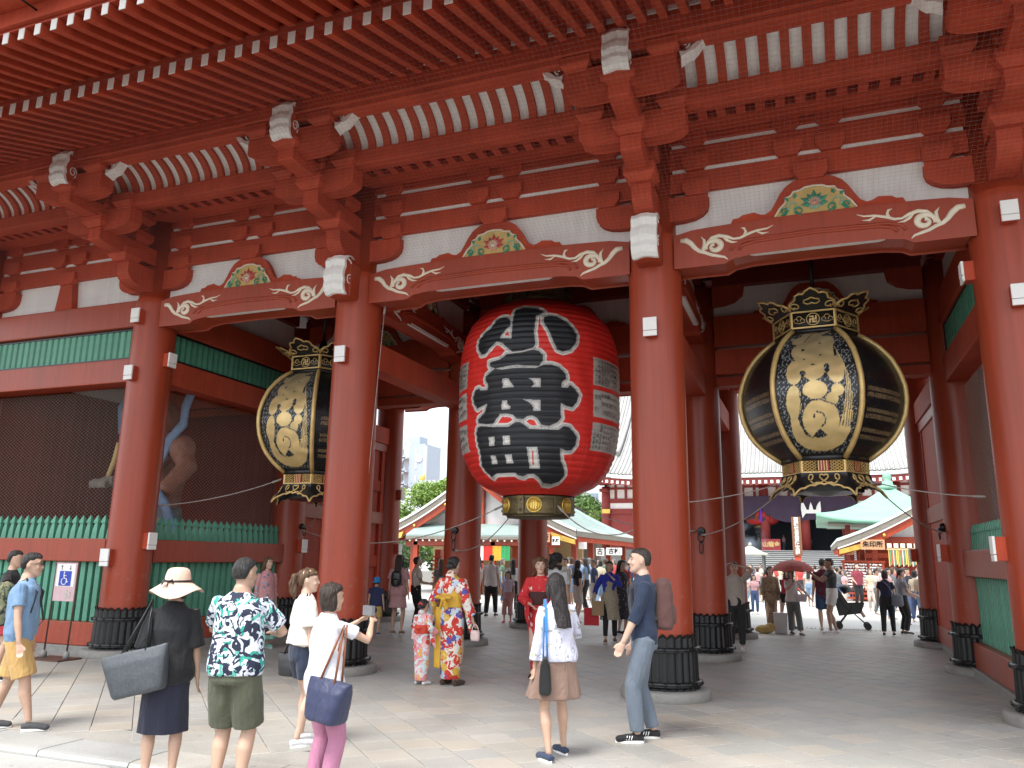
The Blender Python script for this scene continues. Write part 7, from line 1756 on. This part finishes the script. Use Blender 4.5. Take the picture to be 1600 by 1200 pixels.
PX['kim']=J; q=J['q']
b=MB(); b.rings([[(-.225*J['H']+.065*k*math.copysign(abs(math.cos(a))**.6,math.cos(a)),.035*k*math.sin(a),J['H']*.43-t) for a in np.linspace(0,2*PI,16,endpoint=False)] for t,k in ((0,.85),(.03,1),(.10,1),(.13,.85))]); b2=MB(); b2.tube([(-.225*J['H']+.045*math.cos(a),0,J['H']*.43+.07*math.sin(a)) for a in np.linspace(0,PI,9)],.006,6)
held('clutch_bag',J,[('bag',b,cloth('pale_pink_leather',(.66,.50,.48),rough=.4),None),('handle',b2,cloth('pale_pink_leather',(.66,.50,.48)),None)],'small pale pink handbag held by the woman in the bright kimono','handbag',at=(-.225*J['H'],0,.40*J['H']))
J=person('small girl in pink and turquoise kimono with red obi bow, seen from behind',(-3.08,-.50,0),1.06,R(180-12),'asian','f',('bun',blk),kimono=dict(mat=kch,obi=cloth('red_obi',(.60,.05,.02),rough=.6),sl=.20,bow=.8,hem=.05),shoe=dict(mat=cloth('white_sock',(.7,.66,.66)),sole=cloth('sandal_sole2',(.3,.28,.27))),child=True,handR=(-.20,-.05,.60),res=.010,face=False)
b=MB(); 
for i,(dx,dz) in enumerate(((-.03,.03),(0,.05),(.035,.03))): b.ball(J['hM']@Vector((dx,.10,dz)),(.016,.012,.014),8,6)
b.build('hair_flowers',M_('hair_flower_red',(.6,.06,.05),rough=.5),J['root'],local=True)
# --- behind and beyond
J=person('woman in pink patterned dress with black backpack, left of the second row column',(-6.62,5.3,0),1.66,R(180+10),'asian','f',('long',(.03,.015,.012)),dress=dict(mat=print_cloth('rose_pattern',(.50,.27,.27),[('flower',22,.22,[(.6,.45,.42),(.40,.16,.17)])]),hem=.33,sleeve=.7,sflare=.03,loose=.03),shoe=dict(mat=cloth('tan_sandal',(.2,.11,.06))),res=.013)
backpack(J,M_('black_leather',(.01,.01,.012),rough=.35),'small black leather backpack on the woman in the pink dress',h=.30,w_=.12,d=.12,res=.013)
J=person('small boy in blue sun hat, navy vest and yellow shorts near the left column',(-6.95,4.95,0),1.16,R(180+15),'asian','m',('short',blk),top=dict(mat=cloth('navy_vest',(.03,.04,.11)),sleeve=.45,hem=.50,loose=.02),bottom=dict(kind='shorts',mat=cloth('yellow_shorts',(.62,.42,.14)),frac=.8,w=.02),shoe=dict(mat=cloth('blue_shoe',(.03,.06,.2))),hat=dict(kind='bucket',mat=cloth('bright_blue_cotton',(.04,.27,.62))),child=True,res=.012,face=False)
x,y=gp(652,18.5)
J=person('dark haired man in pale top looking down at a phone behind the pink dress woman',(x,y,0),1.62,R(180-50),'asian','m',('short',blk),top=dict(mat=cloth('cream_top',(.6,.55,.48)),sleeve=.6),bottom=dict(kind='trousers',mat=blackc,frac=1.9),shoe=dict(mat=blackc),handR=(-.05,-.2,.62),handL=(.05,-.2,.62),nod=25,res=.014)
x,y=gp(690,22)
J=person('woman in grey top and orange brown skirt beyond the red stand',(x,y,0),1.58,R(200),'asian','f',('long',(.10,.05,.025)),top=dict(mat=cloth('grey_top',(.16,.18,.22)),sleeve=.6,hem=.56),bottom=dict(kind='skirt',mat=cloth('rust_skirt',(.38,.15,.05)),hem=.25,flare=.10),shoe=dict(mat=blackc),res=.016)
# woman in floral top by the left fence
flp=print_cloth('coral_floral',(.60,.30,.30),[('flower',16,.38,[(.25,.42,.60),(.65,.62,.60),(.60,.12,.12),(.62,.3,.3),(.2,.2,.35)])])
J=person('woman with long brown hair and coral floral top standing by the left fence',(-7.45,1.9,0),1.58,R(70),'light','f',('long',(.13,.065,.03)),top=dict(mat=flp,sleeve=1.5,hem=.50,loose=.03,flare=.02),bottom=dict(kind='skirt',mat=cloth('seafoam_cotton',(.22,.50,.40)),hem=.10,flare=.06),shoe=dict(mat=cloth('seafoam_shoe',(.22,.50,.40))),res=.012,face=True)
# woman in red kimono, smiling
rk_=print_cloth('red_white_kimono',(.55,.025,.03),[('flower',12,.30,[(.70,.60,.58),(.60,.05,.05),(.7,.45,.42),(.55,.025,.03)])])
x,y=gp(845,11.3)
J=person('smiling woman with curly brown hair in a red and white kimono facing the camera',(x,y,0),1.64,R(8),'light','f',('curly',(.13,.065,.03)),kimono=dict(mat=rk_,obi=cloth('dark_obi',(.06,.02,.02)),sl=.18,hem=.05),shoe=dict(mat=cloth('dark_sandal2',(.06,.03,.02))),handR=(-.05,-.15,.60),handL=(.05,-.15,.60),poleR=(-1,.3,-.6),poleL=(1,.3,-.6),res=.010,face=True,head=12)
x,y=gp(868,13.0)
person('person with black curly hair just behind the red kimono woman',(x,y,0),1.72,R(170),'tan','m',('curly',blk),top=dict(mat=cloth('light_grey_top',(.5,.5,.5)),sleeve=.6),bottom=dict(kind='trousers',mat=blackc,frac=1.9),shoe=dict(mat=blackc),res=.016)
# woman in leopard dress with paper bags
x,y=gp(952,16.2)
leo=print_cloth('spotted_dress',(.35,.31,.22),[('flower',38,.28,[(.08,.07,.05),(.3,.26,.18),(.05,.05,.05)])])
J=person('woman in spotted dress, blue cardigan and black leggings walking towards the camera',(x,y,0),1.60,R(14),'asian','f',('bob',blk),dress=dict(mat=leo,hem=.27,flare=.05,sleeve=0),top=dict(mat=cloth('cobalt_knit',(.02,.03,.30)),sleeve=1.6,hem=.60,th=.024),bottom=dict(kind='trousers',mat=blackc,frac=1.85,th=.004),shoe=dict(mat=cloth('tan_sandal',(.2,.11,.06))),handL=(.02,-.14,.80),poleL=(1,0,-1),handR=(-.2,-.05,.55),footR=(0,-.10),footL=(0,.08),res=.012,face=True)
S=J['S']; b=MB(); b.box(-.36,-.12,-.20,-.08,.52,.80); b2=MB(); b2.tube([(-.30,-.14,.80),(-.28,-.10,.92),(-.18,-.10,.92),(-.17,-.14,.80)],.006,5)
held('paper_bag',J,[('bag',b,cloth('kraft_paper',(.36,.24,.13)),None),('handle',b2,cloth('kraft_paper',(.36,.24,.13)),None)],'brown paper shopping bag held by the woman in the spotted dress','bag',at=(-.24,-.14,.52))
b=MB(); b.box(-.52,-.22,-.12,-.03,.32,.66); b2=MB(); b2.tube([(-.44,-.08,.66),(-.38,-.06,.86),(-.30,-.08,.66)],.006,5)
held('shopping_bag',J,[('bag',b,cloth('red_paper_bag',(.50,.03,.04)),None),('handle',b2,cloth('red_paper_bag',(.5,.03,.04)),None)],'red shopping bag hanging low beside the brown paper bag','bag',at=(-.37,-.08,.32))
x,y=gp(970,18)
person('woman in dark flowered dress right behind the spotted dress woman',(x,y,0),1.62,R(60),'asian','f',('long',blk),dress=dict(mat=print_cloth('dark_flower',(.03,.03,.04),[('flower',20,.25,[(.4,.3,.3),(.1,.1,.15)])]),hem=.2,flare=.06),shoe=dict(mat=blackc),res=.018)
# group seen between the two middle columns
x,y=gp(768,22.5); person('man in white T-shirt and black trousers seen from behind below the striped curtain',(x,y,0),1.70,R(185),'asian','m',('short',blk),top=dict(mat=cloth('plain_white_tee',(.62,.60,.60)),sleeve=.65,loose=.02,hem=.48),bottom=dict(kind='trousers',mat=blackc,frac=1.9),shoe=dict(mat=blackc),footR=(0,-.08),footL=(0,.08),res=.015)
x,y=gp(795,20.5); person('girl in lilac T-shirt with a white hair bow walking this way',(x,y,0),1.28,R(5),'asian','f',('long',blk),top=dict(mat=cloth('lilac_tee',(.55,.50,.62)),sleeve=.5),bottom=dict(kind='shorts',mat=cloth('dusty_pink',(.48,.26,.25)),frac=1.5,w=.04),shoe=dict(mat=cloth('red_shoe',(.5,.04,.04))),footR=(0,-.06),hat=dict(kind='bow'),child=True,res=.014)
x,y=gp(757,17.5); person('woman in white lace dress half hidden by the middle column',(x-.25,y,0),1.62,R(150),'light','f',('long',brn),dress=dict(mat=cloth('white_lace',(.55,.52,.50)),hem=.35,sleeve=0),shoe=dict(mat=blackc),handL=(.2,.1,.6),res=.015)
x,y=gp(802,24); person('woman with long black hair beside the girl in lilac',(x,y,0),1.6,R(200),'asian','f',('long',blk),top=dict(mat=cloth('pale_top',(.6,.58,.56)),sleeve=.6),bottom=dict(kind='trousers',mat=blackc,frac=1.9),shoe=dict(mat=blackc),res=.017)
# man leaning out behind the column, hands on head
J=person('man in beige T-shirt with camera strap, hand raised to his head, behind the middle column',(*gp(1146,15.0),0),1.62,R(8),'light','m',('short',brn),top=dict(mat=cloth('beige_tee',(.50,.45,.40)),sleeve=.6,loose=.01),bottom=dict(kind='trousers',mat=cloth('charcoal_trousers',(.03,.03,.032)),frac=1.85),shoe=dict(mat=cloth('white_sneaker',(.68,.68,.7))),handR=(-.09,-.08,.96),poleR=(-1,0,.3),handL=(.06,-.08,.95),poleL=(1,-.2,.3),res=.012,face=True)
# right-hand group
kb=print_cloth('brown_kimono',(.30,.22,.14),[('leaf',8,.5,[(.20,.13,.08),(.36,.28,.19)]),('flower',9,.25,[(.4,.3,.2),(.22,.13,.08)])])
person('woman in brown patterned kimono standing right of the far column',(.68,11.6,0),1.52,R(12),'light','f',('long',(.10,.04,.02)),kimono=dict(mat=kb,obi=kb,sl=.2,hem=.02),shoe=dict(mat=cloth('dark_sandal',(.06,.03,.02))),res=.013,face=True)
x,y=gp(1176,25.4); person('young woman in pink spotted blouse and blue jeans',(x,y,0),1.22,R(10),'asian','f',('long',blk),top=dict(mat=print_cloth('pink_dots',(.62,.36,.38),[('flower',20,.18,[(.5,.05,.08),(.6,.36,.38)])]),sleeve=.6),bottom=dict(kind='trousers',mat=cloth('blue_denim',(.045,.085,.19)),frac=1.9),shoe=dict(mat=cloth('white_sneaker',(.68,.68,.7))),res=.015)
J=person('woman under the dotted umbrella striding left in white top and grey trousers',(1.25,9.75,0),1.46,R(25),'asian','f',('bob',(.05,.03,.02)),top=dict(mat=cloth('offwhite_top',(.60,.56,.54)),sleeve=.8,hem=.50,loose=.02),bottom=dict(kind='trousers',mat=cloth('grey_trousers',(.13,.14,.14)),frac=1.9,w=.02),shoe=dict(mat=cloth('taupe_shoe',(.2,.16,.13))),handR=(-.02,-.10,.79),poleR=(-1,0,-1),handL=(.30,-.06,.52),footR=(.06,.10),footL=(-.02,-.16),res=.012,face=True)
c=Vector((-.02*1.46,-.10*1.46,.80*1.46)); um=MB(); top_=c+Vector((.02,0,.50)); rs=[]
for t in np.linspace(0,1,8):
    ring_=[]
    for j in range(32):
        a=2*PI*j/32; sc=1-.10*t*abs(math.sin(4*a)); r_=.52*math.sin(t*1.25)/math.sin(1.25)*sc; ring_.append((top_.x+max(.004,r_)*math.cos(a),top_.y+max(.004,r_)*math.sin(a),top_.z-.26*(1-math.cos(t*1.25))/(1-math.cos(1.25))+.02*t*abs(math.sin(4*a))))
    rs.append(ring_)
um.rings(rs,False,True); um.rings([[(p[0],p[1],p[2]-.006) for p in reversed(r_)] for r_ in rs],False,True); st=MB(); st.tube([c+Vector((0,0,-.06)),top_+Vector((0,0,.05))],.008,6)
rbs=MB()
for j in range(8): rbs.tube([rs[0][j*4],rs[3][j*4],rs[7][j*4]],.004,4)
dots=print_cloth('umbrella_dots',(.52,.15,.13),[('flower',34,.25,[(.55,.30,.26),(.42,.10,.09)])])
held('umbrella',J,[('canopy',um,dots,None),('shaft',st,M['bronze'],None),('ribs',rbs,M['bronze'],None)],'red brown dotted umbrella held over the striding woman','umbrella',at=tuple(c))
tote(J,(.16,-.10,.62*1.46),.14,.17,.05,cloth('pale_grey_leather',(.45,.40,.42)),cloth('pale_grey_leather',(.45,.40,.42)),'pale grey handbag at the side of the woman under the umbrella',J['S'](-.05,0,.84),name='handbag')
person('woman in black skirt bending over a red bag behind the umbrella',(1.05,11.5,0),1.50,R(15),'light','f',('long',(.05,.03,.02)),top=dict(mat=blackc,sleeve=.5),bottom=dict(kind='skirt',mat=blackc,hem=.42,flare=.01),shoe=dict(mat=blackc),handR=(-.02,-.22,.72),handL=(.05,-.22,.68),lean=22,nod=35,footR=(-.06,0),footL=(.06,0),res=.014)
b=MB(); b.rings([[(x_+1.12,11.2+y_,z) for x_,y_ in ((-.15,-.06),(.15,-.06),(.15,.06),(-.15,.06))] for z in (.85,1.0,1.2)]); o=b.build('red_bag',cloth('red_bag_cloth',(.50,.03,.05)),None,loc=(1.12,11.2,.85),bevel=.03); tag(o,'red cloth bag held open by the bending woman in black','bag')
person('man in maroon T-shirt and denim shorts standing behind the umbrella',(1.95,11.2,0),1.72,R(185),'light','m',('short',blk),top=dict(mat=cloth('maroon_tee',(.11,.015,.03)),sleeve=.6,hem=.45,loose=.02),bottom=dict(kind='shorts',mat=cloth('denim_short',(.03,.07,.15)),frac=.85,w=.02),shoe=dict(mat=cloth('beige_shoe',(.5,.45,.4))),res=.013)
person('man in dark grey T-shirt and white shorts in profile, arm stretched out',(2.12,10.5,0),1.73,R(-82),'tan','m',('short',blk),top=dict(mat=cloth('charcoal_tee',(.045,.045,.048)),sleeve=.5,hem=.50),bottom=dict(kind='shorts',mat=cloth('white_shorts',(.62,.60,.58)),frac=.55,w=.02),shoe=dict(mat=cloth('white_canvas',(.7,.68,.72))),handR=(-.08,-.25,.80),handL=(.08,-.25,.78),poleR=(0,0,-1),poleL=(0,0,-1),footR=(0,.04),footL=(0,-.05),res=.012,face=True)
person('woman in navy T-shirt with grey crossbody bag seen from behind, right passage',(3.30,10.7,0),1.48,R(180-6),'asian','f',('bob',(.02,.01,.01)),top=dict(mat=cloth('navy_tee',(.016,.016,.05)),sleeve=.55,hem=.46),bottom=dict(kind='trousers',mat=blackc,frac=1.9,th=.012),shoe=dict(mat=cloth('black_sneaker',(.03,.03,.03))),footR=(-.01,0),footL=(.01,.07),res=.012)
b=MB(); b.rings([[(3.52+.13*math.cos(a)*k,10.55+.05*math.sin(a)*k,z) for a in np.linspace(0,2*PI,14,endpoint=False)] for z,k in ((.66,.6),(.70,1),(.90,.9),(.93,.5))]); o=empty('crossbody_bag',(3.52,10.55,.66),'slate grey crossbody bag on the navy T-shirt woman at right','handbag'); b.build('bag',cloth('slate_canvas',(.15,.17,.20)),o); b=MB(); b.tube([(3.44,10.55,.9),(3.36,10.56,1.1),(3.24,10.62,1.24)],.012,6); b.build('strap',cloth('slate_canvas',(.15,.17,.20)),o)
person('person in grey T-shirt and black trousers beside the navy T-shirt woman',(3.68,11.3,0),1.50,R(180-70),'asian','m',('short',blk),top=dict(mat=cloth('heather_tee',(.28,.28,.30)),sleeve=.5),bottom=dict(kind='trousers',mat=blackc,frac=1.9,w=.01),shoe=dict(mat=cloth('dark_shoe',(.04,.035,.03))),handR=(-.05,-.2,.60),handL=(.08,-.2,.58),res=.012)
x,y=gp(1336,31); person('man in dark red T-shirt and orange shoes reading at the paper rack',(x,y-.6,0),1.60,R(20),'asian','m',('short',blk),top=dict(mat=cloth('wine_tee',(.22,.03,.05)),sleeve=.6,loose=.03),bottom=dict(kind='trousers',mat=blackc,frac=1.8),shoe=dict(mat=cloth('orange_shoe',(.7,.2,.08))),nod=40,res=.017,handR=(-.1,-.15,.55))
# floor things: white carrier bag and yellow cloth bag
b=MB(); b.rings([[(.96+x_*k,9.9+y_*k,z) for x_,y_ in ((-.15,-.08),(.15,-.08),(.15,.08),(-.15,.08))] for z,k in ((0,.9),(.25,1),(.47,1.05))]); o=b.build('carrier_bag',cloth('white_paper_bag',(.62,.62,.62),rough=.6),None,loc=(.96,9.9,0),bevel=.01); tag(o,'white carrier bag standing on the floor under the umbrella','bag')
b=MB(); b.ball((.60,9.75,.09),(.22,.13,.10)); b.ball((.72,9.78,.14),(.12,.1,.10)); o=fuse(b,'cloth_bag',cloth('yellow_cloth_bag',(.55,.42,.15)),empty('soft_bag',(0,0,0),'crumpled yellow and white bag lying beside the white carrier bag','bag'),.012,2,wrinkle=.006,wscale=12)
# pushchair
pc=empty('pushchair',(2.55,12.3,0),'black pushchair with a small child behind the man in white shorts','pushchair'); X,Y=2.55,12.3
b=MB(); b.prism([(X-.25,.35),(X+.22,.42),(X+.30,.62),(X-.05,.60),(X-.30,1.0),(X-.38,.95)],'y',Y-.2,Y+.2); b.build('seat',M['black'],pc,bevel=.03)
for dy in (-.22,.22):
    b=MB(); b.tube([(X-.45,Y+dy,1.05),(X-.1,Y+dy,.55),(X+.38,Y+dy,.1)],.014,6); b.build('frame_tube',M['bronze'],pc); b=MB(); b.tube([(X-.28,Y+dy,.1),(X+.1,Y+dy,.6)],.014,6); b.build('frame_tube',M['bronze'],pc)
    for xx in (-.28,.38):
        for d2 in (-.03,.03):
            b=MB(); b.tube([(X+xx,Y+dy+d2-.015,.085),(X+xx,Y+dy+d2+.015,.085)],.085,16); b.build('wheel',M['bronze'],pc)
b=MB(); b.rings([[(X-.12+.26*math.cos(a)*math.cos(t),Y+.22*math.sin(a),.85+.25*math.cos(a)*math.sin(t)+.0) for a in np.linspace(-PI/2,PI/2,8)] for t in np.linspace(.4,2.2,7)],False,True,closed=False); b.build('hood',M['black'],pc)
b=MB(); b.tube([(X-.05,Y,.5),(X+.2,Y,.52),(X+.33,Y,.30)],[.06,.055,.04],8); b.build('child_legs',skin('light'),pc)
# distant visitors
cols_=[(.6,.6,.6),(.02,.02,.025),(.5,.45,.4),(.05,.08,.18),(.45,.05,.05),(.2,.3,.45),(.6,.5,.35),(.12,.13,.14),(.62,.35,.36),(.08,.15,.1)]
cn='white black sand navy crimson sky ochre slate rose forest'.split()
hn={'short':'short haired','bob':'bob haired','long':'long haired'}
USED=set()
def crowd(px,d,h,zone,z=0,rz=None,k=0,grp='visitors in the courtyard',res=.024):
    x,y=gp(px,d)
    for tr in range(40):
        r2=random.Random(px*7+k+tr*101); ci=r2.randrange(10); bi=r2.choice([1,3,7,2,5]); hk=r2.choice(['short','short','bob','long']); kind=r2.choice(['trousers','shorts','trousers'])
        lab='%s visitor in %s top and %s %s %s'%(hn[hk],cn[ci],cn[bi],kind,zone)
        if lab not in USED: break
    USED.add(lab)
    person(lab,(x,y,z),h,rz if rz is not None else r2.uniform(0,2*PI),r2.choice(['asian','asian','light','tan']),r2.choice('mf'),(hk,r2.choice([blk,blk,brn,gry])),top=dict(mat=cloth(cn[ci]+'_top',cols_[ci]),sleeve=r2.choice([.5,.6,.8])),bottom=dict(kind=kind,mat=cloth(cn[bi]+'_bottom',cols_[bi]),frac=1.9 if kind=='trousers' else .85),footR=(0,r2.uniform(-.08,.08)),footL=(0,r2.uniform(-.08,.08)),res=res,grp=grp,face=False)
spots=[(742,26,1.6),(735,30,1.65),(748,32,1.7),(785,29,1.6),(818,31,1.62),(884,24,1.65),(893,27,1.68),(902,21,1.6),(915,25,1.66),(928,23,1.62),(938,28,1.6),(862,27,1.65),(975,22,1.6),(984,24,1.6),
(1166,27,1.35),(1182,33,1.4),(1196,28,1.4),(1210,36,1.5),(1226,31,1.45),(1236,38,1.5),(1262,30,1.45),(1272,40,1.5),(1284,34,1.5),(1296,42,1.5),(1306,30,1.45),(1312,36,1.5),(1322,45,1.5),(1366,26,1.45),(1384,24,1.5),(1392,28,1.5),(1404,22,1.5),(1416,25,1.5),(1426,23,1.45),(1437,21.5,1.5),(1440,26,1.5),(872,29,1.66),(889,31,1.68),(908,30,1.66),(921,32,1.68),(934,34,1.66),(946,30,1.66),(960,33,1.66),(1173,38,1.5),(1188,42,1.5),(1203,33,1.45),(1217,44,1.5),(1229,27,1.4),(1249,35,1.48),(1257,44,1.5),(1279,38,1.5),(1290,29,1.45),(1301,38,1.5),(1317,28,1.4),(1328,36,1.5),(1358,28,1.45),(1373,30,1.5),(1398,31,1.5),(1410,29,1.5),(1432,29,1.5)]
for i,(px,d,h) in enumerate(spots):
    zone='near the striped curtain' if px<860 else ('behind the man in navy' if px<1000 else ('beyond the umbrella' if px<1330 else 'by the stamp office'))
    crowd(px,d,h,zone,k=i)
for i,(px,d,h,z) in enumerate([(1187,76,1.6,2.6),(1226,75,1.6,2.6),(1258,73.5,1.7,2.3),(1266,75,1.7,2.6),(1275,75.5,1.7,2.6),(1284,76,1.7,2.6),(1296,75,1.7,2.6),(1305,76,1.7,2.6),(1213,71,1.6,1.0),(1225,71.5,1.6,1.2),(1282,72,1.2,1.4),(1292,71,1.2,1.0),(1311,71.5,1.2,1.4),(1318,72,1.2,1.5),(1276,70.5,1.2,.7),(1302,70,1.2,.7)]):
    crowd(px,d,h,'%s the hall steps'%('at the top of' if z>2 else 'low on' if h<1.5 else 'climbing'),z=z,k=i+50,grp='visitors on the hall steps',res=.035)
# guardian statue figure
stt=MB()
def st_(pts,r): stt.tube(pts,r,12)
X,Y=-9.95,1.7
stt.rings([[(X+rx*math.cos(a),Y+ry*math.sin(a),z) for a in np.linspace(0,2*PI,18,endpoint=False)] for z,rx,ry in ((1.9,.42,.34),(2.3,.46,.36),(2.7,.44,.34),(3.1,.56,.38),(3.5,.62,.38),(3.75,.46,.3),(3.9,.22,.2))])
st_([(X+.45,Y-.1,3.6),(X+.85,Y-.25,3.2),(X+.75,Y-.6,2.75),(X+.35,Y-.7,2.7)],[.22,.19,.16,.12]); st_([(X-.45,Y,3.6),(X-.85,Y,3.2),(X-.95,Y,3.0)],[.22,.18,.13])
stt.ball((X,Y-.05,4.2),(.26,.28,.34)); stt.ball((X+.62,Y-.2,3.55),(.27,.25,.27)); stt.ball((X+.2,Y-.34,3.35),(.26,.12,.2)); stt.ball((X-.2,Y-.34,3.35),(.26,.12,.2))
st_([(X-.2,Y,2.0),(X-.3,Y,1.3),(X-.35,Y,.7)],[.26,.2,.15]); st_([(X+.25,Y,2.0),(X+.5,Y-.1,1.3),(X+.55,Y,.7)],[.26,.2,.15])
stt.v=[(a+10.2,b_-2.3,c_-.6) for a,b_,c_ in stt.v]; fuse(stt,'body',M['skin_st'],gs,.03,3)
b=MB(); b.rings([[(X+rx*math.cos(a)*(1+.06*math.sin(7*a)),Y+ry*math.sin(a)*(1+.06*math.sin(7*a)),z) for a in np.linspace(0,2*PI,28,endpoint=False)] for z,rx,ry in ((1.0,.78,.6),(1.6,.66,.5),(2.2,.5,.42),(2.45,.48,.40))]); b.build('robe',M['robe'],gs)
for pts in ([(X+1.2,Y-.5,4.75),(X+1.0,Y-.5,4.55),(X+.80,Y-.4,4.3),(X+.75,Y-.35,4.0),(X+.50,Y-.4,3.7),(X+.35,Y-.45,3.2),(X+.55,Y-.7,2.75),(X+.95,Y-.8,2.45),(X+1.12,Y-.8,2.1),(X+1.1,Y-.8,1.7)],[(X-.5,Y-.3,4.9),(X-.9,Y-.3,4.4),(X-.8,Y-.3,3.9)]):
    b=MB(); b.tube(pts,[.11]*len(pts),8,flat=.35,up=(0,1,0)); b.build('scarf',M['scarf'],gs)
b=MB(); b.tube([(X-.95,Y-.2,3.72),(X-1.02,Y-.2,3.4),(X-1.2,Y-.2,2.9)],[.06,.05,.04],8); b.build('staff',M['yellow'],gs)
hb_=MB(); hb_.tube([(X-.95,Y-.2,2.97),(X-1.2,Y-.22,2.95)],[.10,.12],8)
for i in range(5): hb_.tube([(X-1.02-.085*i,Y-.3,2.99),(X-1.03-.085*i,Y-.38,2.93),(X-1.03-.085*i,Y-.36,2.82)],[.042,.042,.03],7)
hb_.v=[(a+10.2,b_-2.3,c_-.6) for a,b_,c_ in hb_.v]; fuse(hb_,'hand',M_('statue_grey',(.22,.19,.16),rough=.6),gs,.018,2)
b=MB(); b.box(X-1,X+1,Y-.7,Y+.7,.1,.7); b.build('rock_base',M['stone'],gs,bevel=.08)

bpy.data.scenes.remove(FS)
